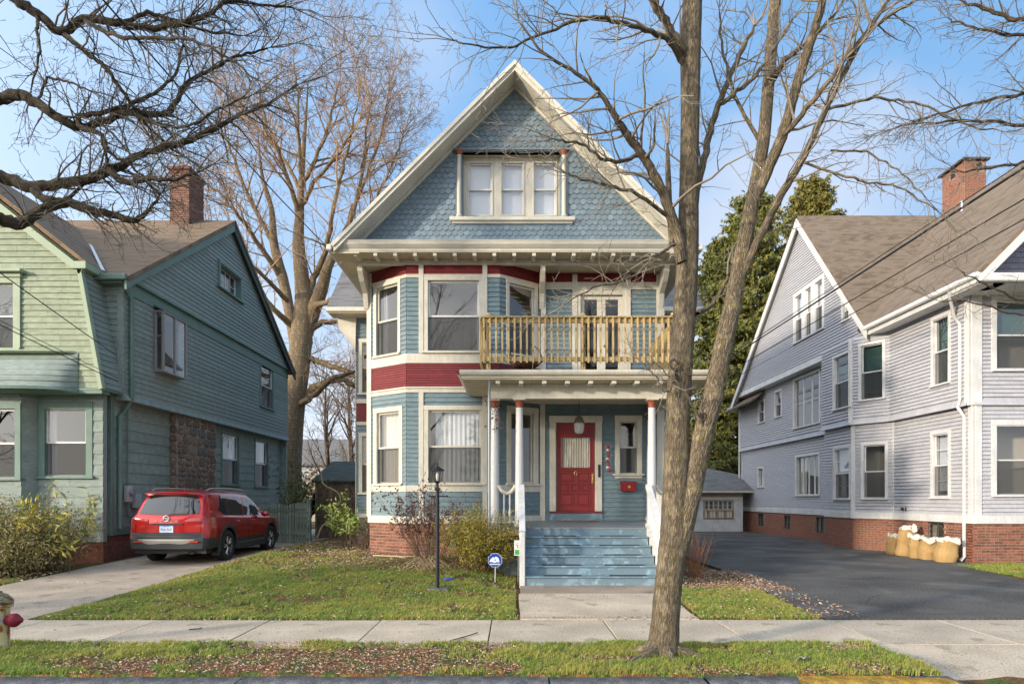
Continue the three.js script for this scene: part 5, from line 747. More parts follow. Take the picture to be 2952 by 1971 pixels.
  mesh('soffit', new Geo().box(xe + 0.03, XW + 0.05, EV - 0.03, EV, -20.4, -df - 0.1).box(xe + 0.4, 21, EV - 0.03, EV, -dE - 0.02, -df - 0.1), M.white, H);
  mesh('gutter', new Geo().cbox(xe - 0.1, xe + 0.03, 6.86, 7.0, -20.2, -df, 0.03), M.white, H); mesh('fascia', new Geo().cbox(xe + 0.03, xe + 0.07, EV, 7.0, -20.3, -df - 0.02, 0.004), M.white, H);
  // front gable: shingled, with white rake
  const fG = frame([xe + 0.3, dE], [21.3, dE]); const gW = wall(H, 'front_gable', fG, [[0, EV + 0.1], [fG.L, EV + 0.1], [xr - xe - 0.3, yr - 0.25]], [], M.grey[0]); boards(H, gW, { t0: EV + 0.25, t1: yr - 0.4, pitch: 0.14, left: (t) => Math.max(0, t - EV - 0.05), right: (t) => fG.L - Math.max(0, t - EV - 0.05), mats: shades([0.24, 0.23, 0.28], 0.06, (c) => painted(c)), name: 'gable_shingle', len: 0.4 });
  mesh('front_rake', new Geo().prism([V(xe, ye - 0.12, -df + 0.03), V(xr, yr - 0.12, -df + 0.03), V(xr, yr - 0.36, -df + 0.03), V(xe + 0.24, ye - 0.12, -df + 0.03)].reverse(), V(0, 0, -0.12)), M.white, H); mesh('front_rake_soffit', slabRoof([V(xe + 0.15, ye - 0.12, -df), V(xr, yr - 0.27, -df), V(xr, yr - 0.27, -dE), V(xe + 0.15, ye - 0.12, -dE)], 0.02), M.white, H);
  mesh('eave_return', new Geo().cbox(xe - 0.02, 21, EV, EV + 0.2, -dE, -df + 0.06, 0.02), M.white, H);
  // cross gable towards the driveway: overhangs the wall
  const cg0 = 20.35, cg1 = 32.2, cm = DX(1833, 11.05), cy = Y(500, cm), xg = 11.15, eyc = 6.55;
  const fX = frame([xg, cg1], [xg, cg0]), apex = cg1 - cm; const hX = [[1825, 1841], [1849, 1862], [1871, 1888]].map(([a, b]) => [cg1 - DX(a, xg), cg1 - DX(b, xg), 0, 0]); const slopeL = (cy - eyc) / apex, slopeR = (cy - 7.0) / (fX.L - apex);
  const hs = hX.map(([a, b]) => [a, b, 7.75, 9.55]); const hsm = [[cg1 - DX(1936, xg), cg1 - DX(1949, xg), 7.6, 8.25]];
  const wX = wall(H, 'cross_gable', fX, [[0, eyc], [fX.L, 6.9], [fX.L, 7.02], [apex, cy], [0, eyc + 0.05]], [...hs, ...hsm], M.grey[1]);
  boards(H, wX, { t0: 6.75, t1: cy - 0.2, pitch: 0.104, left: (t) => Math.max(0, (t - eyc) / slopeL), right: (t) => Math.min(fX.L, fX.L - Math.max(0, (t - 7.0)) / slopeR), holes: [...hs.map((h) => [h[0] - 0.02, h[1] + 0.02, h[2], h[3]]), ...hsm], mats: M.grey, p0: 0.042 });
  for (const h of hs) win(H, fX, h, { ...wt, flare: [0, 0], deep: -0.35, cw: 0.14, curtain: 'shade', curtainMat: M.shadeWhite, shade: 0.5 }); win(H, fX, hsm[0], { ...wt, flare: [0, 0], cw: 0.12, deep: -0.14 - 0.05 });
  B(fX, 'gable_foot_trim', 0, fX.L, 6.58, 6.78, 0, 0.06); mesh('gable_soffit', new Geo().quad(V(xg, 6.57, -cg1), V(XW, 6.57, -cg1), V(XW, 6.6, -cg0), V(xg, 6.6, -cg0)).box(xg, XW, 6.575, 6.6, -cg1, -cg0), M.white, H);
  const rx = 10.95; mesh('cross_roof', slabRoof([V(rx, 6.95, -cg0 + 0.3), V(16.3, 6.95, -cg0 + 0.3), V(16.3, cy + 0.1, -cm), V(rx, cy + 0.1, -cm)], 0.1), M.roofBrown, H); mesh('cross_roof', slabRoof([V(16.3, eyc - 0.25, -cg1 - 0.4), V(rx, eyc - 0.25, -cg1 - 0.4), V(rx, cy + 0.1, -cm), V(16.3, cy + 0.1, -cm)], 0.1), M.roofBrown, H);
  for (const [z0, y0, z1, y1] of [[-cg0 + 0.3, 6.83, -cm, cy - 0.02], [-cg1 - 0.4, eyc - 0.37, -cm, cy - 0.02]]) { mesh('gable_rake', new Geo().prism([V(rx - 0.02, y0, z0), V(rx - 0.02, y1, z1), V(rx - 0.02, y1 - 0.34, z1), V(rx - 0.02, y0 - 0.26, z0)], V(0.04, 0, 0)), M.white, H); mesh('gable_rake_soffit', new Geo().quad(V(rx, y0 - 0.1, z0), V(rx, y1 - 0.12, z1), V(xg + 0.02, y1 - 0.12, z1), V(xg + 0.02, y0 - 0.1, z0)), M.white, H); }
  mesh('rear_eave', new Geo().cbox(10.9, 12.5, 6.1, 6.22, -33.0, -32.5, 0.02), M.lead, H); mesh('rear_lean_roof', slabRoof([V(10.75, 6.0, -33.3), V(10.75, 6.05, -29.5), V(11.7, 6.75, -29.5), V(11.7, 6.75, -33.3)], 0.08), M.roofBrown, H);
  // downspout near the front corner
  { const xx = XW - 0.05, dd = DX(2212, xx); mesh('downspout', new Geo().tube([V(11.0, 6.85, -DX(2178, 11.0)), V(11.1, 6.7, -DX(2180, 11.1)), V(XU - 0.08, 6.35, -dd - 0.2), V(XU - 0.06, 6.1, -dd), V(XU - 0.06, SKt + 0.2, -dd), V(XU - 0.12, SKt, -dd), V(xx, SKt - 0.25, -dd), V(xx, 0.15, -dd), V(xx - 0.1, 0.04, -dd)], 0.045, 8, true), M.white, H); }
  mesh('corner_downspout', new Geo().tube([V(XW - 0.12, 6.3, -dA1 - 0.1), V(XW - 0.12, 0.9, -dA1 - 0.1)], 0.05, 6), M.white, H);
  // chimney
  { const d = 25, x0 = X(2213, d), x1 = X(2262, d), y0 = 11.3, y1 = Y(368, d); mesh('chimney', new Geo().box(x0, x1, y0, y1, -d - 1.3, -d), M.mortar, H); const hl = [[0.45, 0.68, y1 - 0.38, y1 - 0.08]];
    const f = frame([x0, d], [x1, d]), c = setFrame(mesh('chimney_face', new Geo().box(0, x1 - x0, y0, y1, -0.002, 0.001), M.mortar, H), f); const ob = shades([0.46, 0.155, 0.075], 0.2, (q) => std(q, { map: T.brick, roughness: 0.9 })); bricks(H, c, 0, x1 - x0, y0 + 0.3, y1, ob, hl); const f2 = frame([x0, d + 1.3], [x0, d]), c2 = setFrame(mesh('chimney_face', new Geo().box(0, 1.3, y0, y1, -0.002, 0.001), M.mortar, H), f2); bricks(H, c2, 0, 1.3, y0 + 0.3, y1, ob, [[0.5, 0.8, y1 - 0.38, y1 - 0.08]]);
    setFrame(mesh('flue_opening', new Geo().box(0.45, 0.68, y1 - 0.38, y1 - 0.08, -0.002, 0.002), M.black, H), f); setFrame(mesh('flue_opening', new Geo().box(0.5, 0.8, y1 - 0.38, y1 - 0.08, -0.002, 0.002), M.black, H), f2);
    mesh('chimney_cap', new Geo().cbox(x0 - 0.13, x1 + 0.1, y1, y1 + 0.09, -d - 1.42, -d + 0.12, 0.015), std([0.11, 0.10, 0.09], { map: T.stone, roughness: 0.95 }), H); mesh('chimney_flashing', new Geo().cbox(x0 - 0.05, x1 + 0.05, y0, y0 + 0.75, -d - 1.35, -d + 0.04, 0.01), M.lead, H); }
  for (const [u, v, d] of [[2207, 498, 22.5]]) { const p = P3(u, v, d); const yy = ye + (p.x - xe) * (yr - ye) / (xr - xe); mesh('roof_vent', new Geo().lathe([[0.06, yy - 0.1], [0.06, yy + 0.25], [0.075, yy + 0.25], [0.075, yy + 0.3], [0.001, yy + 0.31]], 12, p.x, p.z), M.metal, H); }
  { const f = D.f; setFrame(mesh('hose_tap', new Geo().cbox(0.5, 0.58, 1.28, 1.36, 0.045, 0.10, 0.008).cbox(0.66, 0.7, 1.26, 1.38, 0.045, 0.07, 0.006), M.black, H), f); }
}

// ------------------------------------------------------------------ garage, fences, far houses
{
  const gr = thing('garage', 'low pale garage with windowed folding door at the driveway end', 'garage', [0, 0, 0]);
  setSeed(41); const d = 31.5, x0 = 6.6, x1 = X(1704, d), f = frame([x0, d], [x1, d]), L = f.L, sX = (u) => X(u, d) - x0, yy = (v) => Y(v, d); const stucco = std([0.72, 0.73, 0.72], { map: T.paint, roughness: 0.8 });
  const h = [sX(1616), sX(1680), yy(1187), yy(1148)]; wall(gr, 'front_wall', f, rectPoly(L, -0.1, yy(1125)), [h], stucco);
  setFrame(mesh('lintel', new Geo().cbox(0, sX(1698), yy(1146), yy(1139), 0, 0.06, 0.006), M.cream, gr), f); setFrame(mesh('upper_panel', new Geo().box(0, L, yy(1139), yy(1126), 0.0, 0.03), std([0.30, 0.26, 0.21], { map: T.paint }), gr), f);
  const wn = win(gr, f, [h[0], h[1], lerp(h[2], h[3], 0.48), h[3]], { trim: std([0.45, 0.35, 0.25]), cw: 0.05, proud: 0.03, kind: 'cols', lite: 6, bars: 2, sill: false, sashW: 0.03, sashMat: M.cream, room: false }); wn;
  for (let k = 0; k < 10; k++) { const a = lerp(h[0], h[1], k / 10), b = lerp(h[0], h[1], (k + 1) / 10); setFrame(mesh('door_plank', new Geo().cbox(a + 0.01, b - 0.01, h[2], lerp(h[2], h[3], 0.46), -0.05, -0.02, 0.004), k % 3 === 1 ? std([0.5, 0.38, 0.27], { map: T.wood }) : M.cream, gr), f); }
  setFrame(mesh('door_frame', new Geo().cbox(h[0] - 0.06, h[1] + 0.06, h[2] - 0.06, h[2], -0.02, 0.03, 0.004).cbox(h[0] - 0.06, h[0], h[2], h[3], -0.02, 0.029, 0.004).cbox(h[1], h[1] + 0.06, h[2], h[3], -0.02, 0.029, 0.004), std([0.36, 0.27, 0.19], { map: T.wood }), gr), f);
  setFrame(mesh('panel_moulding', new Geo().cbox(sX(1688), sX(1700), yy(1205), yy(1155), 0, 0.012, 0.003), stucco, gr), f); mesh('inner_room', new Geo().box(x0 + 0.2, x1 - 0.2, 0, 2, -33, -32.95), M.room, gr);
  wall(gr, 'side_wall', frame([x0, 37], [x0, d]), rectPoly(5.5, -0.1, yy(1125)), [], stucco); wall(gr, 'side_wall', frame([x1 + 3.4, d], [x1 + 3.4, 37]), rectPoly(5.5, -0.1, yy(1125)), [], stucco);
  const ey = yy(1124), px = X(1604, 34.5), py = Y(1076, 34.5) + 0.1, A = V(x0 - 0.3, ey, -d + 0.4), Bv = V(x1 + 3.4, ey, -d + 0.4), Cv = V(x1 + 3.4, ey, -37.4), Dv = V(x0 - 0.3, ey, -37.4), R1 = V(px - 1.2, py, -34.4), R2 = V(px + 0.2, py, -34.4);
  mesh('hip_roof', new Geo().quad(A, Bv, R2, R1).quad(Cv, Dv, R1, R2).tri(Bv, Cv, R2).tri(Dv, A, R1), M.roofGrey, gr); mesh('roof_fascia', new Geo().cbox(A.x, Bv.x, ey - 0.12, ey - 0.005, -d + 0.34, -d + 0.39, 0.01), M.cream, gr); mesh('roof_soffit', new Geo().box(A.x, Bv.x, ey - 0.05, ey - 0.03, -d, -d + 0.36), M.cream, gr);

  // green picket fence
  const pkf = thing('picket_fence', 'weathered green picket fence between the red car and the shed', 'fence'); const fd = 20.5; setSeed(42);
  const pm = shades([0.22, 0.29, 0.265], 0.14, (c) => std(c, { map: T.wood, roughness: 0.9 }));
  for (let x = -9.4; x < -6.5; x += 0.088) { const y0 = gy(x, fd) + 0.03, h2 = 1.24 + rr(-0.03, 0.03); mesh('picket', new Geo().prism([V(x, y0, -fd), V(x + 0.068, y0, -fd), V(x + 0.066, y0 + h2 - 0.05, -fd), V(x + 0.034, y0 + h2, -fd), V(x + 0.002, y0 + h2 - 0.05, -fd)], V(0, 0, -0.02)), pick(pm), pkf); }
  mesh('fence_rail', new Geo().box(-9.4, -6.45, 0.5, 0.59, -fd - 0.06, -fd - 0.022), pm[0], pkf); mesh('fence_rail', new Geo().box(-9.4, -6.45, 1.2, 1.29, -fd - 0.06, -fd - 0.022), pm[0], pkf); mesh('gate_post', new Geo().cbox(-6.55, -6.43, 0.1, 1.62, -fd - 0.1, -fd + 0.02, 0.008), pm[2], pkf);
  for (let x = -6.86; x < -6.6; x += 0.1) mesh('gate_board', new Geo().cbox(x, x + 0.09, 0.2, 1.5, -fd - 0.01, -fd + 0.012, 0.004), pm[1], pkf);

  // brown board shed
  const sh = thing('garden_shed', 'brown weathered board shed with sloping roof edge behind the rhododendron', 'shed'); const sd = 23.2, sa = X(728, sd), sb = -4.2; setSeed(43);
  const bm = shades([0.22, 0.17, 0.13], 0.12, (c) => std(c, { map: T.wood, roughness: 0.95 })); for (let x = sa; x < sb; x += 0.19) { const top = 2.28 + 0.03 * Math.sin(x * 3); mesh('wall_board', new Geo().box(x, x + 0.186, 0.15, top, -sd - 0.025, -sd + rr(0, 0.006)), pick(bm), sh); }
  mesh('side_boards', new Geo().box(sa - 0.02, sa, 0.15, 2.28, -sd - 2.5, -sd), bm[0], sh); mesh('shed_roof', slabRoof([V(sa - 0.15, 2.27, -sd + 0.15), V(sb, 2.27, -sd + 0.15), V(sb, 3.1, -sd - 2.4), V(sa - 0.15, 3.1, -sd - 2.4)], 0.06), std([0.11, 0.13, 0.12], { map: T.roof, roughness: 0.95 }), sh); mesh('corner_post', new Geo().cbox(sa - 0.09, sa - 0.02, 0.15, 2.45, -sd - 0.06, -sd + 0.02, 0.006), std([0.30, 0.29, 0.25], { map: T.wood }), sh);

  // far houses seen between the trunks
  const far = (nm, lab, x0, x1, d, eh, rh, wm, rm) => { const o = thing(nm, lab, 'house'); const f = frame([x0, d], [x1, d]), hs = []; for (let x = 1.2; x < x1 - x0 - 1.6; x += 2.4) hs.push([x, x + 0.9, 1.6, 3.1]); wall(o, 'front_wall', f, rectPoly(f.L, 0, eh), hs, wm); for (const h of hs) win(o, f, h, { trim: M.white }); wall(o, 'side_wall', frame([x1, d], [x1, d + 8]), [[0, 0], [8, 0], [8, eh], [4, rh], [0, eh]], [], wm); wall(o, 'side_wall', frame([x0, d + 8], [x0, d]), [[0, 0], [8, 0], [8, eh], [4, rh], [0, eh]], [], wm); mesh('roof', slabRoof([V(x0 - 0.4, eh - 0.2, -d + 0.4), V(x1 + 0.4, eh - 0.2, -d + 0.4), V(x1 + 0.4, rh, -d - 4), V(x0 - 0.4, rh, -d - 4)], 0.15), rm, o); mesh('roof', slabRoof([V(x1 + 0.4, eh - 0.2, -d - 8.4), V(x0 - 0.4, eh - 0.2, -d - 8.4), V(x0 - 0.4, rh, -d - 4), V(x1 + 0.4, rh, -d - 4)], 0.15), rm, o); };
  far('back_garage', 'far cream outbuilding with tan roof beyond the shed', X(690, 40), X(800, 40), 40, 2.3, 3.6, std([0.5, 0.46, 0.38], { map: T.paint }), M.roofTan);
  far('back_house', 'far pale house glimpsed between the bare trees', X(640, 66), X(815, 66), 66, 5.2, 8.0, std([0.5, 0.5, 0.5], { map: T.paint }), M.roofGrey);
}
// ------------------------------------------------------------------ trees
const barkMat = (c) => std(c, { map: T.bark, bumpMap: T.barkB, bumpScale: 0.012, roughness: 0.95 });
const UPV = V(0, 1, 0);
function randDir() { const a = rr(0, 6.283), z = rr(-1, 1), r = Math.sqrt(1 - z * z); return V(r * Math.cos(a), z, r * Math.sin(a)); }
// o: depth (levels), kids (per metre at each level), wig, grav (pull up or down per level), seg, min radius, len ratio
function bough(big, fine, p, dir, len, r, lvl, o) {
  const n = Math.max(3, Math.min(9, Math.ceil(len / (o.seg ?? 0.25)))), pts = [p.clone()], rad = [r], d = dir.clone(), st = len / n; let q = p.clone();
  const g = o.grav[Math.min(lvl, o.grav.length - 1)], w = o.wig[Math.min(lvl, o.wig.length - 1)];
  for (let i = 1; i <= n; i++) { d.addScaledVector(randDir(), w).addScaledVector(UPV, g * st).normalize(); if (o.keep) o.keep(d, q); q = q.clone().addScaledVector(d, st); pts.push(q); rad.push(Math.max(o.rmin, r * (1 - 0.78 * i / n))); }
  (r > o.split ? big : fine).tube(pts, rad, r > 0.03 ? 7 : r > 0.012 ? 5 : 3);
  if (lvl >= o.depth) return;
  const kids = Math.round(len * o.kids[Math.min(lvl, o.kids.length - 1)] * rr(0.7, 1.3)) + (o.fork ?? 1);
  spawn(big, fine, pts, rad, kids, len, lvl, o);
}
function spawn(big, fine, pts, rad, kids, len, lvl, o, t0 = 0.15) {
  for (let k = 0; k < kids; k++) {
    const t = lerp(t0, 1, Math.pow((k + rr(0, 1)) / kids, 0.9)), f = t * (pts.length - 1), i = Math.min(pts.length - 2, Math.floor(f)), a = f - i, p = V().lerpVectors(pts[i], pts[i + 1], a), T2 = V().subVectors(pts[i + 1], pts[i]).normalize();
    let side = V().crossVectors(T2, randDir()); if (side.lengthSq() < 1e-4) side = V(1, 0, 0); side.normalize(); if (o.flat) side.y *= 1 - o.flat; if (o.bias) side.add(o.bias).normalize();
    const ang = rr(o.ang?.[0] ?? 0.5, o.ang?.[1] ?? 1.1), dir = T2.clone().multiplyScalar(Math.cos(ang)).addScaledVector(side, Math.sin(ang)).normalize();
    const L = Math.max(0.12, Math.min(o.maxLen ?? 9, len * (o.ratio ?? 0.5) * rr(0.55, 1.15) * (1 - 0.35 * t))), r = Math.max(o.rmin, Math.min(lerp(rad[i], rad[i + 1], a) * 0.62, L * 0.016 + 0.002));
    bough(big, fine, p, dir, L, r, lvl + 1, o);
  }
}
const smoothPts = (list, per = 5) => { const c = new THREE.CatmullRomCurve3(list.map((q) => q[0]), false, 'centripetal'), n = (list.length - 1) * per, pts = [], rad = []; for (let i = 0; i <= n; i++) { pts.push(c.getPoint(i / n)); const f = i / per, k = Math.min(list.length - 2, Math.floor(f)); rad.push(lerp(list[k][1], list[k + 1][1], f - k)); } return { pts, rad }; };
// limb given by pixels, a distance and a half-width in pixels
const limb = (big, fine, rows, seg, kids, len, o, lvl = 0, t0 = 0.1, jag = 0) => { const L = rows.map(([u, v, d, w]) => [P3(u, v, d), w * d / FP]); const { pts, rad } = smoothPts(L, 6); if (jag) pts.forEach((p, i) => { if (i) p.add(V(fbm(i * 0.7, 1, 3, 2), fbm(i * 0.7, 5, 3, 2), fbm(i * 0.7, 9, 3, 2)).multiplyScalar(jag)); }); rad[rad.length - 1] *= 0.35; big.tube(pts, rad, seg); if (kids) { spawn(big, fine, pts, rad, Math.round(kids * (o.mul ?? 1.7)), len, lvl, o, t0); const n = pts.length - 1, dd = V().subVectors(pts[n], pts[n - 1]).normalize(); for (let k = 0; k < 3; k++) bough(big, fine, pts[n], dd.clone().add(randDir().multiplyScalar(0.35)).normalize(), len * 0.6, Math.max(o.rmin, rad[n - 1] * 0.7), 1, o); }; return { pts, rad }; };

// street maple in front of the blue house
{
  setSeed(101);
  const t = thing('street_tree', 'tall bare street tree with forked grey trunk standing in the verge', 'tree', [0, 0, 0]);
  const big = new Geo(), fine = new Geo(), D = 6.75;
  const o = { depth: 3, kids: [2.8, 3.6, 4.0], wig: [0.22, 0.3, 0.34], grav: [0.10, -0.05, -0.12], seg: 0.2, rmin: 0.0022, split: 0.02, ratio: 0.52, ang: [0.55, 1.15], maxLen: 1.5, fork: 1 };
  const trunk = new Geo();
  const bole = (rows, seg) => { const { pts, rad } = smoothPts(rows.map(([u, v, d, w]) => [P3(u, v, d), w * d / FP]), 8); trunk.tube(pts, rad.map((r, i) => r * (1 + 0.05 * fbm(i * 0.6, r * 9, 4, 2))), seg); return { pts, rad }; };
  bole([[1520, 1532, D, 54], [1520, 1502, D, 40], [1524, 1450, D, 33], [1531, 1360, D, 31], [1540, 1280, D, 31], [1547, 1220, D, 33], [1550, 1130, D, 30], [1553, 1000, D + 0.02, 28], [1560, 850, D + 0.05, 27], [1571, 700, D + 0.1, 26], [1578, 560, D + 0.12, 24], [1580, 420, D + 0.15, 21], [1583, 250, D + 0.2, 21], [1584, 110, D + 0.25, 23], [1588, 0, D + 0.3, 22], [1592, -160, D + 0.4, 17], [1600, -320, D + 0.5, 9]], 20);
  bole([[1556, 1270, D - 0.02, 20], [1572, 1190, D - 0.04, 24], [1590, 1110, D - 0.04, 23], [1612, 1000, D - 0.02, 24], [1637, 900, D + 0.02, 23], [1662, 780, D + 0.1, 21], [1692, 640, D + 0.2, 19], [1716, 510, D + 0.25, 17], [1734, 420, D + 0.3, 15], [1750, 330, D + 0.35, 14], [1762, 200, D + 0.45, 13], [1778, 0, D + 0.6, 13], [1790, -200, D + 0.8, 8]], 16);
  // root flare
  for (const [u, w] of [[1480, 15], [1556, 16], [1512, 20], [1534, 16]]) bole([[u, 1522, D - 0.05, w], [lerp(u, 1522, 0.5), 1470, D, w * 0.9], [1526, 1410, D, 12]], 8);
  // surface roots that run out under the grass
  for (const [a, l, w] of [[0.4, 0.55, 0.07], [1.5, 0.5, 0.06], [2.5, 0.6, 0.075], [3.6, 0.45, 0.06], [4.5, 0.6, 0.07], [5.5, 0.5, 0.06]]) { const b = P3(1521, 1500, D), c = Math.cos(a), s = Math.sin(a), y = b.y; trunk.tube([V(b.x + c * 0.06, y + 0.14, b.z + s * 0.06), V(b.x + c * 0.17, y + 0.04, b.z + s * 0.17), V(b.x + c * l * 0.6, 0.025, b.z + s * l * 0.6), V(b.x + c * l, -0.03, b.z + s * l)], [w, w, w * 0.7, w * 0.4], 8); }
  // knots
  for (const [u, v, w] of [[1545, 835, 9], [1580, 850, 8], [1548, 865, 6], [1612, 955, 7]]) { const p = P3(u, v, D - 0.11); trunk.add(new THREE.TorusGeometry(w * D / FP, 0.012, 6, 14), new THREE.Matrix4().makeScale(0.8, 1.2, 1).setPosition(p)); }
  mesh('trunk', trunk, barkMat([0.32, 0.28, 0.215]), t);
  const L = (rows, kids, len, jag = 0.05) => limb(big, fine, rows, 9, kids, len, o, 0, 0.12, jag);
  L([[1725, 470, D + 0.27, 13], [1765, 380, D + 0.2, 13], [1798, 300, D + 0.1, 12], [1835, 170, D, 11], [1868, 70, D - 0.1, 10], [1900, -40, D - 0.2, 8], [1930, -160, D - 0.2, 5]], 12, 1.8, 0.02);
  L([[1688, 660, D + 0.2, 10], [1735, 560, D + 0.1, 9], [1790, 450, D, 9], [1838, 370, D - 0.1, 8], [1890, 260, D - 0.2, 7], [1950, 140, D - 0.3, 6], [2010, 40, D - 0.35, 5], [2060, -30, D - 0.4, 3]], 14, 1.9, 0.02);
  L([[1790, 320, D + 0.1, 6], [1850, 250, D - 0.1, 6], [1920, 160, D - 0.3, 5], [2005, 60, D - 0.4, 4.5], [2100, 0, D - 0.5, 3]], 12, 1.6);
  L([[1575, 600, D + 0.1, 9], [1598, 440, D + 0.3, 9], [1622, 330, D + 0.4, 8], [1648, 240, D + 0.5, 7], [1690, 140, D + 0.6, 6], [1730, 60, D + 0.7, 4]], 12, 1.6);
  L([[1646, 245, D + 0.5, 5], [1690, 210, D + 0.4, 5], [1740, 165, D + 0.3, 4], [1790, 90, D + 0.2, 3]], 8, 1.3);
  L([[1565, 600, D + 0.05, 14], [1548, 520, D, 13], [1515, 430, D - 0.1, 11], [1480, 365, D - 0.2, 10], [1440, 310, D - 0.35, 9], [1408, 262, D - 0.5, 7], [1370, 205, D - 0.6, 5], [1310, 160, D - 0.7, 4], [1245, 120, D - 0.8, 3], [1190, 50, D - 0.8, 2]], 16, 1.9, 0.02);
  L([[1470, 355, D - 0.2, 5], [1400, 370, D - 0.4, 4], [1330, 330, D - 0.6, 3], [1270, 320, D - 0.7, 2]], 8, 1.2); L([[1540, 500, D, 5], [1450, 440, D - 0.3, 4], [1370, 420, D - 0.4, 3], [1300, 400, D - 0.5, 2]], 8, 1.2);
  L([[1575, 130, D + 0.2, 12], [1550, 90, D + 0.1, 11], [1520, 40, D, 9], [1495, -10, D - 0.1, 8], [1460, -90, D - 0.2, 5]], 8, 1.6); L([[1570, 145, D + 0.2, 8], [1530, 90, D, 6], [1450, 60, D - 0.3, 5], [1360, 40, D - 0.5, 4], [1260, 70, D - 0.7, 3], [1150, 110, D - 0.9, 2.4], [1040, 95, D - 1, 1.6]], 16, 1.5);
  L([[1540, 560, D, 6], [1533, 420, D + 0.1, 7], [1531, 330, D + 0.1, 4]], 2, 0.8, 0.0); L([[1765, 200, D + 0.45, 7], [1800, 140, D + 0.3, 6], [1860, 90, D + 0.1, 4], [1920, 30, D, 3]], 8, 1.3); L([[1750, 330, D + 0.35, 5], [1700, 250, D + 0.5, 4], [1660, 130, D + 0.6, 3], [1650, 20, D + 0.7, 2]], 8, 1.2);
  L([[1600, 720, D, 6], [1640, 690, D + 0.2, 5], [1670, 630, D + 0.3, 4]], 3, 0.7); L([[1620, 985, D - 0.1, 2.5], [1595, 940, D - 0.15, 2], [1560, 885, D - 0.2, 1.6], [1500, 830, D - 0.25, 1.3]], 4, 0.5); L([[1548, 560, D - 0.1, 4], [1500, 590, D - 0.3, 3], [1440, 640, D - 0.5, 2.5], [1360, 660, D - 0.6, 2], [1290, 700, D - 0.7, 1.4]], 12, 0.9); L([[1555, 840, D - 0.12, 2.4], [1530, 900, D - 0.2, 2], [1500, 860, D - 0.25, 1.5], [1470, 830, D - 0.3, 1]], 4, 0.5);
  L([[1900, 250, D - 0.2, 3.5], [2010, 225, D - 0.3, 3], [2110, 240, D - 0.4, 2.4], [2230, 290, D - 0.5, 1.8], [2320, 300, D - 0.5, 1.2]], 12, 1.2); L([[1840, 370, D - 0.1, 3], [1960, 410, D - 0.3, 2.6], [2060, 430, D - 0.4, 2], [2160, 490, D - 0.5, 1.2]], 8, 1.0);
  o.grav = [-0.1, -0.5, -0.6]; L([[1905, 345, D - 0.1, 2.4], [1990, 350, D - 0.2, 2.2], [2070, 400, D - 0.3, 1.8], [2130, 460, D - 0.3, 1.2]], 6, 0.9);
  mesh('limbs', big, barkMat([0.32, 0.28, 0.215]), t); mesh('twigs', fine, std([0.26, 0.22, 0.17], { roughness: 0.95 }), t);
}
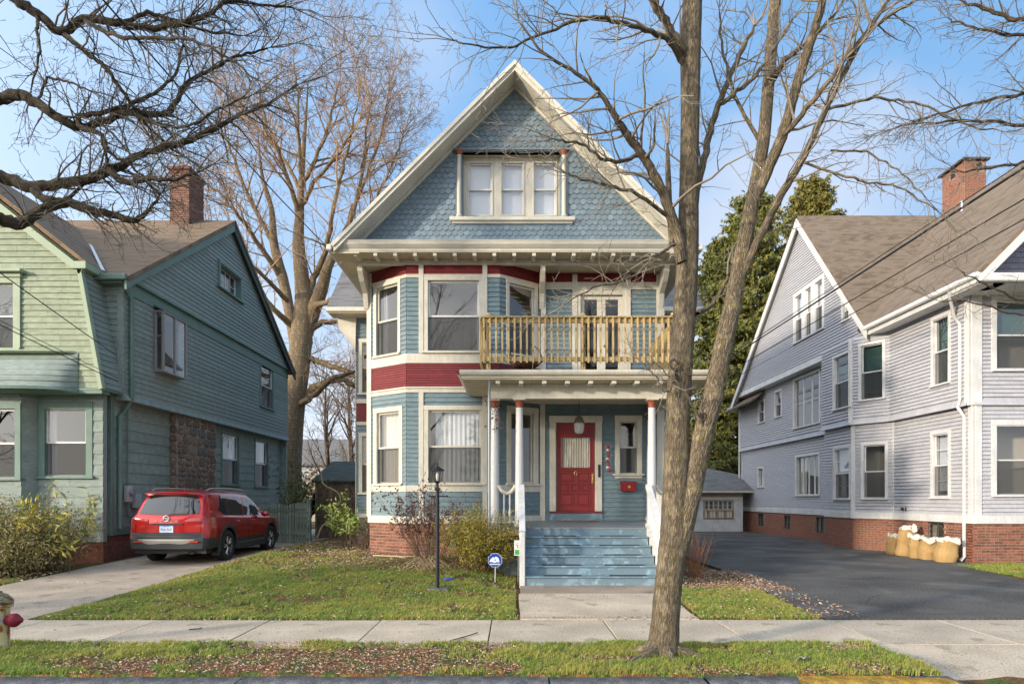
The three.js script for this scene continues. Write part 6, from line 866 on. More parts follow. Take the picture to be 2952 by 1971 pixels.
// big tree at the left, its trunk outside the picture
{
  setSeed(202);
  const t = thing('overhanging_tree', 'dark mossy tree whose boughs reach over the green house roof', 'tree', [0, 0, 0]);
  const big = new Geo(), fine = new Geo();
  const o = { depth: 3, kids: [3.2, 4.0, 4.4], wig: [0.26, 0.32, 0.36], grav: [-0.05, -0.10, -0.18], seg: 0.22, rmin: 0.0028, split: 0.02, ratio: 0.5, ang: [0.5, 1.2], maxLen: 1.9, fork: 1, mul: 2.1 };
  const tr = new Geo(), X0 = -9.6, Z0 = -8.2; const { pts, rad } = smoothPts([[V(X0 - 0.1, -0.2, Z0), 0.52], [V(X0, 0.3, Z0), 0.40], [V(X0 + 0.05, 2.5, Z0), 0.33], [V(X0 + 0.2, 5, Z0), 0.30], [V(X0 + 0.1, 8, Z0), 0.25], [V(X0, 11, Z0 + 0.3), 0.16], [V(X0 - 0.3, 14, Z0 + 0.6), 0.06]], 6); tr.tube(pts, rad, 16);
  mesh('trunk', tr, barkMat([0.14, 0.12, 0.09]), t);
  const D = 8.6, at = (y) => { const p = V(X0 + 0.1, y, Z0); return [CU + p.x / -p.z * FP, CV - (y - 1.65) / -p.z * FP, -p.z]; };
  const L = (y, rows, kids, len, w0) => { const r = y ? [[...at(y), w0], ...rows] : rows; return limb(big, fine, r, 9, kids, len, o, 0, y ? 0.35 : 0.1, 0.06); };
  L(6.6, [[-160, 200, 8.3, 17], [-60, 240, 8.4, 15], [0, 226, D, 13], [44, 216, D, 12], [85, 237, D, 11], [135, 271, D, 10], [183, 291, D + 0.1, 10], [237, 278, D + 0.2, 8], [288, 257, D + 0.3, 8], [345, 262, D + 0.4, 7], [389, 255, D + 0.5, 6], [423, 196, D + 0.6, 5], [471, 166, D + 0.7, 4], [540, 130, D + 0.8, 3], [620, 110, D + 0.9, 2]], 30, 2.0, 22);
  L(4.9, [[-160, 390, 8.3, 18], [-50, 408, 8.4, 16], [0, 405, D, 14], [68, 427, D, 13], [135, 420, D, 11], [203, 410, D, 11], [251, 389, D + 0.1, 10], [339, 349, D + 0.2, 7], [423, 325, D + 0.3, 7], [491, 295, D + 0.4, 6], [542, 267, D + 0.6, 4], [610, 240, D + 0.7, 3], [690, 190, D + 0.8, 2]], 34, 2.0, 22);
  L(4.3, [[-160, 470, 8.0, 17], [-50, 492, 8.1, 16], [0, 502, 8.3, 14], [41, 511, 8.4, 14], [68, 498, 8.4, 12], [112, 474, 8.5, 11], [156, 464, 8.6, 11], [210, 484, 8.6, 10], [264, 494, 8.7, 8], [305, 505, 8.7, 7], [342, 481, 8.8, 4], [370, 440, 8.9, 2]], 24, 1.5, 20);
  L(0, [[68, 427, D, 9], [90, 450, D - 0.05, 8], [112, 457, D - 0.1, 7], [150, 462, 8.6, 7]], 3, 1.2); L(0, [[251, 389, D, 8], [281, 416, D - 0.1, 7], [339, 410, D - 0.1, 6], [390, 412, D - 0.1, 4], [450, 395, D, 2.5]], 12, 1.3);
  L(8.6, [[-140, -60, 8.0, 16], [-20, -50, 8.1, 13], [37, 0, 8.2, 11], [85, 30, 8.3, 10], [142, 73, 8.4, 9], [190, 44, 8.5, 9], [278, 54, 8.6, 8], [339, 64, 8.7, 7], [423, 52, 8.8, 6], [481, 30, 8.9, 5], [520, 3, 9, 4], [590, 10, 9.1, 3], [680, 20, 9.2, 2]], 32, 1.9, 18);
  L(0, [[142, 73, 8.4, 7], [190, 115, 8.4, 5], [237, 152, 8.5, 4.5], [288, 220, 8.6, 4], [340, 290, 8.8, 3], [420, 360, 9, 2]], 16, 1.4); L(0, [[190, 44, 8.5, 5], [260, 80, 8.3, 4.5], [340, 88, 8.2, 4], [440, 92, 8.1, 3.4], [520, 130, 8, 2.5], [600, 190, 8, 1.6]], 16, 1.5); L(0, [[278, 54, 8.6, 5], [340, 30, 8.7, 5], [390, 45, 8.8, 4], [470, 70, 8.9, 3], [560, 80, 9, 2]], 10, 1.4);
  L(0, [[183, 291, D, 6], [235, 312, D - 0.1, 5], [245, 345, D - 0.1, 4], [300, 380, D - 0.1, 3], [350, 430, D, 2]], 12, 1.3); L(0, [[183, 291, D, 6], [180, 268, D, 6], [250, 255, D, 5], [340, 220, D + 0.2, 4], [400, 170, D + 0.3, 3], [420, 90, D + 0.4, 2.4]], 14, 1.5); L(0, [[300, 256, D, 4], [350, 280, D, 4], [430, 290, D + 0.1, 3], [500, 250, D + 0.2, 2.6], [580, 215, D + 0.3, 2]], 14, 1.4);
  L(0, [[85, 237, D, 3], [110, 180, D, 3], [160, 190, D, 2.4], [210, 210, D, 1.6]], 5, 1.0); L(0, [[85, 30, 8.3, 4], [85, 70, 8.2, 3.4], [88, 130, 8.1, 2.8], [70, 210, 8.1, 1.6]], 6, 1.1);
  // upper crown, mostly above the picture
  const oc = { ...o, depth: 3, kids: [1.6, 2.0, 2.4], maxLen: 2.6 }; for (let k = 0; k < 12; k++) { const a = k / 12 * 6.283 + rr(-0.2, 0.2), y = rr(7, 13); if (Math.cos(a) > 0.2 && y < 9.5) continue; bough(big, fine, V(X0, y, Z0), V(Math.cos(a), rr(0.15, 0.5), Math.sin(a) * 0.9).normalize(), rr(2.5, 4.5), rr(0.05, 0.09), 0, oc); }
  mesh('limbs', big, barkMat([0.14, 0.12, 0.09]), t); mesh('twigs', fine, std([0.13, 0.11, 0.085], { roughness: 0.95 }), t);
}
// tree beyond the right edge, only its boughs come into view
{
  setSeed(303);
  const t = thing('verge_tree', 'bare tree whose thin boughs hang before the grey house chimney', 'tree', [0, 0, 0]), big = new Geo(), fine = new Geo(), X0 = 9.2, Z0 = -7.4;
  const o = { depth: 3, kids: [2.8, 4.0, 4.0], wig: [0.2, 0.26, 0.3], grav: [-0.02, -0.06, -0.12], seg: 0.22, rmin: 0.0022, split: 0.02, ratio: 0.5, ang: [0.4, 1.0], maxLen: 1.5, fork: 1 };
  const { pts, rad } = smoothPts([[V(X0, -0.2, Z0), 0.3], [V(X0, 0.4, Z0), 0.22], [V(X0 - 0.1, 3, Z0), 0.18], [V(X0, 6, Z0), 0.15], [V(X0 + 0.1, 10, Z0), 0.08], [V(X0, 12, Z0), 0.03]], 6); mesh('trunk', new Geo().tube(pts, rad, 14), barkMat([0.22, 0.18, 0.13]), t);
  const at = (y) => [CU + X0 / -Z0 * FP, CV - (y - 1.65) / -Z0 * FP, -Z0, 9], D = 7.6; const L = (y, rows, kids, len) => limb(big, fine, y ? [at(y), ...rows] : rows, 7, kids, len, o, 0, y ? 0.3 : 0.1, 0.05);
  L(6.8, [[2600, 60, D, 8], [2450, 20, D, 7], [2340, 45, D + 0.1, 5], [2270, 22, D + 0.2, 4], [2200, 0, D + 0.3, 2.4]], 14, 1.3); L(5.8, [[2600, 210, D, 7], [2450, 200, D, 5], [2348, 215, D + 0.1, 4], [2250, 232, D + 0.2, 3], [2150, 262, D + 0.3, 2.4], [2050, 295, D + 0.4, 1.6]], 16, 1.4); L(5.0, [[2620, 320, D, 7], [2480, 310, D, 5], [2348, 288, D + 0.1, 4], [2230, 275, D + 0.1, 3], [2120, 282, D + 0.2, 2]], 14, 1.4);
  L(4.4, [[2600, 330, D, 6], [2460, 340, D - 0.1, 4], [2348, 372, D - 0.1, 3.4], [2262, 385, D - 0.1, 2.6], [2200, 395, D - 0.1, 1.6]], 8, 1.0); L(7.8, [[2600, -60, D, 8], [2460, 60, D - 0.2, 4], [2330, 80, D - 0.2, 3.4], [2230, 60, D - 0.2, 2.4], [2170, 40, D, 1.5]], 14, 1.3); L(3.4, [[2600, 640, D, 4], [2460, 700, D, 3], [2348, 690, D, 2.4], [2260, 650, D, 1.8], [2200, 620, D, 1.1]], 8, 0.9); L(3.2, [[2600, 700, D, 3.4], [2440, 730, D, 2.6], [2330, 720, D, 2], [2220, 690, D, 1.5], [2150, 690, D, 1]], 6, 0.8);
  mesh('limbs', big, barkMat([0.22, 0.18, 0.13]), t); mesh('twigs', fine, std([0.20, 0.165, 0.125], { roughness: 0.95 }), t);
}
// great bare beech between the houses, and smaller trees behind it
{
  setSeed(404);
  const t = thing('beech_tree', 'great bare beech with tan limbs rising between the green and blue houses', 'tree', [0, 0, 0]), big = new Geo(), fine = new Geo(), D = 31;
  const o = { depth: 4, kids: [1.1, 1.5, 2.0, 2.4], wig: [0.16, 0.2, 0.24, 0.28], grav: [0.03, 0.07, 0.06, 0.03], seg: 0.8, rmin: 0.006, split: 0.05, ratio: 0.58, ang: [0.35, 1.1], maxLen: 5.5, fork: 2 };
  const tk = new Geo(); const bole = (rows) => { const { pts, rad } = smoothPts(rows.map(([u, v, d, w]) => [P3(u, v, d), w * d / FP]), 7); tk.tube(pts, rad.map((r, i) => r * (1 + 0.10 * fbm(i * 0.5, r * 9, 2, 2))), 12); };
  bole([[655, 1230, D, 40], [660, 1150, D, 32], [664, 1050, D, 27], [672, 950, D, 25], [683, 850, D, 25], [690, 780, D, 26], [697, 700, D, 22], [692, 640, D, 17], [684, 560, D, 14], [688, 470, D, 9], [693, 380, D + 0.5, 6], [700, 280, D + 1, 3.5], [706, 190, D + 1, 1.2]]);
  bole([[690, 790, D, 18], [715, 720, D, 17], [738, 660, D - 0.5, 14], [752, 610, D - 1, 11], [778, 560, D - 1, 9], [808, 490, D - 1, 5], [830, 400, D - 1, 3.4], [850, 300, D - 1, 1.2]]); bole([[684, 830, D, 14], [668, 740, D + 0.5, 13], [648, 640, D + 1, 12], [628, 560, D + 1, 10], [622, 480, D + 1, 6], [600, 400, D + 1, 4], [590, 300, D + 1, 1.2]]);
  mesh('trunk', tk, barkMat([0.50, 0.415, 0.31]), t);
  const L = (rows, kids, len) => limb(big, fine, rows, 7, kids, len, o, 0, 0.12, 0.2);
  L([[700, 690, D, 8.6], [720, 640, D, 7.9], [750, 560, D - 1, 5.8], [770, 450, D - 2, 4.3], [800, 330, D - 2, 2.9], [820, 230, D - 2, 1.4]], 12, 6); L([[688, 500, D, 6.5], [660, 410, D - 1, 5.0], [630, 330, D - 2, 3.6], [600, 240, D - 2, 2.2], [590, 160, D - 2, 1.4]], 13, 6); L([[690, 430, D, 5.8], [730, 350, D, 4.3], [760, 260, D + 1, 2.9], [780, 180, D + 1, 1.4]], 12, 5.5); L([[690, 400, D, 4.3], [684, 300, D - 1, 3.6], [680, 200, D - 1, 2.2], [672, 130, D - 1, 1.2]], 11, 5);
  L([[648, 640, D + 1, 7.2], [600, 570, D, 5.8], [550, 500, D - 1, 4.3], [500, 440, D - 1, 2.9], [450, 410, D - 1, 1.4]], 13, 5.5); L([[628, 560, D + 1, 5.8], [570, 450, D + 1, 4.3], [530, 350, D + 1, 2.9], [510, 270, D + 1, 1.4]], 12, 5.5); L([[760, 590, D - 1, 5.8], [820, 520, D - 1, 4.3], [870, 440, D - 1, 2.9], [910, 350, D - 1, 2.2], [930, 290, D, 1.4]], 14, 5); L([[800, 500, D - 1, 4.3], [850, 380, D - 1, 2.9], [880, 280, D - 1, 1.7], [890, 220, D - 1, 1.2]], 12, 5); L([[830, 400, D - 1, 3.6], [840, 300, D - 2, 2.5], [850, 220, D - 2, 1.4]], 9, 4.5);
  L([[690, 480, D, 5], [720, 420, D - 1, 4], [790, 330, D - 2, 3], [840, 250, D - 2, 1.5]], 12, 5); L([[692, 440, D, 5], [640, 350, D + 1, 3.5], [560, 260, D + 1, 2.4], [520, 200, D + 1, 1]], 12, 5); L([[660, 690, D, 6], [590, 620, D - 2, 4], [520, 560, D - 3, 3], [470, 500, D - 3, 1.5]], 12, 4.5);
  o.grav = [-0.02, -0.04, -0.03, 0]; o.maxLen = 3.5; L([[672, 950, D, 9], [720, 890, D, 9], [780, 870, D - 1, 7], [820, 890, D - 1, 5], [860, 930, D - 1, 3]], 8, 3.6); L([[676, 930, D, 8], [715, 910, D - 1, 7], [760, 870, D - 2, 6], [820, 850, D - 2, 4]], 7, 3.2); L([[690, 850, D, 8], [700, 820, D, 8], [730, 830, D, 7], [790, 850, D, 6], [840, 880, D, 4]], 8, 3.5); L([[690, 770, D, 8], [740, 740, D, 6], [800, 740, D, 4], [850, 760, D, 2]], 8, 3.2); L([[700, 700, D, 7], [760, 690, D - 1, 6], [830, 660, D - 1, 4]], 6, 3); L([[668, 745, D, 8], [620, 700, D - 1, 6], [580, 640, D - 1, 4], [540, 610, D - 1, 2]], 7, 3.4);
  mesh('limbs', big, barkMat([0.50, 0.40, 0.28]), t); mesh('twigs', fine, std([0.38, 0.25, 0.15], { roughness: 0.95 }), t);
  const small = (nm, lab, u, d, h, n, s, c, cat = 'tree') => { setSeed(s); const q = thing(nm, lab, cat, [0, 0, 0]), b = new Geo(), f = new Geo(), x = X(u, d), oo = { depth: 3, kids: [0.9, 1.3, 1.6], wig: [0.14, 0.2, 0.26], grav: [0.05, 0.04, 0.0], seg: 0.7, rmin: 0.009, split: 0.05, ratio: 0.55, ang: [0.35, 0.9], maxLen: h * 0.4, fork: 2 }; const { pts, rad } = smoothPts([[V(x, 0, -d), h * 0.022], [V(x + 0.2, h * 0.3, -d), h * 0.016], [V(x, h * 0.65, -d), h * 0.009], [V(x + 0.1, h, -d), 0.015]], 6); const tk2 = new Geo().tube(pts, rad, 8); mesh('trunk', tk2, barkMat(c), q); spawn(b, f, pts, rad, n, h * 0.75, 0, oo, 0.18); if (b.i.length) mesh('limbs', b, barkMat(c), q); mesh('twigs', f, std(c, { roughness: 0.95 }), q); };
  small('background_tree', 'thin bare tree behind the shed roof', 745, 36, 9, 26, 41, [0.20, 0.15, 0.11]); small('background_tree', 'bare brown tree beside the far pale house', 800, 47, 12, 30, 42, [0.24, 0.17, 0.12]); small('background_tree', 'tall bare tree behind the green house chimney', 470, 48, 17, 40, 43, [0.25, 0.17, 0.11]); small('background_tree', 'bare tree behind the green house roof ridge beyond the brick chimney', 300, 52, 16, 40, 44, [0.25, 0.17, 0.11]); small('background_tree', 'bare tree behind the beech trunk near the blue house wing', 880, 50, 17, 36, 45, [0.25, 0.17, 0.11]);
}
// conifers behind the driveway
function conifer(name, label, u, d, h, rad, s, tint) {
  setSeed(s); const t = thing(name, label, 'conifer'), x = X(u, d), wood = new Geo(), leaf = [new Geo(), new Geo(), new Geo()];
  wood.tube([V(x, -0.1, -d), V(x + 0.05, h * 0.5, -d), V(x, h, -d)], [h * 0.02, h * 0.011, 0.02], 8);
  const spray = (p, dir, len) => { const n = Math.ceil(len / 0.055); for (let i = 0; i < n; i++) { const a = i / n * len, q = p.clone().addScaledVector(dir, a).add(randDir().multiplyScalar(0.05)); const dn = V(rr(-0.5, 0.5), rr(-1.15, 0.1), rr(-0.5, 0.5)).addScaledVector(dir, 0.5).normalize(), side = V().crossVectors(dn, randDir()).normalize(), L = rr(0.16, 0.36), w = rr(0.04, 0.085); const g = leaf[Math.floor(rnd() * 3)]; g.tri(q.clone().addScaledVector(side, -w), q.clone().addScaledVector(side, w), q.clone().addScaledVector(dn, L)); if (rnd() < 0.6) g.tri(q, q.clone().addScaledVector(dn, L * 0.9).addScaledVector(side, w * 1.6), q.clone().addScaledVector(dn, L * 0.5).addScaledVector(side, -w)); } };
  for (let y = h * 0.06; y < h * 0.985; y += rr(0.2, 0.38) * (0.6 + 0.5 * (1 - y / h))) {
    const k = 1 - y / h, R = rad * Math.pow(k, 0.5) * rr(0.65, 1.12) + 0.15, n = 3 + Math.floor(rnd() * 3), a0 = rr(0, 6.28);
    for (let i = 0; i < n; i++) { const a = a0 + i / n * 6.283 + rr(-0.4, 0.4), L = R * rr(0.6, 1.12), up = lerp(-0.12, 0.75, Math.pow(y / h, 2)), pts = [V(x, y, -d)], m = 6; let dir = V(Math.cos(a), up, Math.sin(a)).normalize(), p = pts[0]; for (let j = 0; j < m; j++) { p = p.clone().addScaledVector(dir, L / m); dir = dir.clone().add(V(0, j < 3 ? -0.07 : 0.09, 0)).add(randDir().multiplyScalar(0.08)).normalize(); pts.push(p); if (j > 0) { const s2 = V(-Math.sin(a), 0, Math.cos(a)); for (const sg of [-1, 1]) spray(p, dir.clone().multiplyScalar(0.6).addScaledVector(s2, sg * rr(0.4, 1)).add(V(0, rr(-0.5, 0.1), 0)).normalize(), rr(0.35, 0.85) * (1 - j / m * 0.4) * Math.min(1.4, L * 0.5 + 0.25)); spray(p, V(rr(-0.2, 0.2), -1, rr(-0.2, 0.2)).normalize(), rr(0.15, 0.5) * Math.min(1, L * 0.6)); } } wood.tube(pts, pts.map((_, j) => Math.max(0.006, L * 0.012 * (1 - j / m))), 4); spray(p, dir, 0.35); }
  }
  mesh('trunk', wood, barkMat([0.15, 0.10, 0.07]), t); leaf.forEach((g, i) => mesh('foliage', g, phys([[tint[0], tint[1], tint[2]], [tint[0] * 0.75, tint[1] * 0.85, tint[2] * 0.9], [tint[0] * 1.25, tint[1] * 1.05, tint[2] * 0.8]][i], { roughness: 0.85, transmission: 0.25, thickness: 0, side: THREE.DoubleSide }), t));
}
conifer('spruce_tree', 'tall drooping spruce behind the garage and the forked trunk', 1725, 40, Y(450, 40), 5.4, 51, [0.20, 0.21, 0.04]);
conifer('spruce_tree', 'spruce close behind the blue house, partly hidden by the forked trunk', 1655, 41, Y(560, 41), 4.8, 52, [0.17, 0.185, 0.04]);
conifer('spruce_tree', 'spruce whose top shows over the grey house ridge', 1860, 46, Y(405, 46), 4.8, 53, [0.24, 0.22, 0.04]);
// trees and a spruce across the street, mirrored in the front windows
{
  setSeed(606); const mk = (lab, x, z, h, s) => { setSeed(s); const q = thing('opposite_tree', lab, 'tree'), b = new Geo(), f = new Geo(), oo = { depth: 3, kids: [0.8, 1.2, 1.5], wig: [0.14, 0.2, 0.26], grav: [0.05, 0.04, 0.0], seg: 0.7, rmin: 0.012, split: 0.06, ratio: 0.55, ang: [0.35, 0.9], maxLen: h * 0.42, fork: 2 }; const { pts, rad } = smoothPts([[V(x, -0.1, z), h * 0.024], [V(x + 0.2, h * 0.3, z), h * 0.017], [V(x, h * 0.65, z), h * 0.01], [V(x + 0.1, h, z), 0.02]], 6); mesh('trunk', new Geo().tube(pts, rad, 8), barkMat([0.2, 0.16, 0.12]), q); spawn(b, f, pts, rad, 26, h * 0.75, 0, oo, 0.18); mesh('limbs', b, barkMat([0.2, 0.16, 0.12]), q); mesh('twigs', f, std([0.18, 0.145, 0.11], { roughness: 1 }), q); };
  mk('bare tree across the street mirrored in the bay windows', -6.5, 17, 17, 71); mk('bare tree across the street mirrored in the porch window', 4.5, 15, 15, 72); mk('bare tree far across the street before the opposite lawn', -21, 16, 15, 73); mk('bare tree standing at the opposite verge towards the sun', -33, 10, 14, 74);
}
conifer('opposite_spruce', 'dark spruce across the street mirrored in the upper bay window', CU + 30, -22, 17, 3.6, 54, [0.06, 0.075, 0.03]);

// ------------------------------------------------------------------ shrubs
function leafCloud(g, n, at, size, o = {}) { for (let i = 0; i < n; i++) { const p = at(), L = rr(size * 0.6, size * 1.3), w = L * (o.w ?? 0.4), dir = randDir().add(V(0, o.up ?? 0.2, 0)).normalize(), side = V().crossVectors(dir, randDir()).normalize(), nn = V().crossVectors(dir, side), G = g[Math.floor(rnd() * g.length)]; const A = p, B = p.clone().addScaledVector(dir, L * 0.5).addScaledVector(side, w / 2).addScaledVector(nn, w * 0.15), Cc = p.clone().addScaledVector(dir, L).addScaledVector(nn, -L * 0.1), Dd = p.clone().addScaledVector(dir, L * 0.5).addScaledVector(side, -w / 2).addScaledVector(nn, w * 0.15); G.tri(A, B, Cc); G.tri(A, Cc, Dd); } }
const leafMat = (c) => phys(c, { roughness: 0.6, transmission: 0.3, thickness: 0, side: THREE.DoubleSide });
function stems(g, base, n, spread, h, r, o = {}) { const tips = []; for (let i = 0; i < n; i++) { const a = rr(0, 6.283), k = rr(0.1, 1), p = base.clone().add(V(Math.cos(a) * spread * 0.18 * k, 0, Math.sin(a) * spread * 0.18 * k)); let d = V(Math.cos(a) * spread * k * 0.5 / h, 1, Math.sin(a) * spread * k * 0.5 / h).normalize(), L = h * rr(0.6, 1.05); const pts = [p], m = 6; let q = p; for (let j = 0; j < m; j++) { d = d.clone().add(randDir().multiplyScalar(o.wig ?? 0.16)).normalize(); q = q.clone().addScaledVector(d, L / m); pts.push(q); if (j > 1 && rnd() < (o.fork ?? 0.7)) { const e = d.clone().add(randDir().multiplyScalar(0.8)).normalize(), q2 = q.clone().addScaledVector(e, L * 0.16), q3 = q2.clone().addScaledVector(e.add(randDir().multiplyScalar(0.3)).normalize(), L * 0.14); g.tube([q, q2, q3], [r * 0.5, r * 0.35, r * 0.2], 3); tips.push(q2, q3); } } g.tube(pts, pts.map((_, j) => r * (1 - 0.75 * j / m)), 4); tips.push(pts[4], pts[5], q); } return tips; }
function shrub(name, label, pos, { n, spread, h, r, leaves, size, cols, stemCol, blur = 0.12, w = 0.4, wig, fork, up, low = 0 }, group) {
  const t = thing(name, label, 'shrub', [0, 0, 0], 0, group), g = new Geo(), tips = stems(g, pos, n, spread, h, r, { wig, fork }); mesh('stems', g, std(stemCol, { roughness: 0.9 }), t);
  if (leaves) { const L = cols.map(() => new Geo()); leafCloud(L, leaves, () => { const q = pick(tips); return q.clone().lerp(pos, rnd() < 0.5 ? rr(0, low) : 0).add(randDir().multiplyScalar(blur * rr(0.2, 1))); }, size, { w, up }); L.forEach((x, i) => mesh('foliage', x, leafMat(cols[i]), t)); } return t;
}
const gp = (x, d) => V(x, gy(x, d), -d);
setSeed(701);
shrub('bronze_shrub', 'open shrub with dark bronze leaves on bare stems behind the lamp post', gp(X(985, 13.4), 13.4), { n: 46, spread: 1.5, h: 1.45, r: 0.010, leaves: 1500, size: 0.075, cols: [[0.17, 0.06, 0.05], [0.24, 0.10, 0.07], [0.10, 0.045, 0.045]], stemCol: [0.24, 0.16, 0.10], blur: 0.12, up: -0.3 });
setSeed(702);
{ const ps = gp(X(1102, 12.6), 12.7); shrub('yellow_bush', 'dense yellow green bush beside the porch steps', ps, { n: 70, spread: 1.6, h: 1.08, r: 0.007, leaves: 15000, size: 0.045, cols: [[0.42, 0.33, 0.03], [0.30, 0.26, 0.035], [0.52, 0.37, 0.045], [0.17, 0.18, 0.03]], stemCol: [0.18, 0.12, 0.07], blur: 0.2, w: 0.55, low: 0.6 }); }
setSeed(703);
shrub('rhododendron', 'small rhododendron with bright green leaf whorls at the blue house corner', gp(X(800, 16.6), 16.6), { n: 16, spread: 1.5, h: 1.15, r: 0.012, leaves: 520, size: 0.14, cols: [[0.32, 0.42, 0.05], [0.20, 0.30, 0.05], [0.44, 0.46, 0.08]], stemCol: [0.12, 0.085, 0.06], blur: 0.12, w: 0.32, up: 0.1 });
setSeed(704);
shrub('brown_shrub', 'brown twiggy shrub beneath the wing window of the blue house', gp(X(838, 16.2), 16.2), { n: 40, spread: 1.0, h: 0.75, r: 0.008, leaves: 500, size: 0.06, cols: [[0.14, 0.07, 0.045], [0.10, 0.08, 0.03]], stemCol: [0.15, 0.10, 0.07], blur: 0.12, low: 0.5 });
setSeed(705);
shrub('red_stem_shrub', 'leafless clump of reddish brown stems beside the asphalt driveway', gp(X(1592, 13), 13), { n: 45, spread: 0.9, h: 0.88, r: 0.007, leaves: 0, stemCol: [0.30, 0.13, 0.065], wig: 0.1, fork: 0.5 });
setSeed(706);
shrub('bamboo_shrub', 'leggy evergreen with pale stems behind the picket fence', gp(X(690, 22.5), 22.5), { n: 14, spread: 1.3, h: 2.2, r: 0.016, leaves: 700, size: 0.2, cols: [[0.12, 0.17, 0.03], [0.20, 0.22, 0.06], [0.07, 0.10, 0.03]], stemCol: [0.32, 0.25, 0.17], blur: 0.3, w: 0.25, up: 0.3 });
// mixed hedge before the green house: separate shrubs
const hedge = [[-12.4, 12.2, 1.2, 'low mixed shrub with pale curled leaves under the bowed skirt'], [-11.5, 12.6, 1.35, 'brown and yellow leaved shrub under the green house bay'], [-10.8, 13.4, 1.45, 'broad yellow and brown leaved shrub under the green house corner window'], [-10.0, 13.9, 1.35, 'rounded shrub with fading leaves at the edge of the concrete driveway'], [-10.15, 12.9, 1.0, 'lower shrub with curled pale leaves spilling toward the concrete driveway'], [-11.3, 11.9, 0.95, 'low shrub with curled tan leaves at the grass edge by the hydrant'], [-12.2, 14.0, 1.5, 'taller dusky shrub against the green house bay wall']];
hedge.forEach(([x, d, h, lab], i) => { setSeed(720 + i); shrub('hedge_shrub', lab, gp(x, d), { n: 34, spread: 1.75, h, r: 0.007, leaves: 5200, size: 0.075, cols: [[0.32, 0.29, 0.05], [0.36, 0.25, 0.12], [0.15, 0.16, 0.04], [0.52, 0.42, 0.25], [0.42, 0.38, 0.07]], stemCol: [0.16, 0.11, 0.07], blur: 0.3, low: 0.85, up: -0.1 }, 'shrubs in the hedge before the green house'); });
setSeed(730); shrub('tall_rhododendron', 'leggy rhododendron with yellow green leaves above the mixed hedge', gp(X(150, 13.6), 13.6), { n: 7, spread: 2.2, h: 1.8, r: 0.012, leaves: 190, size: 0.2, cols: [[0.48, 0.43, 0.05], [0.28, 0.32, 0.05], [0.62, 0.52, 0.09]], stemCol: [0.16, 0.12, 0.07], blur: 0.14, w: 0.28, up: -0.35, fork: 0.4 });
{ const t = thing('bent_sapling', 'single crooked pale sapling stem against the brown shed', 'sapling'), D = 20.2; limb(t.g = new Geo(), new Geo(), [[727, 1233, D, 2.6], [740, 1205, D, 2.4], [762, 1190, D, 2.2], [745, 1165, D, 2.2], [780, 1150, D, 2], [775, 1130, D, 1.8], [742, 1110, D, 1.6], [735, 1080, D, 1.2]], 5, 0, 0, {}); mesh('stem', t.g, std([0.36, 0.29, 0.19], { roughness: 0.9 }), t); delete t.g; }
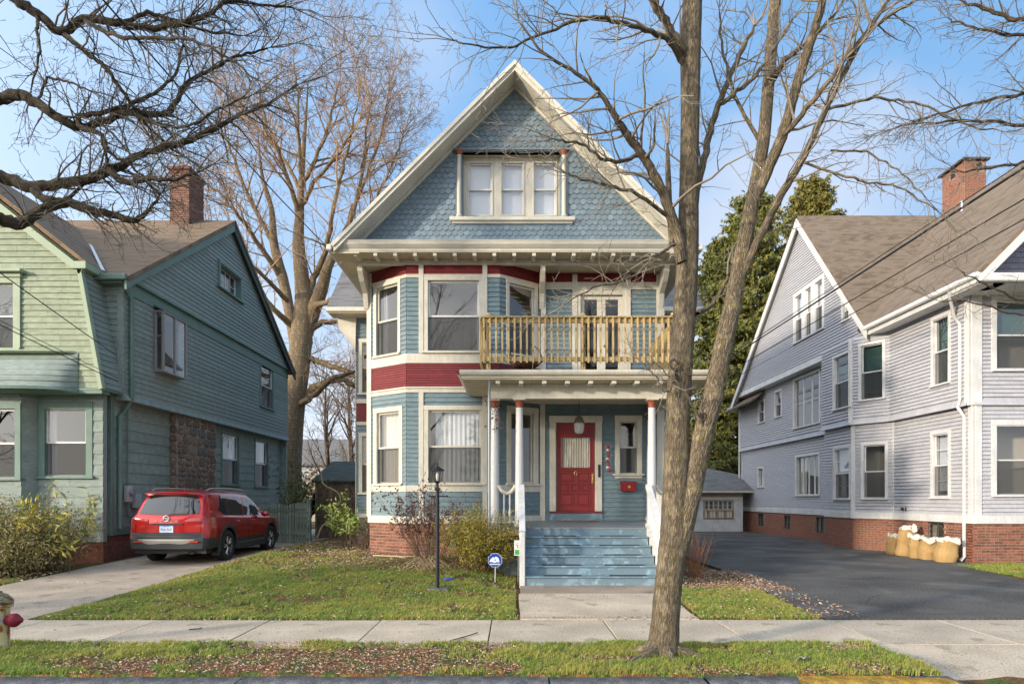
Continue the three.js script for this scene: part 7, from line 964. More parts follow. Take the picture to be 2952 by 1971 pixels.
// ------------------------------------------------------------------ grass and fallen leaves
{
  const inLawn = (x, d) => {
    if (d > 6.0 && d < 7.27 && x < 3.98 && x > -12) return 1;                                             // verge
    if (d > 8.8 && x > -6.5 && x < 0.03 && d < 14.4) return 2;
    if (d > 8.8 && x > 2.6 && x < 4.2 + 0.5 * ss(8.8, 15.5, d) && d < 12.2) return 3;
    if (x < -9.4 && x > -14 && d > 8.8 && d < 12.4) return 4;
    if (x > 9.4 + 1.35 * ss(8.8, 15.2, d) && x < 15 && d > 8.8 && d < 16) return 5;
    if (d >= 14.4 && d < 19 && x > -6.5 && x < -3.5) return 6;
    return 0;
  };
  // share of grass (the rest is bare earth and leaf litter): patches seen in the photograph
  const share = (x, d, z) => {
    const n = fbm(x * 0.9 + 10, d * 1.7, 3.3, 4), m = fbm(x * 2.6, d * 3.2, 8.8, 3);
    if (z === 1) { const bare = ss(2.4, 0.6, Math.abs(x + 2.2)) * 0.42 + ss(1.2, 0.3, Math.abs(x + 0.4)) * 0.15; return ss(-0.25, 0.35, n * 1.1 + m * 0.5 + 0.14 - bare) + ss(7.0, 7.25, d) * 0.3 * ss(-0.2, 0.2, m); }
    if (z === 3) return ss(12.0, 11.3, d) * ss(-0.5, 0.2, n + m * 0.4 + 0.15);
    if (z === 6) return 0.25 * ss(-0.2, 0.2, n) + ss(-5.2, -6.2, x) * 0.6;
    if (z === 2) return ss(-0.4, 0.25, n + 0.7 * m + 0.06) * lerp(1, 0.12, ss(12.4, 13.6, d + Math.max(0, x + 2.5) * 0.25));
    return ss(-0.45, 0.1, n + 0.2);
  };
  const blade = () => { const g = new Geo(); setSeed(900); for (let i = 0; i < 5; i++) { const a = rr(0, 6.28), b = V(rr(-0.014, 0.014), -0.01, rr(-0.014, 0.014)), h = rr(0.6, 1.35), l = V(Math.cos(a) * rr(0.15, 0.7), 0, Math.sin(a) * rr(0.15, 0.7)), s = V(-Math.sin(a), 0, Math.cos(a)).multiplyScalar(0.0028); const m = b.clone().add(V(l.x * 0.02, h * 0.03, l.z * 0.02)), tp = b.clone().add(V(l.x * 0.055, h * 0.05, l.z * 0.055)); g.quad(b.clone().sub(s), b.clone().add(s), m.clone().add(s.clone().multiplyScalar(0.8)), m.clone().sub(s.clone().multiplyScalar(0.8))); g.tri(m.clone().sub(s.clone().multiplyScalar(0.8)), m.clone().add(s.clone().multiplyScalar(0.8)), tp); } return g.geo(); };
  const tuft = blade(), spots = [], leaves = []; setSeed(901);
  const sow = (x0, x1, d0, d1, per) => { const n = Math.round((x1 - x0) * (d1 - d0) * per); for (let i = 0; i < n; i++) { const x = rr(x0, x1), d = rr(d0, d1), z = inLawn(x, d); if (!z) continue; if (rnd() > share(x, d, z)) continue; spots.push([x, d, z]); } };
  sow(-6.6, 4, 5.98, 7.29, 5200); sow(-6.5, 0.05, 8.78, 15, 3000); sow(2.6, 4.8, 8.78, 12.2, 2400); sow(-14, -9.3, 8.8, 12.5, 1200); sow(9.4, 15, 8.8, 16, 900); sow(-6.5, -3.5, 14.4, 19, 700);
  const edge = []; for (let x = -6.5; x < 0.05; x += 0.006) edge.push([x, 8.78 + rr(-0.02, 0.05), 2]); for (let x = -6.6; x < 4; x += 0.008) if (fbm(x * 1.3, 3, 9, 3) > -0.05) edge.push([x, 7.28 + rr(-0.05, 0.03), 1]); spots.push(...edge);
  const cols = [[0.22, 0.35, 0.04], [0.29, 0.40, 0.045], [0.38, 0.43, 0.06], [0.47, 0.42, 0.11], [0.16, 0.30, 0.03]];
  const im = new THREE.InstancedMesh(tuft, phys([1, 1, 1], { roughness: 0.75, transmission: 0.4, thickness: 0, side: THREE.DoubleSide }), spots.length), m4 = new THREE.Matrix4(), q4 = new THREE.Quaternion(), e3 = new THREE.Euler(), cc = new THREE.Color();
  spots.forEach(([x, d, z], i) => { const y = (z === 1 ? 0.012 + 0.02 * fbm(x * 1.3, d * 1.3, 2.2, 3) : gy(x, d) + 0.03 * fbm(x * 0.9, d * 0.9, 5.1, 3)); const k = fbm(x * 1.1, d * 1.1, 6, 3), s = rr(0.7, 1.25) * (1 + 1.1 * k + 0.5 * fbm(x * 5, d * 5, 2, 2)); e3.set(rr(-0.25, 0.25), rr(0, 6.28), rr(-0.25, 0.25)); m4.compose(V(x, y, -d), q4.setFromEuler(e3), V(s, s * rr(0.8, 1.3), s)); im.setMatrixAt(i, m4); const c = cols[Math.min(4, Math.floor(Math.pow(rnd(), 0.9) * 5))], v = rr(0.75, 1.2), w = ss(-0.2, 0.35, fbm(x * 1.1 + 4, d * 1.4, 1, 4)) * 0.9; im.setColorAt(i, cc.setRGB(lerp(c[0], 0.47, w) * v, lerp(c[1], 0.44, w) * v, lerp(c[2], 0.085, w) * v)); });
  im.name = 'lawn_grass'; im.castShadow = im.receiveShadow = true; im.userData = { kind: 'stuff', label: 'short patchy green grass of lawns and verge', category: 'grass' }; scene.add(im);
  // fallen leaves and litter
  setSeed(902); const lg = new Geo(), A = V(0, 0, 0.5), B = V(0.26, 0.12, 0.1), Cc = V(0.2, 0.16, -0.3), D = V(0, 0.02, -0.5), E = V(-0.2, 0.14, -0.3), F = V(-0.26, 0.1, 0.1), O = V(0, -0.02, 0); for (const [a, b] of [[A, B], [B, Cc], [Cc, D], [D, E], [E, F], [F, A]]) lg.tri(O, a, b);
  const put = (x0, x1, d0, d1, per, f, s0 = 0.02, s1 = 0.055) => { const n = Math.round((x1 - x0) * (d1 - d0) * per); for (let i = 0; i < n; i++) { const x = rr(x0, x1), d = rr(d0, d1); if (rnd() < f(x, d)) leaves.push([x, d, rr(s0, s1)]); } };
  put(-6.6, 4, 5.97, 7.29, 2000, (x, d) => 0.05 + 0.62 * (1 - Math.min(1, share(x, d, 1) * 1.2)), 0.012, 0.03); put(-6.5, 0.05, 8.8, 15, 200, (x, d) => 0.7 * ss(0.0, 0.35, fbm(x * 1.6, d * 1.6, 12, 3)) + 0.04 + 0.4 * (1 - Math.min(1, share(x, d, 2))), 0.02, 0.05); put(-4.6, 0.1, 12.6, 15.2, 420, () => 0.7, 0.02, 0.05); put(2.5, 4.9, 8.8, 12, 260, (x, d) => 0.35, 0.02, 0.05); put(2.7, 5.0, 11.3, 14.5, 700, () => 0.8, 0.02, 0.05); put(-6.5, 4.3, 8.74, 8.86, 900, () => 0.7, 0.015, 0.04); put(-6.5, -3.4, 15, 19, 200, () => 0.6, 0.03, 0.07); put(-6.6, 4, 7.3, 8.7, 2.2, () => 1, 0.015, 0.035); put(0.1, 2.5, 8.8, 11.4, 3, () => 1, 0.02, 0.04); put(-9.3, -6.6, 9, 14, 2.5, () => 1, 0.02, 0.05); put(-13, -9.3, 11, 13.4, 160, () => 0.7, 0.03, 0.07); put(4.2, 5.0, 8.9, 15, 25, (x, d) => 0.7, 0.02, 0.05); put(4.0, 4.6, 8.8, 9.2, 220, () => 0.7, 0.02, 0.045);
  const lc = [[0.42, 0.26, 0.15], [0.50, 0.36, 0.25], [0.34, 0.18, 0.10], [0.56, 0.45, 0.36], [0.50, 0.33, 0.28], [0.26, 0.17, 0.11], [0.46, 0.23, 0.10], [0.40, 0.30, 0.22]];
  const il = new THREE.InstancedMesh(lg.geo(), std([1, 1, 1], { roughness: 0.9, side: THREE.DoubleSide }), leaves.length);
  leaves.forEach(([x, d, s], i) => { const onS = d > 7.29 && d < 8.76, y = onS ? 0.004 : (d < 7.3 ? 0.018 : (x > 4.3 && x < 9 ? 0.02 : x < -6.6 && x > -9.3 ? 0.2 * ss(8.75, 18, d) + 0.016 : x > 0.1 && x < 2.5 && d < 11.9 ? 0.02 + 0.075 * ss(8.8, 11, d) : gy(x, d) + 0.02)) + (onS || x > 0.1 && x < 2.5 ? 0.004 : rr(0, 0.03)); e3.set(rr(-0.6, 0.6), rr(0, 6.28), rr(-0.6, 0.6)); m4.compose(V(x, y, -d), q4.setFromEuler(e3), V(s * rr(0.7, 1.1), s * rr(0.5, 1.6), s * rr(0.9, 1.4))); il.setMatrixAt(i, m4); const c = pick(lc), v = rr(0.7, 1.2); il.setColorAt(i, cc.setRGB(c[0] * v, c[1] * v, c[2] * v)); });
  il.name = 'fallen_leaves'; il.castShadow = il.receiveShadow = true; il.userData = { kind: 'stuff', label: 'dry brown fallen leaves scattered over verge and beds', category: 'leaves' }; scene.add(il);
}
// ------------------------------------------------------------------ red sport utility car, tail towards the street
{
  const car = thing('parked_car', 'red sport utility car parked tail first beside the green house', 'car', [-7.69, 0.16, -14.4]);
  // stations: z (0 = tail, -4.65 = nose), half width, belt height, roof height, roof half width
  const body = phys([0.46, 0.014, 0.014], { roughness: 0.22, metalness: 0.45, clearcoat: 1, clearcoatRoughness: 0.04 }), clad = std([0.035, 0.037, 0.04], { roughness: 0.6 }), glass = phys([0.012, 0.014, 0.016], { roughness: 0.02, ior: 1.9 }), chrome = std([0.75, 0.75, 0.75], { metalness: 1, roughness: 0.18 }), silver = std([0.46, 0.44, 0.40], { metalness: 0.5, roughness: 0.42 }), tyre = std([0.018, 0.018, 0.019], { roughness: 0.85 }), lampR = phys([0.34, 0.008, 0.012], { roughness: 0.1, clearcoat: 1 });
  const key = [ // z, half width, belt, roof, roof half width
    [0.0, 0.80, 1.06, 1.60, 0.58], [-0.04, 0.855, 1.06, 1.62, 0.61], [-0.10, 0.895, 1.06, 1.64, 0.63], [-0.35, 0.915, 1.06, 1.665, 0.645], [-1.0, 0.92, 1.045, 1.685, 0.65], [-1.8, 0.915, 1.02, 1.69, 0.65], [-2.5, 0.915, 1.005, 1.655, 0.64], [-2.95, 0.915, 0.995, 1.50, 0.64], [-3.3, 0.918, 0.985, 1.27, 0.70], [-3.62, 0.92, 0.965, 1.07, 0.74], [-4.1, 0.90, 0.93, 1.01, 0.70], [-4.45, 0.86, 0.86, 0.93, 0.6], [-4.62, 0.76, 0.74, 0.78, 0.5]];
  const at = (z) => { for (let i = 0; i < key.length - 1; i++) if (z <= key[i][0] && z >= key[i + 1][0]) { const t = (key[i][0] - z) / (key[i][0] - key[i + 1][0]), s = t; return key[i].map((v, k) => lerp(v, key[i + 1][k], s)); } return z > 0 ? key[0] : key[key.length - 1]; };
  const AX = [-1.0, -3.7], WR = 0.365, AR = 0.43;
  const bottom = (z) => { let y = z > -0.6 ? 0.36 : 0.28; for (const a of AX) { const q = AR * AR - (z - a) * (z - a); if (q > 0) y = Math.max(y, 0.365 + Math.sqrt(q) - 0.0); } return y; };
  const tail = (y) => (y < 0.62 ? 0.05 : y < 1.04 ? lerp(0.05, 0.0, ss(0.62, 0.72, y)) : lerp(0.0, -0.34, Math.pow((y - 1.04) / 0.6, 0.9)));
  const zf = (z, y) => z + tail(y) * ss(-0.9, 0, z);
  const ys = [0, 0.1, 0.2, 0.34, 0.5, 0.64, 0.78, 0.9, 1.0];
  const section = (z) => { const [, hw, belt, roof, rw] = at(z), yb = bottom(z), o = []; for (const t of ys) { const y = lerp(yb, belt, t), k = (y - 0.3) / (belt - 0.3), bul = hw - 0.035 * Math.pow(Math.max(0, 1 - k * 2.2), 2) - 0.03 * Math.pow(Math.max(0, k - 0.55) / 0.45, 2) + 0.008 * Math.exp(-Math.pow((k - 0.66) / 0.08, 2)); o.push([bul, y]); } const low = o[o.length - 1]; for (const [t, b] of [[0.08, 0.0], [0.3, 0.02], [0.6, 0.035], [0.88, 0.03], [0.97, 0.0]]) { o.push([lerp(low[0] - 0.03, rw, t) + b, lerp(belt + 0.015, roof - 0.045, t)]); } o.push([rw * 0.86, roof - 0.018], [rw * 0.5, roof - 0.003], [0, roof]); return o; };
  const zs = []; for (let z = 0; z > -4.621; z -= 0.04) zs.push(z); for (const a of AX) zs.push(a + AR, a - AR); zs.sort((p, q) => q - p);
  const secs = zs.map(section), paintG = new Geo(), cladG = new Geo();
  for (const s of [-1, 1]) { const rows = secs.map((o, i) => o.map(([x, y]) => V(s * x, y, zf(zs[i], y)))); paintG.grid(rows.map((r) => r.slice(3)), s > 0, (q) => [q.z, q.y]); cladG.grid(rows.map((r) => r.slice(0, 4)), s > 0, (q) => [q.z, q.y]); }
  // tail face: rows across the width
  const last = section(0); const cap = (list, g) => { const rows = list.map(([x, y]) => { const r = []; for (let i = 0; i <= 14; i++) { const u = i / 7 - 1; r.push(V(u * x, y, zf(0, y) + 0.075 * (1 - Math.pow(Math.abs(u), 2.6)))); } return r; }); g.grid(rows, false, (q) => [q.x, q.y]); };
  cap(last.slice(4), paintG); cap(last.slice(0, 5), cladG); { const n = section(-4.62), rows = n.map(([x, y]) => [-1, -0.5, 0, 0.5, 1].map((u) => V(u * x, y, -4.62 - 0.05 * (1 - u * u)))); paintG.grid(rows, true); }
  mesh('body', paintG, body, car); mesh('cladding', cladG, clad, car); mesh('underbody', new Geo().box(-0.8, 0.8, 0.24, 0.4, -4.5, -0.1), M.black, car);
  // wheel-arch mouldings and sill
  for (const s of [-1, 1]) for (const a of AX) { const rows = []; for (let i = 0; i <= 20; i++) { const t = lerp(-0.22, Math.PI + 0.22, i / 20), c = Math.cos(t), q = Math.sin(t); rows.push([0.425, 0.432, 0.50, 0.512].map((r, k) => V(s * ((k === 1 || k === 2 ? 0.006 : -0.03) + at(a + c * r)[1] - 0.002), Math.max(0.24, 0.365 + q * r), a + c * r))); } mesh('wheel_arch', new Geo().grid(rows, s < 0), clad, car); }
  for (const s of [-1, 1]) mesh('side_sill', new Geo().cbox(s > 0 ? 0.86 : -0.93, s > 0 ? 0.93 : -0.86, 0.24, 0.42, -3.22, -1.48, 0.02), clad, car);
  // a patch that lies on the side surface between two heights
  const sideX = (z, y) => { const o = section(z); for (let i = 0; i < o.length - 1; i++) if (y >= o[i][1] && y <= o[i + 1][1]) return lerp(o[i][0], o[i + 1][0], (y - o[i][1]) / Math.max(1e-6, o[i + 1][1] - o[i][1])); return o[0][0]; };
  const patch = (s, z0, z1, lo, hi, off, n = 24, m = 5) => { const rows = []; for (let i = 0; i <= n; i++) { const z = lerp(z0, z1, i / n), a = lo(z), b = hi(z), r = []; for (let j = 0; j <= m; j++) { const y = lerp(a, b, j / m); r.push(V(s * (sideX(z, y) + off), y, zf(z, y))); } rows.push(r); } return new Geo().grid(rows, s > 0, (q) => [q.z, q.y]); };
  const roofLine = (z) => at(z)[3] - 0.075 - 0.0 * z, belt = (z) => at(z)[2] + 0.035;
  for (const s of [-1, 1]) {
    const hi = (z) => Math.min(roofLine(z), 1.02 + 0.62 * ss(-0.5, -0.95, z) + 0.06), hiF = (z) => Math.max(belt(z) + 0.01, roofLine(z) - 0.02);
    mesh('side_window', patch(s, -0.62, -1.22, (z) => lerp(1.2, belt(z), ss(-0.62, -1.0, z)), (z) => Math.max(lerp(1.22, 1.6, ss(-0.6, -1.05, z)), 1.21), 0.006), glass, car);
    mesh('side_window', patch(s, -1.26, -2.02, belt, (z) => roofLine(z) - 0.005, 0.006), glass, car); mesh('side_window', patch(s, -2.1, -3.02, belt, (z) => Math.max(belt(z) + 0.004, roofLine(z) - 0.01), 0.006), glass, car); hi; hiF;
    mesh('window_trim', new Geo().tube(Array.from({ length: 15 }, (_, i) => { const z = lerp(-1.2, -3.25, i / 14), y = Math.max(belt(z) + 0.01, roofLine(z) + 0.012); return V(s * (sideX(z, y) + 0.01), y, z); }), 0.011, 5), chrome, car);
    mesh('roof_rail', new Geo().tube(Array.from({ length: 13 }, (_, i) => { const z = lerp(-0.45, -2.6, i / 12); return V(s * (at(z)[4] - 0.02), at(z)[3] + 0.03 - (i === 0 || i === 12 ? 0.045 : 0), z); }), 0.018, 6), silver, car);
    for (const z of [-1.24, -2.16, -3.26]) mesh('door_seam', new Geo().tube(Array.from({ length: 8 }, (_, i) => { const y = lerp(0.45, belt(z) - 0.02, i / 7); return V(s * (sideX(z, y) + 0.0015), y, z + (z === -1.24 ? 0.3 * ss(0.75, 0.45, y) * -0.5 : 0)); }), 0.005, 4), M.black, car);
    for (const z of [-1.5, -2.42]) mesh('door_handle', new Geo().cbox(-0.016, 0.016, 0.905, 0.94, -0.1, 0.1, 0.01), body, car).position.set(s * (sideX(z, 0.92) + 0.014), 0, z);
    const mir = mesh('wing_mirror', new Geo().add(new THREE.SphereGeometry(1, 14, 10), new THREE.Matrix4().makeScale(0.11, 0.075, 0.06).setPosition(s * 1.02, 1.07, -2.95)), body, car); mir;
    // tail lamps wrap round the corner
    { const rows = []; for (const y of [0.90, 0.94, 0.98, 1.02, 1.05]) { const r = []; for (let i = 0; i <= 8; i++) { const u = lerp(0.52, 1, i / 8); r.push(V(s * u * (last[8][0] + 0.004), y - 0.02 * (1 - i / 8), zf(0, y) + 0.075 * (1 - Math.pow(u, 2.6)) + 0.010)); } for (const z of [-0.06, -0.14, -0.24, -0.34]) r.push(V(s * (sideX(z, y) + 0.010), y + 0.012 * (z < -0.2 ? 1 : 0), zf(z, y))); rows.push(r); } mesh('tail_lamp', new Geo().grid(rows, s < 0, (q) => [q.x, q.y]), lampR, car); }
    mesh('reflector', new Geo().cbox(s * 0.62 - 0.1, s * 0.62 + 0.1, 0.50, 0.535, 0.06, 0.118, 0.006), std([0.45, 0.03, 0.01], { roughness: 0.25 }), car);
    mesh('mud_flap', new Geo().cbox(s * 0.80 - 0.1, s * 0.80 + 0.1, 0.16, 0.42, -0.58, -0.56, 0.006), M.black, car);
  }
  // rear window, spoiler, wiper, plate, badges
  const rearAt = (u, y, off) => V(u * last.reduce((a, [x, yy], i) => (i < last.length - 1 && y >= yy && y <= last[i + 1][1] ? lerp(x, last[i + 1][0], (y - yy) / (last[i + 1][1] - yy)) : a), 0.8), y, zf(0, y) + 0.075 * (1 - Math.pow(Math.abs(u), 2.6)) + off);
  { const rows = []; for (let j = 0; j <= 6; j++) { const y = lerp(1.115, 1.555, j / 6), r = []; for (let i = 0; i <= 16; i++) { const u = (i / 8 - 1) * lerp(0.93, 0.9, j / 6); r.push(rearAt(u, y + 0.03 * u * u * (j === 0 ? 1 : 0), 0.008)); } rows.push(r); } mesh('rear_window', new Geo().grid(rows, false), glass, car); }
  { const rows = [[-0.02, 1.645], [0.10, 1.625], [0.12, 1.6], [0.0, 1.565]].map(([z, y]) => Array.from({ length: 13 }, (_, i) => { const u = i / 6 - 1; return V(u * 0.62, y - 0.03 * u * u, z - 0.30 + 0.05 * (1 - u * u)); })); mesh('spoiler', new Geo().grid(rows, true), body, car); }
  mesh('wiper', new Geo().tube([V(0.02, 1.11, 0.06), V(0.1, 1.125, 0.065), V(0.42, 1.14, 0.035)], [0.012, 0.01, 0.007], 5, true), M.black, car); mesh('roof_aerial', new Geo().add(new THREE.ConeGeometry(0.03, 0.07, 8), new THREE.Matrix4().makeScale(1, 1, 2.5).setPosition(0, 1.72, -0.75)), body, car);
  // bumper: painted step, silver skid plate
  { const prof = [[0.0, 0.70], [0.085, 0.675], [0.10, 0.64], [0.10, 0.60]]; mesh('bumper_step', new Geo().grid(prof.map(([z, y]) => Array.from({ length: 15 }, (_, i) => { const u = i / 7 - 1; return V(u * 0.87, y, z + 0.03 - 0.16 * Math.pow(Math.abs(u), 4)); })), true), clad, car); const p2 = [[0.125, 0.575], [0.135, 0.55], [0.115, 0.42], [0.06, 0.37]]; mesh('skid_plate', new Geo().grid(p2.map(([z, y], k) => Array.from({ length: 15 }, (_, i) => { const u = i / 7 - 1; return V(u * (0.70 - k * 0.05), y, z - 0.06 * Math.pow(Math.abs(u), 4)); })), true), silver, car); const p3 = [[0.10, 0.60], [0.11, 0.575], [0.10, 0.42], [-0.02, 0.34]]; mesh('rear_bumper', new Geo().grid(p3.map(([z, y]) => Array.from({ length: 15 }, (_, i) => { const u = i / 7 - 1; return V(u * 0.88, y, z - 0.20 * Math.pow(Math.abs(u), 5)); })), true), clad, car); }
  const canvas = (w, h, fn) => { const c = document.createElement('canvas'); c.width = w; c.height = h; fn(c.getContext('2d'), w, h); const t = new THREE.CanvasTexture(c); t.colorSpace = THREE.SRGBColorSpace; t.magFilter = THREE.LinearFilter; return t; };
  const plate = canvas(256, 128, (g, w, h) => { const gr = '#c9d6e6'; g.fillStyle = gr; g.fillRect(0, 0, w, h); g.fillStyle = '#8fb2d6'; g.fillRect(0, 0, w, 26); g.fillStyle = '#3a5a8c'; for (const x of [24, 58, 92, 138, 170, 204]) { g.fillRect(x, 48, 10, 44); g.fillRect(x, 48 + (x % 3) * 16, 24, 9); g.fillRect(x + 14, 56 + (x % 4) * 6, 9, 26); } g.fillRect(70, 8, 116, 10); });
  const pl = new THREE.PlaneGeometry(0.305, 0.155); const pm = mesh('licence_plate', pl, std([1, 1, 1], { map: plate, roughness: 0.4 }), car); pm.position.set(0, 0.80, 0.083); mesh('plate_frame', new Geo().cbox(-0.175, 0.175, 0.71, 0.89, 0.03, 0.079, 0.006), M.black, car); mesh('tailgate_grip', new Geo().cbox(-0.36, 0.36, 0.895, 0.925, 0.03, 0.09, 0.01), clad, car);
  { const e = mesh('emblem', new Geo().add(new THREE.TorusGeometry(0.062, 0.011, 8, 24), new THREE.Matrix4().setPosition(0, 1.035, 0.09)).cbox(-0.085, 0.085, 1.022, 1.048, 0.06, 0.093, 0.004), chrome, car); e; const lt = new Geo(), SEG = { R: [[0, 0, 0, 1], [0, 1, 0.8, 1], [0.8, 1, 0.8, 0.5], [0, 0.5, 0.8, 0.5], [0.3, 0.5, 0.8, 0]], O: [[0, 0, 0, 1], [0, 1, 0.8, 1], [0.8, 1, 0.8, 0], [0.8, 0, 0, 0]], G: [[0.8, 1, 0, 1], [0, 1, 0, 0], [0, 0, 0.8, 0], [0.8, 0, 0.8, 0.5], [0.8, 0.5, 0.45, 0.5]], U: [[0, 1, 0, 0], [0, 0, 0.8, 0], [0.8, 0, 0.8, 1]], E: [[0.8, 1, 0, 1], [0, 1, 0, 0], [0, 0, 0.8, 0], [0, 0.5, 0.7, 0.5]] }; 'ROGUE'.split('').forEach((ch, i) => { for (const [a, b, c, d] of SEG[ch]) lt.tube([V(-0.25 + i * 0.115 + a * 0.05, 0.955 + b * 0.03, 0.083), V(-0.25 + i * 0.115 + c * 0.05, 0.955 + d * 0.03, 0.083)], 0.005, 4, true); }); mesh('lettering', lt, chrome, car); }
  for (const s of [-1, 1]) mesh('tailgate_seam', new Geo().tube([0.70, 0.8, 0.9, 1.0, 1.08].map((y) => rearAt(s * 0.9, y, 0.003)), 0.0045, 4), M.black, car);
  mesh('tailgate_seam', new Geo().tube(Array.from({ length: 13 }, (_, i) => rearAt((i / 6 - 1) * 0.9, 0.715, 0.003)), 0.005, 4), M.black, car);
  mesh('exhaust', new Geo().tube([V(0.5, 0.27, 0.06), V(0.5, 0.27, -0.2)], 0.035, 10), M.metal, car); mesh('sill_light_strip', new Geo().cbox(-0.02, 0.3, 0.232, 0.238, -2, -1.2, 0.002), M.black, car);
  // wheels
  for (const a of AX) for (const s of [-1, 1]) {
    const w = new THREE.Group(); w.name = 'wheel'; car.add(w); w.position.set(s * 0.80, 0.365 - 0.004, a); w.rotation.y = s > 0 ? 0 : Math.PI;
    const rot = new THREE.Matrix4().makeRotationZ(-Math.PI / 2); const tp = [[0.235, -0.10], [0.30, -0.115], [0.35, -0.10], [WR, -0.07], [WR, 0.07], [0.352, 0.10], [0.30, 0.115], [0.245, 0.10], [0.235, 0.09]].map(([r, y]) => new THREE.Vector2(r, y)); mesh('tyre', new Geo().add(new THREE.LatheGeometry(tp, 36), rot), tyre, w);
    const rg = new Geo(); rg.add(new THREE.LatheGeometry([[0.238, -0.09], [0.238, 0.095], [0.222, 0.1], [0.21, 0.06], [0.205, -0.05], [0.05, -0.05]].map(([r, y]) => new THREE.Vector2(r, y)), 32), rot); rg.add(new THREE.CylinderGeometry(0.05, 0.06, 0.05, 16), rot.clone().setPosition(0.07, 0, 0)); mesh('rim', rg, std([0.10, 0.10, 0.105], { metalness: 0.8, roughness: 0.4 }), w);
    for (let k = 0; k < 5; k++) { const t = k / 5 * 6.283 + 0.3, q = new Geo(); for (const e of [-0.13, 0.13]) { const p0 = V(0.09, Math.cos(t + e * 0.8) * 0.05, Math.sin(t + e * 0.8) * 0.05), p1 = V(0.082, Math.cos(t + e * 1.6) * 0.215, Math.sin(t + e * 1.6) * 0.215); q.tube([p0, V().lerpVectors(p0, p1, 0.5), p1], [0.026, 0.017, 0.02], 5); } mesh('spoke', q, std([0.70, 0.70, 0.70], { metalness: 0.9, roughness: 0.28 }), w); }
  }
}
// ------------------------------------------------------------------ street and garden things
const cvs = (w, h, fn) => { const c = document.createElement('canvas'); c.width = w; c.height = h; fn(c.getContext('2d'), w, h); const t = new THREE.CanvasTexture(c); t.colorSpace = THREE.SRGBColorSpace; t.magFilter = THREE.LinearFilter; return t; };
{ // lamp post
  const d = 10.9, x = X(1003, d), y0 = gy(x, d), t = thing('lamp_post', 'black garden lamp post with glass lantern on the lawn', 'lamp post', [x, y0, -d]), H = Y(1105, d) - y0;
  mesh('post', new Geo().tube([V(0, -0.02, 0), V(0, H * 0.5, 0), V(0, H - 0.14, 0)], [0.042, 0.041, 0.04], 4, true, Math.PI / 4).cbox(-0.046, 0.046, H - 0.14, H - 0.1, -0.046, 0.046, 0.006), M.iron, t);
  mesh('crossbar', new Geo().tube([V(-0.15, H - 0.235, 0), V(0.17, H - 0.235, 0)], 0.009, 6, true).add(new THREE.SphereGeometry(0.017, 8, 6), new THREE.Matrix4().setPosition(0.17, H - 0.235, 0)), M.iron, t);
  mesh('lantern_neck', new Geo().lathe([[0.03, H - 0.1], [0.018, H - 0.07], [0.02, H - 0.03], [0.05, H], [0.055, H + 0.012]], 12), M.iron, t);
  { const g = new Geo(), n = 6; for (let i = 0; i < n; i++) { const a = i / n * 6.283; g.tube([V(Math.cos(a) * 0.055, H + 0.01, Math.sin(a) * 0.055), V(Math.cos(a) * 0.095, H + 0.20, Math.sin(a) * 0.095)], 0.006, 5); } g.lathe([[0.13, H + 0.19], [0.13, H + 0.2], [0.085, H + 0.225], [0.05, H + 0.25], [0.03, H + 0.26], [0.012, H + 0.27], [0.012, H + 0.285], [0.02, H + 0.30], [0.013, H + 0.325], [0.001, H + 0.335]], 6); mesh('lantern_cage', g, M.iron, t); const p = new Geo(); for (let i = 0; i < n; i++) { const a = i / n * 6.283, b = (i + 1) / n * 6.283, P = (q, r, y) => V(Math.cos(q) * r, y, Math.sin(q) * r); p.quad(P(b, 0.054, H + 0.01), P(a, 0.054, H + 0.01), P(a, 0.093, H + 0.195), P(b, 0.093, H + 0.195)); } mesh('lantern_pane', p, M.oldGlass, t); mesh('lamp_bulb', new Geo().lathe([[0.001, H + 0.02], [0.02, H + 0.03], [0.03, H + 0.1], [0.018, H + 0.15], [0.001, H + 0.16]], 10), std([0.7, 0.68, 0.62], { roughness: 0.3 }), t); }
  mesh('footing_stone', new Geo().prism([V(-0.17, -0.06, 0.14), V(0.18, -0.06, 0.16), V(0.17, 0.035, 0.11), V(-0.14, 0.05, 0.10)], V(0, 0.01, -0.24)), M.granite, t);
}
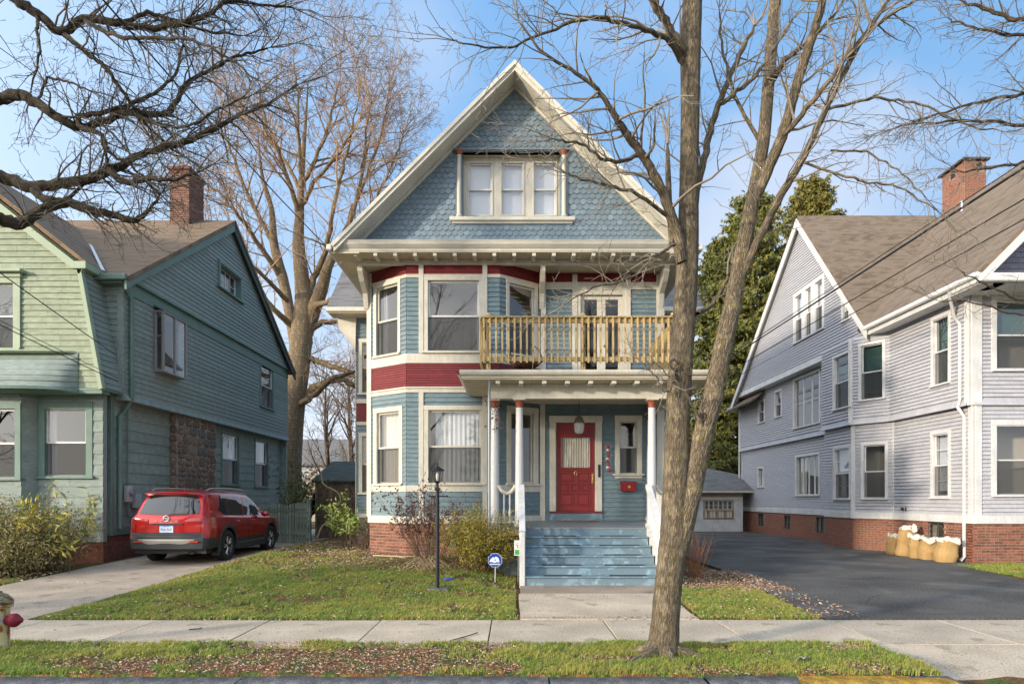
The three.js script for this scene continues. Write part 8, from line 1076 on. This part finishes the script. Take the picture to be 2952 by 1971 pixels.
{ // yard signs
  const d = 11.9, x = X(1135, d), y0 = gy(x, d), t = thing('security_sign', 'blue octagonal yard sign on a white stake before the yellow bush', 'sign', [x, y0, -d]), H = Y(1284, d) - y0;
  mesh('stake', new Geo().tube([V(0, -0.05, 0), V(0.005, 0.2, 0), V(0.01, H, -0.004)], 0.009, 6, true), M.white, t);
  const oct = (r) => Array.from({ length: 8 }, (_, i) => { const a = (i + 0.5) / 8 * 6.283; return V(Math.cos(a) * r, H + Math.sin(a) * r, 0.008); });
  mesh('sign_board', new Geo().prism(oct(0.138), V(0, 0, -0.012)), M.white, t);
  const im = cvs(256, 256, (g, w) => { g.fillStyle = '#f4f6fa'; g.fillRect(0, 0, w, w); const o = (r, c) => { g.fillStyle = c; g.beginPath(); for (let i = 0; i < 8; i++) { const a = (i + 0.5) / 8 * 6.283; g.lineTo(128 + Math.cos(a) * r, 128 + Math.sin(a) * r); } g.fill(); }; o(122, '#1c46a8'); g.fillStyle = '#f2f5fb'; g.beginPath(); g.moveTo(30, 160); g.quadraticCurveTo(50, 96, 104, 72); g.lineTo(118, 92); g.lineTo(136, 66); g.quadraticCurveTo(190, 76, 196, 120); g.lineTo(206, 164); g.lineTo(150, 160); g.lineTo(120, 170); g.lineTo(70, 158); g.closePath(); g.fill(); g.fillStyle = '#18336e'; g.beginPath(); g.ellipse(134, 124, 16, 9, 0.2, 0, 7); g.fill(); g.fillRect(64, 170, 34, 12); g.fillRect(150, 172, 30, 12); g.fillStyle = '#d8e6fa'; g.fillRect(44, 186, 168, 18); g.fillStyle = '#1c4a96'; g.beginPath(); g.ellipse(128, 218, 62, 13, 0, 0, 7); g.fill(); });
  const sh = new THREE.Shape(oct(0.137).map((q) => new THREE.Vector2(q.x, q.y - H))); const g = new THREE.ShapeGeometry(sh); const uv = g.attributes.uv, P = g.attributes.position; for (let i = 0; i < P.count; i++) uv.setXY(i, P.getX(i) / 0.276 + 0.5, P.getY(i) / 0.276 + 0.5); const f = mesh('sign_print', g, std([1, 1, 1], { map: im, roughness: 0.4 }), t); f.position.set(0, H, 0.011);
}
{
  const d = 12.1, x = X(1190, d), y0 = gy(x, d), t = thing('garden_sign', 'small white and green yard sign beside the stair newel', 'sign', [x, y0, -d]), H = Y(1256, d) - y0;
  mesh('stake', new Geo().tube([V(-0.02, -0.05, 0), V(-0.01, H, 0)], 0.006, 6, true), M.metal, t); mesh('sign_board', new Geo().cbox(-0.09, 0.09, H - 0.145, H + 0.145, -0.006, 0.004, 0.003), M.white, t);
  const im = cvs(160, 256, (g, w, h) => { g.fillStyle = '#f6f3ec'; g.fillRect(0, 0, w, h); g.fillStyle = '#2f9a3d'; g.fillRect(10, 160, w - 20, 84); g.fillStyle = '#8fe08a'; for (let i = 0; i < 6; i++) { g.beginPath(); g.ellipse(30 + i * 22, 190 + (i % 2) * 24, 9, 6, 0.4, 0, 7); g.fill(); } g.strokeStyle = '#b03a3a'; g.lineWidth = 9; for (const [x2, y2, r] of [[46, 70, 18], [72, 106, 20], [112, 78, 14]]) { g.beginPath(); g.arc(x2, y2, r, 0.4, 5.4); g.stroke(); } });
  const p = mesh('sign_print', new THREE.PlaneGeometry(0.17, 0.28), std([1, 1, 1], { map: im, roughness: 0.5 }), t); p.position.set(0, H, 0.006);
}
{ // hydrant
  const d = 6.95, x = X(-4, d), t = thing('fire_hydrant', 'rusty pale yellow fire hydrant with dark red side cap on the verge', 'hydrant', [x, 0, -d]); const yt = Y(1355, d), tx = tex(256, (u, v) => { const r = ss(-0.02, 0.26, tn(u, v, 6, 4.4, 5)), g = ss(0.0, 0.3, tn(u, v, 9, 7.4, 4)); return [lerp(lerp(0.80, 0.72, g), 0.58, r), lerp(lerp(0.74, 0.70, g), 0.34, r), lerp(lerp(0.52, 0.66, g), 0.12, r)]; }, { rep: 1.5 }), m = std([1, 1, 1], { map: tx, bumpMap: T.fineB, bumpScale: 0.003, roughness: 0.8 });
  mesh('barrel', new Geo().lathe([[0.16, -0.06], [0.155, 0.0], [0.10, 0.03], [0.098, yt * 0.4], [0.10, yt * 0.72], [0.13, yt * 0.74], [0.13, yt * 0.78], [0.105, yt * 0.79]], 24), m, t); mesh('bonnet', new Geo().lathe([[0.105, yt * 0.785], [0.13, yt * 0.79], [0.135, yt * 0.83], [0.12, yt * 0.87], [0.08, yt * 0.94], [0.035, yt * 0.97], [0.03, yt], [0.001, yt + 0.005]], 24), std([0.5, 0.5, 0.48], { map: tx, metalness: 0.3, roughness: 0.5 }), t);
  const cap = mesh('outlet_cap', new Geo().add(new THREE.LatheGeometry([[0.05, -0.02], [0.055, 0.05], [0.072, 0.055], [0.075, 0.10], [0.055, 0.13], [0.03, 0.14], [0.03, 0.165], [0.001, 0.166]].map(([r, y]) => new THREE.Vector2(r, y)), 14), new THREE.Matrix4().makeRotationZ(-Math.PI / 2).setPosition(0.08, Y(1422, d), 0)), std([0.24, 0.012, 0.03], { roughness: 0.6 }), t); cap;
  mesh('front_outlet', new Geo().add(new THREE.CylinderGeometry(0.07, 0.07, 0.12, 14), new THREE.Matrix4().makeRotationX(Math.PI / 2).setPosition(0, yt * 0.55, 0.12)), m, t);
}
{ // yard-waste bags
  const spots = [[2055, 17.9, 0.20, 0.58, 'tan paper yard waste bag farthest from the downspout, folded shut'], [2083, 17.45, 0.26, 0.80, 'tall tan paper yard waste bag with a peaked open top'], [2112, 17.3, 0.23, 0.62, 'middle paper yard waste bag slumped among its neighbours'], [2135, 16.75, 0.25, 0.56, 'paper yard waste bag with a crumpled pale open mouth'], [2174, 16.5, 0.27, 0.60, 'squat paper yard waste bag with a rolled pale top next to the downspout']];
  spots.forEach(([u, d0, r, h, lab], i) => {
    const d = DX(u, 11.14);
    setSeed(1000 + i); const x = 11.14 - r * 0.3, t = thing('yard_waste_bag', lab, 'bag', [x, 0.015, -d], rr(-0.4, 0.4), 'paper bags against the brick foundation'); t.rotation.z = rr(-0.09, 0.09); t.rotation.x = rr(-0.02, 0.10); const rows = [], n = 28, m = 12;
    for (let j = 0; j <= m; j++) { const v = j / m, r0 = r * (j === 0 ? 0.9 : lerp(1, 0.8, v * v)) * (1 + 0.05 * Math.sin(v * 11 + i)), row = []; for (let k = 0; k <= n; k++) { const a = k / n * 6.283, c = Math.cos(a), s = Math.sin(a), sq = 1 / Math.pow(Math.pow(Math.abs(c), 2.5) + Math.pow(Math.abs(s), 2.5), 1 / 2.5), w = 1 + 0.22 * fbm(c * 2 + i * 9, v * 3.5, s * 2, 3) * (0.4 + v) + 0.03 * Math.sin(v * 26 + c * 3 + i) * ss(0.1, 0.4, v); row.push(V(c * sq * r0 * w + 0.05 * v * Math.sin(i * 2), h * (v + (j === m ? 0.22 * fbm(c * 1.1 + i, s * 1.1, 4, 2) : 0) + 0.03 * fbm(c, v * 4, s + i, 2)), s * sq * r0 * w * 0.85)); } rows.push(row); }
    mesh('paper_sides', new Geo().grid(rows, true, (q) => [q.x + q.z, q.y]), std([0.47, 0.30, 0.12], { map: T.paint, roughness: 0.9, side: THREE.DoubleSide }), t);
    const top = rows[m], rim = top.map((q) => V(q.x * 1.14, q.y - 0.09 + 0.03 * Math.sin(q.x * 22), q.z * 1.14)), inn = top.map((q) => V(q.x * 0.72, q.y - 0.02 + (i === 1 ? 0.12 * Math.max(0, q.x * 3) : 0), q.z * 0.72)), mid = top.map((q) => V(q.x * 0.15, h * 0.84, q.z * 0.15)); mesh('rolled_top', new Geo().grid([rim, top.map((q) => V(q.x * 1.04, q.y + 0.015, q.z * 1.04)), inn, mid], true, (q) => [q.x, q.z]), std([0.80, 0.72, 0.60], { map: T.paint, roughness: 0.9, side: THREE.DoubleSide }), t);
  });
}
{ // porch lantern, mailbox, ornament, mat
  const d = 14.1, x = X(1328, d), t = thing('porch_lantern', 'hanging porch lantern with ribbed glass before the red door', 'lantern', [x, 0, -d]), yt = Y(952, d), yb = Y(993, d);
  mesh('chain', new Geo().tube([V(0, 3.87, 0), V(0, yt, 0)], 0.006, 5).lathe([[0.001, 3.86], [0.05, 3.862], [0.05, 3.85], [0.01, 3.83]], 12), M.iron, t); mesh('hood', new Geo().lathe([[0.01, yt + 0.01], [0.03, yt - 0.01], [0.08, yt - 0.06], [0.118, yt - 0.15], [0.122, yt - 0.18], [0.11, yt - 0.18]], 18), std([0.16, 0.15, 0.11], { metalness: 0.5, roughness: 0.5 }), t);
  { const g = new Geo(), n = 24, rows = []; for (const [r, y] of [[0.11, yt - 0.175], [0.108, yt - 0.25], [0.09, yb + 0.03], [0.07, yb], [0.03, yb - 0.012]]) { const row = []; for (let k = 0; k <= n; k++) { const a = k / n * 6.283, w = r * (1 + 0.05 * (k % 2)); row.push(V(Math.cos(a) * w, y, Math.sin(a) * w)); } rows.push(row); } g.grid(rows, false); mesh('glass_shade', g, phys([0.75, 0.76, 0.74], { transmission: 0.55, thickness: 0, roughness: 0.25 }), t); mesh('lamp_bulb', new Geo().lathe([[0.015, yt - 0.18], [0.028, yt - 0.25], [0.02, yt - 0.3], [0.001, yt - 0.31]], 10), std([0.8, 0.78, 0.72]), t); }
}
{
  const d = 15.25, x = X(1440, d), y = Y(1116, d), t = thing('mailbox', 'red metal wall mailbox with gold crest under the small porch window', 'mailbox', [x, y, -d]), r = std([0.28, 0.02, 0.02], { roughness: 0.35, metalness: 0.2 });
  mesh('box', new Geo().prism([V(-0.185, 0.08, 0.13), V(-0.165, -0.1, 0.11), V(0.165, -0.1, 0.11), V(0.185, 0.08, 0.13)], V(0, 0, -0.13)), r, t); mesh('lid', new Geo().prism([V(-0.2, 0.08, 0.15), V(0.2, 0.08, 0.15), V(0.2, 0.095, 0.15), V(-0.2, 0.095, 0.15)], V(0, 0.04, -0.15)), r, t); mesh('crest', new Geo().add(new THREE.CylinderGeometry(0.03, 0.03, 0.008, 14), new THREE.Matrix4().makeRotationX(Math.PI / 2).setPosition(0.01, 0.0, 0.125)), M.brass, t); mesh('letter', new Geo().box(-0.12, 0.02, 0.075, 0.115, 0.03, 0.035), M.white, t);
}
{
  const d = 15.2, x = X(1394, d), t = thing('wall_ornament', 'red and white dangling ornament on the wall beside the door', 'ornament', [x, 0, -d]); setSeed(88); const y1 = Y(1025, d), y0 = Y(1078, d), a = new Geo(), b = new Geo(); mesh('cord', new Geo().tube([V(0, y1 + 0.06, 0), V(0, y0, 0)], 0.004, 4), M.black, t); for (let i = 0; i < 9; i++) { const y = lerp(y1, y0, i / 8), g = i % 3 === 1 ? b : a; g.add(new THREE.IcosahedronGeometry(rr(0.032, 0.052), 1), new THREE.Matrix4().makeScale(rr(0.8, 1.2), rr(0.7, 1.1), 0.6).setPosition(rr(-0.035, 0.035), y, 0.02)); } mesh('red_beads', a, std([0.36, 0.03, 0.03], { roughness: 0.5 }), t); mesh('white_beads', b, M.white, t);
}
{ const t = tag(mesh('door_mat', new Geo().cbox(X(1276, 14.95), X(1372, 14.95), 1.114, 1.130, -15.08, -14.72, 0.006), std([0.34, 0.24, 0.13], { map: T.wood, roughness: 1 })), 'brown coir door mat on the porch floor before the red door', 'door mat'); t; }
{ // balcony chair
  const d = 14.0, x = X(1205, d), t = thing('balcony_chair', 'dark rounded wire lounge chair with brown cushion behind the balcony rail', 'chair', [x, 4.19, -d]), g = new Geo(), y0 = 0.42; const ring = (r, y, z, sx) => Array.from({ length: 25 }, (_, i) => { const a = i / 24 * 6.283; return V(Math.cos(a) * r * sx, y + 0.25 * Math.sin(a) * r, z - Math.sin(a) * r); }); g.tube(ring(0.38, y0, 0, 1), 0.014, 6); for (let k = 0; k < 16; k++) { const a = k / 16 * 6.283, c = Math.cos(a), s = Math.sin(a); g.tube([V(c * 0.38, y0 + 0.095 * s, -s * 0.38), V(c * 0.25, y0 - 0.12, -s * 0.25), V(c * 0.08, y0 - 0.17, -s * 0.08)], 0.007, 4); } for (const [a, b] of [[-0.25, 0.25], [0.25, 0.25], [-0.25, -0.25], [0.25, -0.25]]) mesh('leg', new Geo().tube([V(a * 0.5, y0 - 0.14, b * 0.5), V(a, -0.03, b)], 0.012, 6), M.iron, t); mesh('basket', g, M.iron, t); mesh('back', new Geo().tube(Array.from({ length: 13 }, (_, i) => { const a = i / 12 * Math.PI; return V(Math.cos(a) * 0.37, y0 + 0.05 + Math.sin(a) * 0.42, -0.2 - 0.16 * Math.sin(a)); }), 0.014, 6), M.iron, t); mesh('cushion', new Geo().add(new THREE.SphereGeometry(1, 16, 10), new THREE.Matrix4().makeScale(0.3, 0.07, 0.3).setPosition(0, y0 - 0.08, 0)), std([0.30, 0.13, 0.055], { roughness: 0.9 }), t);
}
{ // dry creeper at the porch corner, litter, stick, blue scrap
  setSeed(95); const d = 12.7, t = thing('dry_creeper', 'dead vine leaves clinging to the porch corner column and downspout', 'vine'), g = new Geo(), s = new Geo(); for (const [u0, v0, u1, v1] of [[1118, 918, 1150, 965], [1138, 940, 1160, 1000], [1110, 915, 1130, 945]]) s.tube([P3(u0, v0, d), P3((u0 + u1) / 2 + 5, (v0 + v1) / 2, d + 0.1), P3(u1, v1, d + 0.25)], 0.006, 4); leafCloud([g], 46, () => P3(rr(1112, 1156), rr(915, 990) - 0, d + rr(0.0, 0.25)), 0.07, { w: 0.7 }); mesh('stems', s, M.oldWood, t); mesh('dead_leaves', g, std([0.16, 0.07, 0.04], { roughness: 0.9, side: THREE.DoubleSide }), t);
  const pp = thing('paper_scrap', 'white crumpled paper scrap on the verge near the yellow kerb', 'litter', [X(1838, 6.35), 0.05, -6.35], 0.5), pg = new Geo(), rows = []; for (let j = 0; j <= 4; j++) { const r = []; for (let i = 0; i <= 6; i++) r.push(V((i / 6 - 0.5) * 0.15, 0.02 * Math.sin(i * 1.3 + j * 2) + 0.012 * j, (j / 4 - 0.5) * 0.08)); rows.push(r); } pg.grid(rows); mesh('paper', pg, std([0.75, 0.75, 0.73], { roughness: 0.8, side: THREE.DoubleSide }), pp);
  const st = [[[1030, 1468], [1070, 1457], [1095, 1449]], [[432, 1442], [455, 1440], [462, 1438]]]; st.forEach((q, i) => tag(mesh('fallen_stick', new Geo().tube(q.map(([u, v]) => { const dd = 1.63 * FP / (v - CV); return V(X(u, dd), 0.014, -dd); }), 0.007, 5, true), M.oldWood), ['thin dry stick lying on the sidewalk slab before the lawn', 'short dark twig on the sidewalk near the concrete driveway'][i], 'stick'));
  const bs = tag(mesh('blue_scrap', new Geo().add(new THREE.SphereGeometry(1, 12, 6), new THREE.Matrix4().makeScale(0.11, 0.03, 0.07).setPosition(X(1028, 11.6), gy(X(1028, 11.6), 11.6) + 0.05, -11.6)), std([0.03, 0.08, 0.30], { roughness: 0.5 })), 'crumpled blue plastic scrap on the grass near the lamp post', 'litter'); bs;
  setSeed(96); const br = thing('cut_branch', 'pale dry cut branch lying at the edge of the planting bed', 'branch'), bg = new Geo(); const q0 = (u, v, dd) => V(X(u, dd), gy(X(u, dd), dd) + 0.06, -dd); bg.tube([q0(855, 0, 14.2), q0(890, 0, 14.1), q0(930, 0, 14.0), q0(955, 0, 14.05)], [0.016, 0.018, 0.014, 0.008], 6, true); bg.tube([q0(905, 0, 14.05), q0(930, 0, 13.8)], 0.008, 5, true); mesh('branch_wood', bg, std([0.50, 0.40, 0.27], { roughness: 0.9 }), br);
  const dg = thing('dead_grass_clump', 'dry tan clump of dead stalks behind the lamp post foot', 'plant'), dgg = new Geo(); for (let i = 0; i < 46; i++) { const b0 = gp(X(975, 12.4) + rr(-0.12, 0.12), 12.4 + rr(-0.1, 0.1)), a = rr(0, 6.28), L = rr(0.2, 0.5); dgg.tube([b0, b0.clone().add(V(Math.cos(a) * L * 0.5, L * 0.7, Math.sin(a) * L * 0.4)), b0.clone().add(V(Math.cos(a) * L * 1.1, L * 0.35, Math.sin(a) * L * 0.9))], 0.005, 3); } mesh('stalks', dgg, std([0.45, 0.33, 0.18], { roughness: 0.9, side: THREE.DoubleSide }), dg);
}
{ // overhead wires (each from pole to house)
  const wire = (lab, a, b, sag, r, n = 18) => { const pts = []; for (let i = 0; i <= n; i++) { const t = i / n, p = V().lerpVectors(a, b, t); p.y -= sag * 4 * t * (1 - t); pts.push(p); } tag(mesh('service_wire', new Geo().tube(pts, r, 5), M.wire), lab, 'wire', 'overhead service wires'); };
  // to the blue house wing
  wire('black service cable from the street to the blue house wing eave', V(-5.3, 8.15, 2), P3(833, 645, 18.3), 0.5, 0.011); wire('thin wire beside the service cable to the blue house wing', V(-11.5, 10.6, 2), P3(770, 640, 20), 0.6, 0.007);
  wire('service cable to the corner of the green house gambrel', V(-9.2, 9.6, 3.5), P3(262, 812, 14.7), 0.2, 0.010); wire('lower wire to the green house corner', V(-11.5, 8.4, 2), P3(270, 875, 15.0), 0.3, 0.009); wire('twin wire to the green house corner', V(-11.7, 8.6, 2), P3(272, 868, 15.0), 0.3, 0.006);
  // across the grey house
  wire('thick black cable crossing before the grey house roof', V(8.3, 7.02, 1), V(8.3, 7.0, -42), 0.0, 0.024, 26); wire('upper wire just above the thick cable before the grey house', V(8.3, 7.12, 1), V(8.3, 7.1, -42), 0.0, 0.010, 26); wire('middle wire crossing before the grey house roof', V(8.45, 6.62, 1), V(8.45, 6.6, -42), 0.03, 0.013, 26); wire('lowest wire crossing before the grey house roof', V(8.6, 6.4, 1), V(8.6, 6.32, -42), 0.05, 0.011, 26);
}
flushPieces();
scene.traverse((o) => { if (o.isMesh) { o.castShadow = true; o.receiveShadow = true; } });
renderer.render(scene, camera);
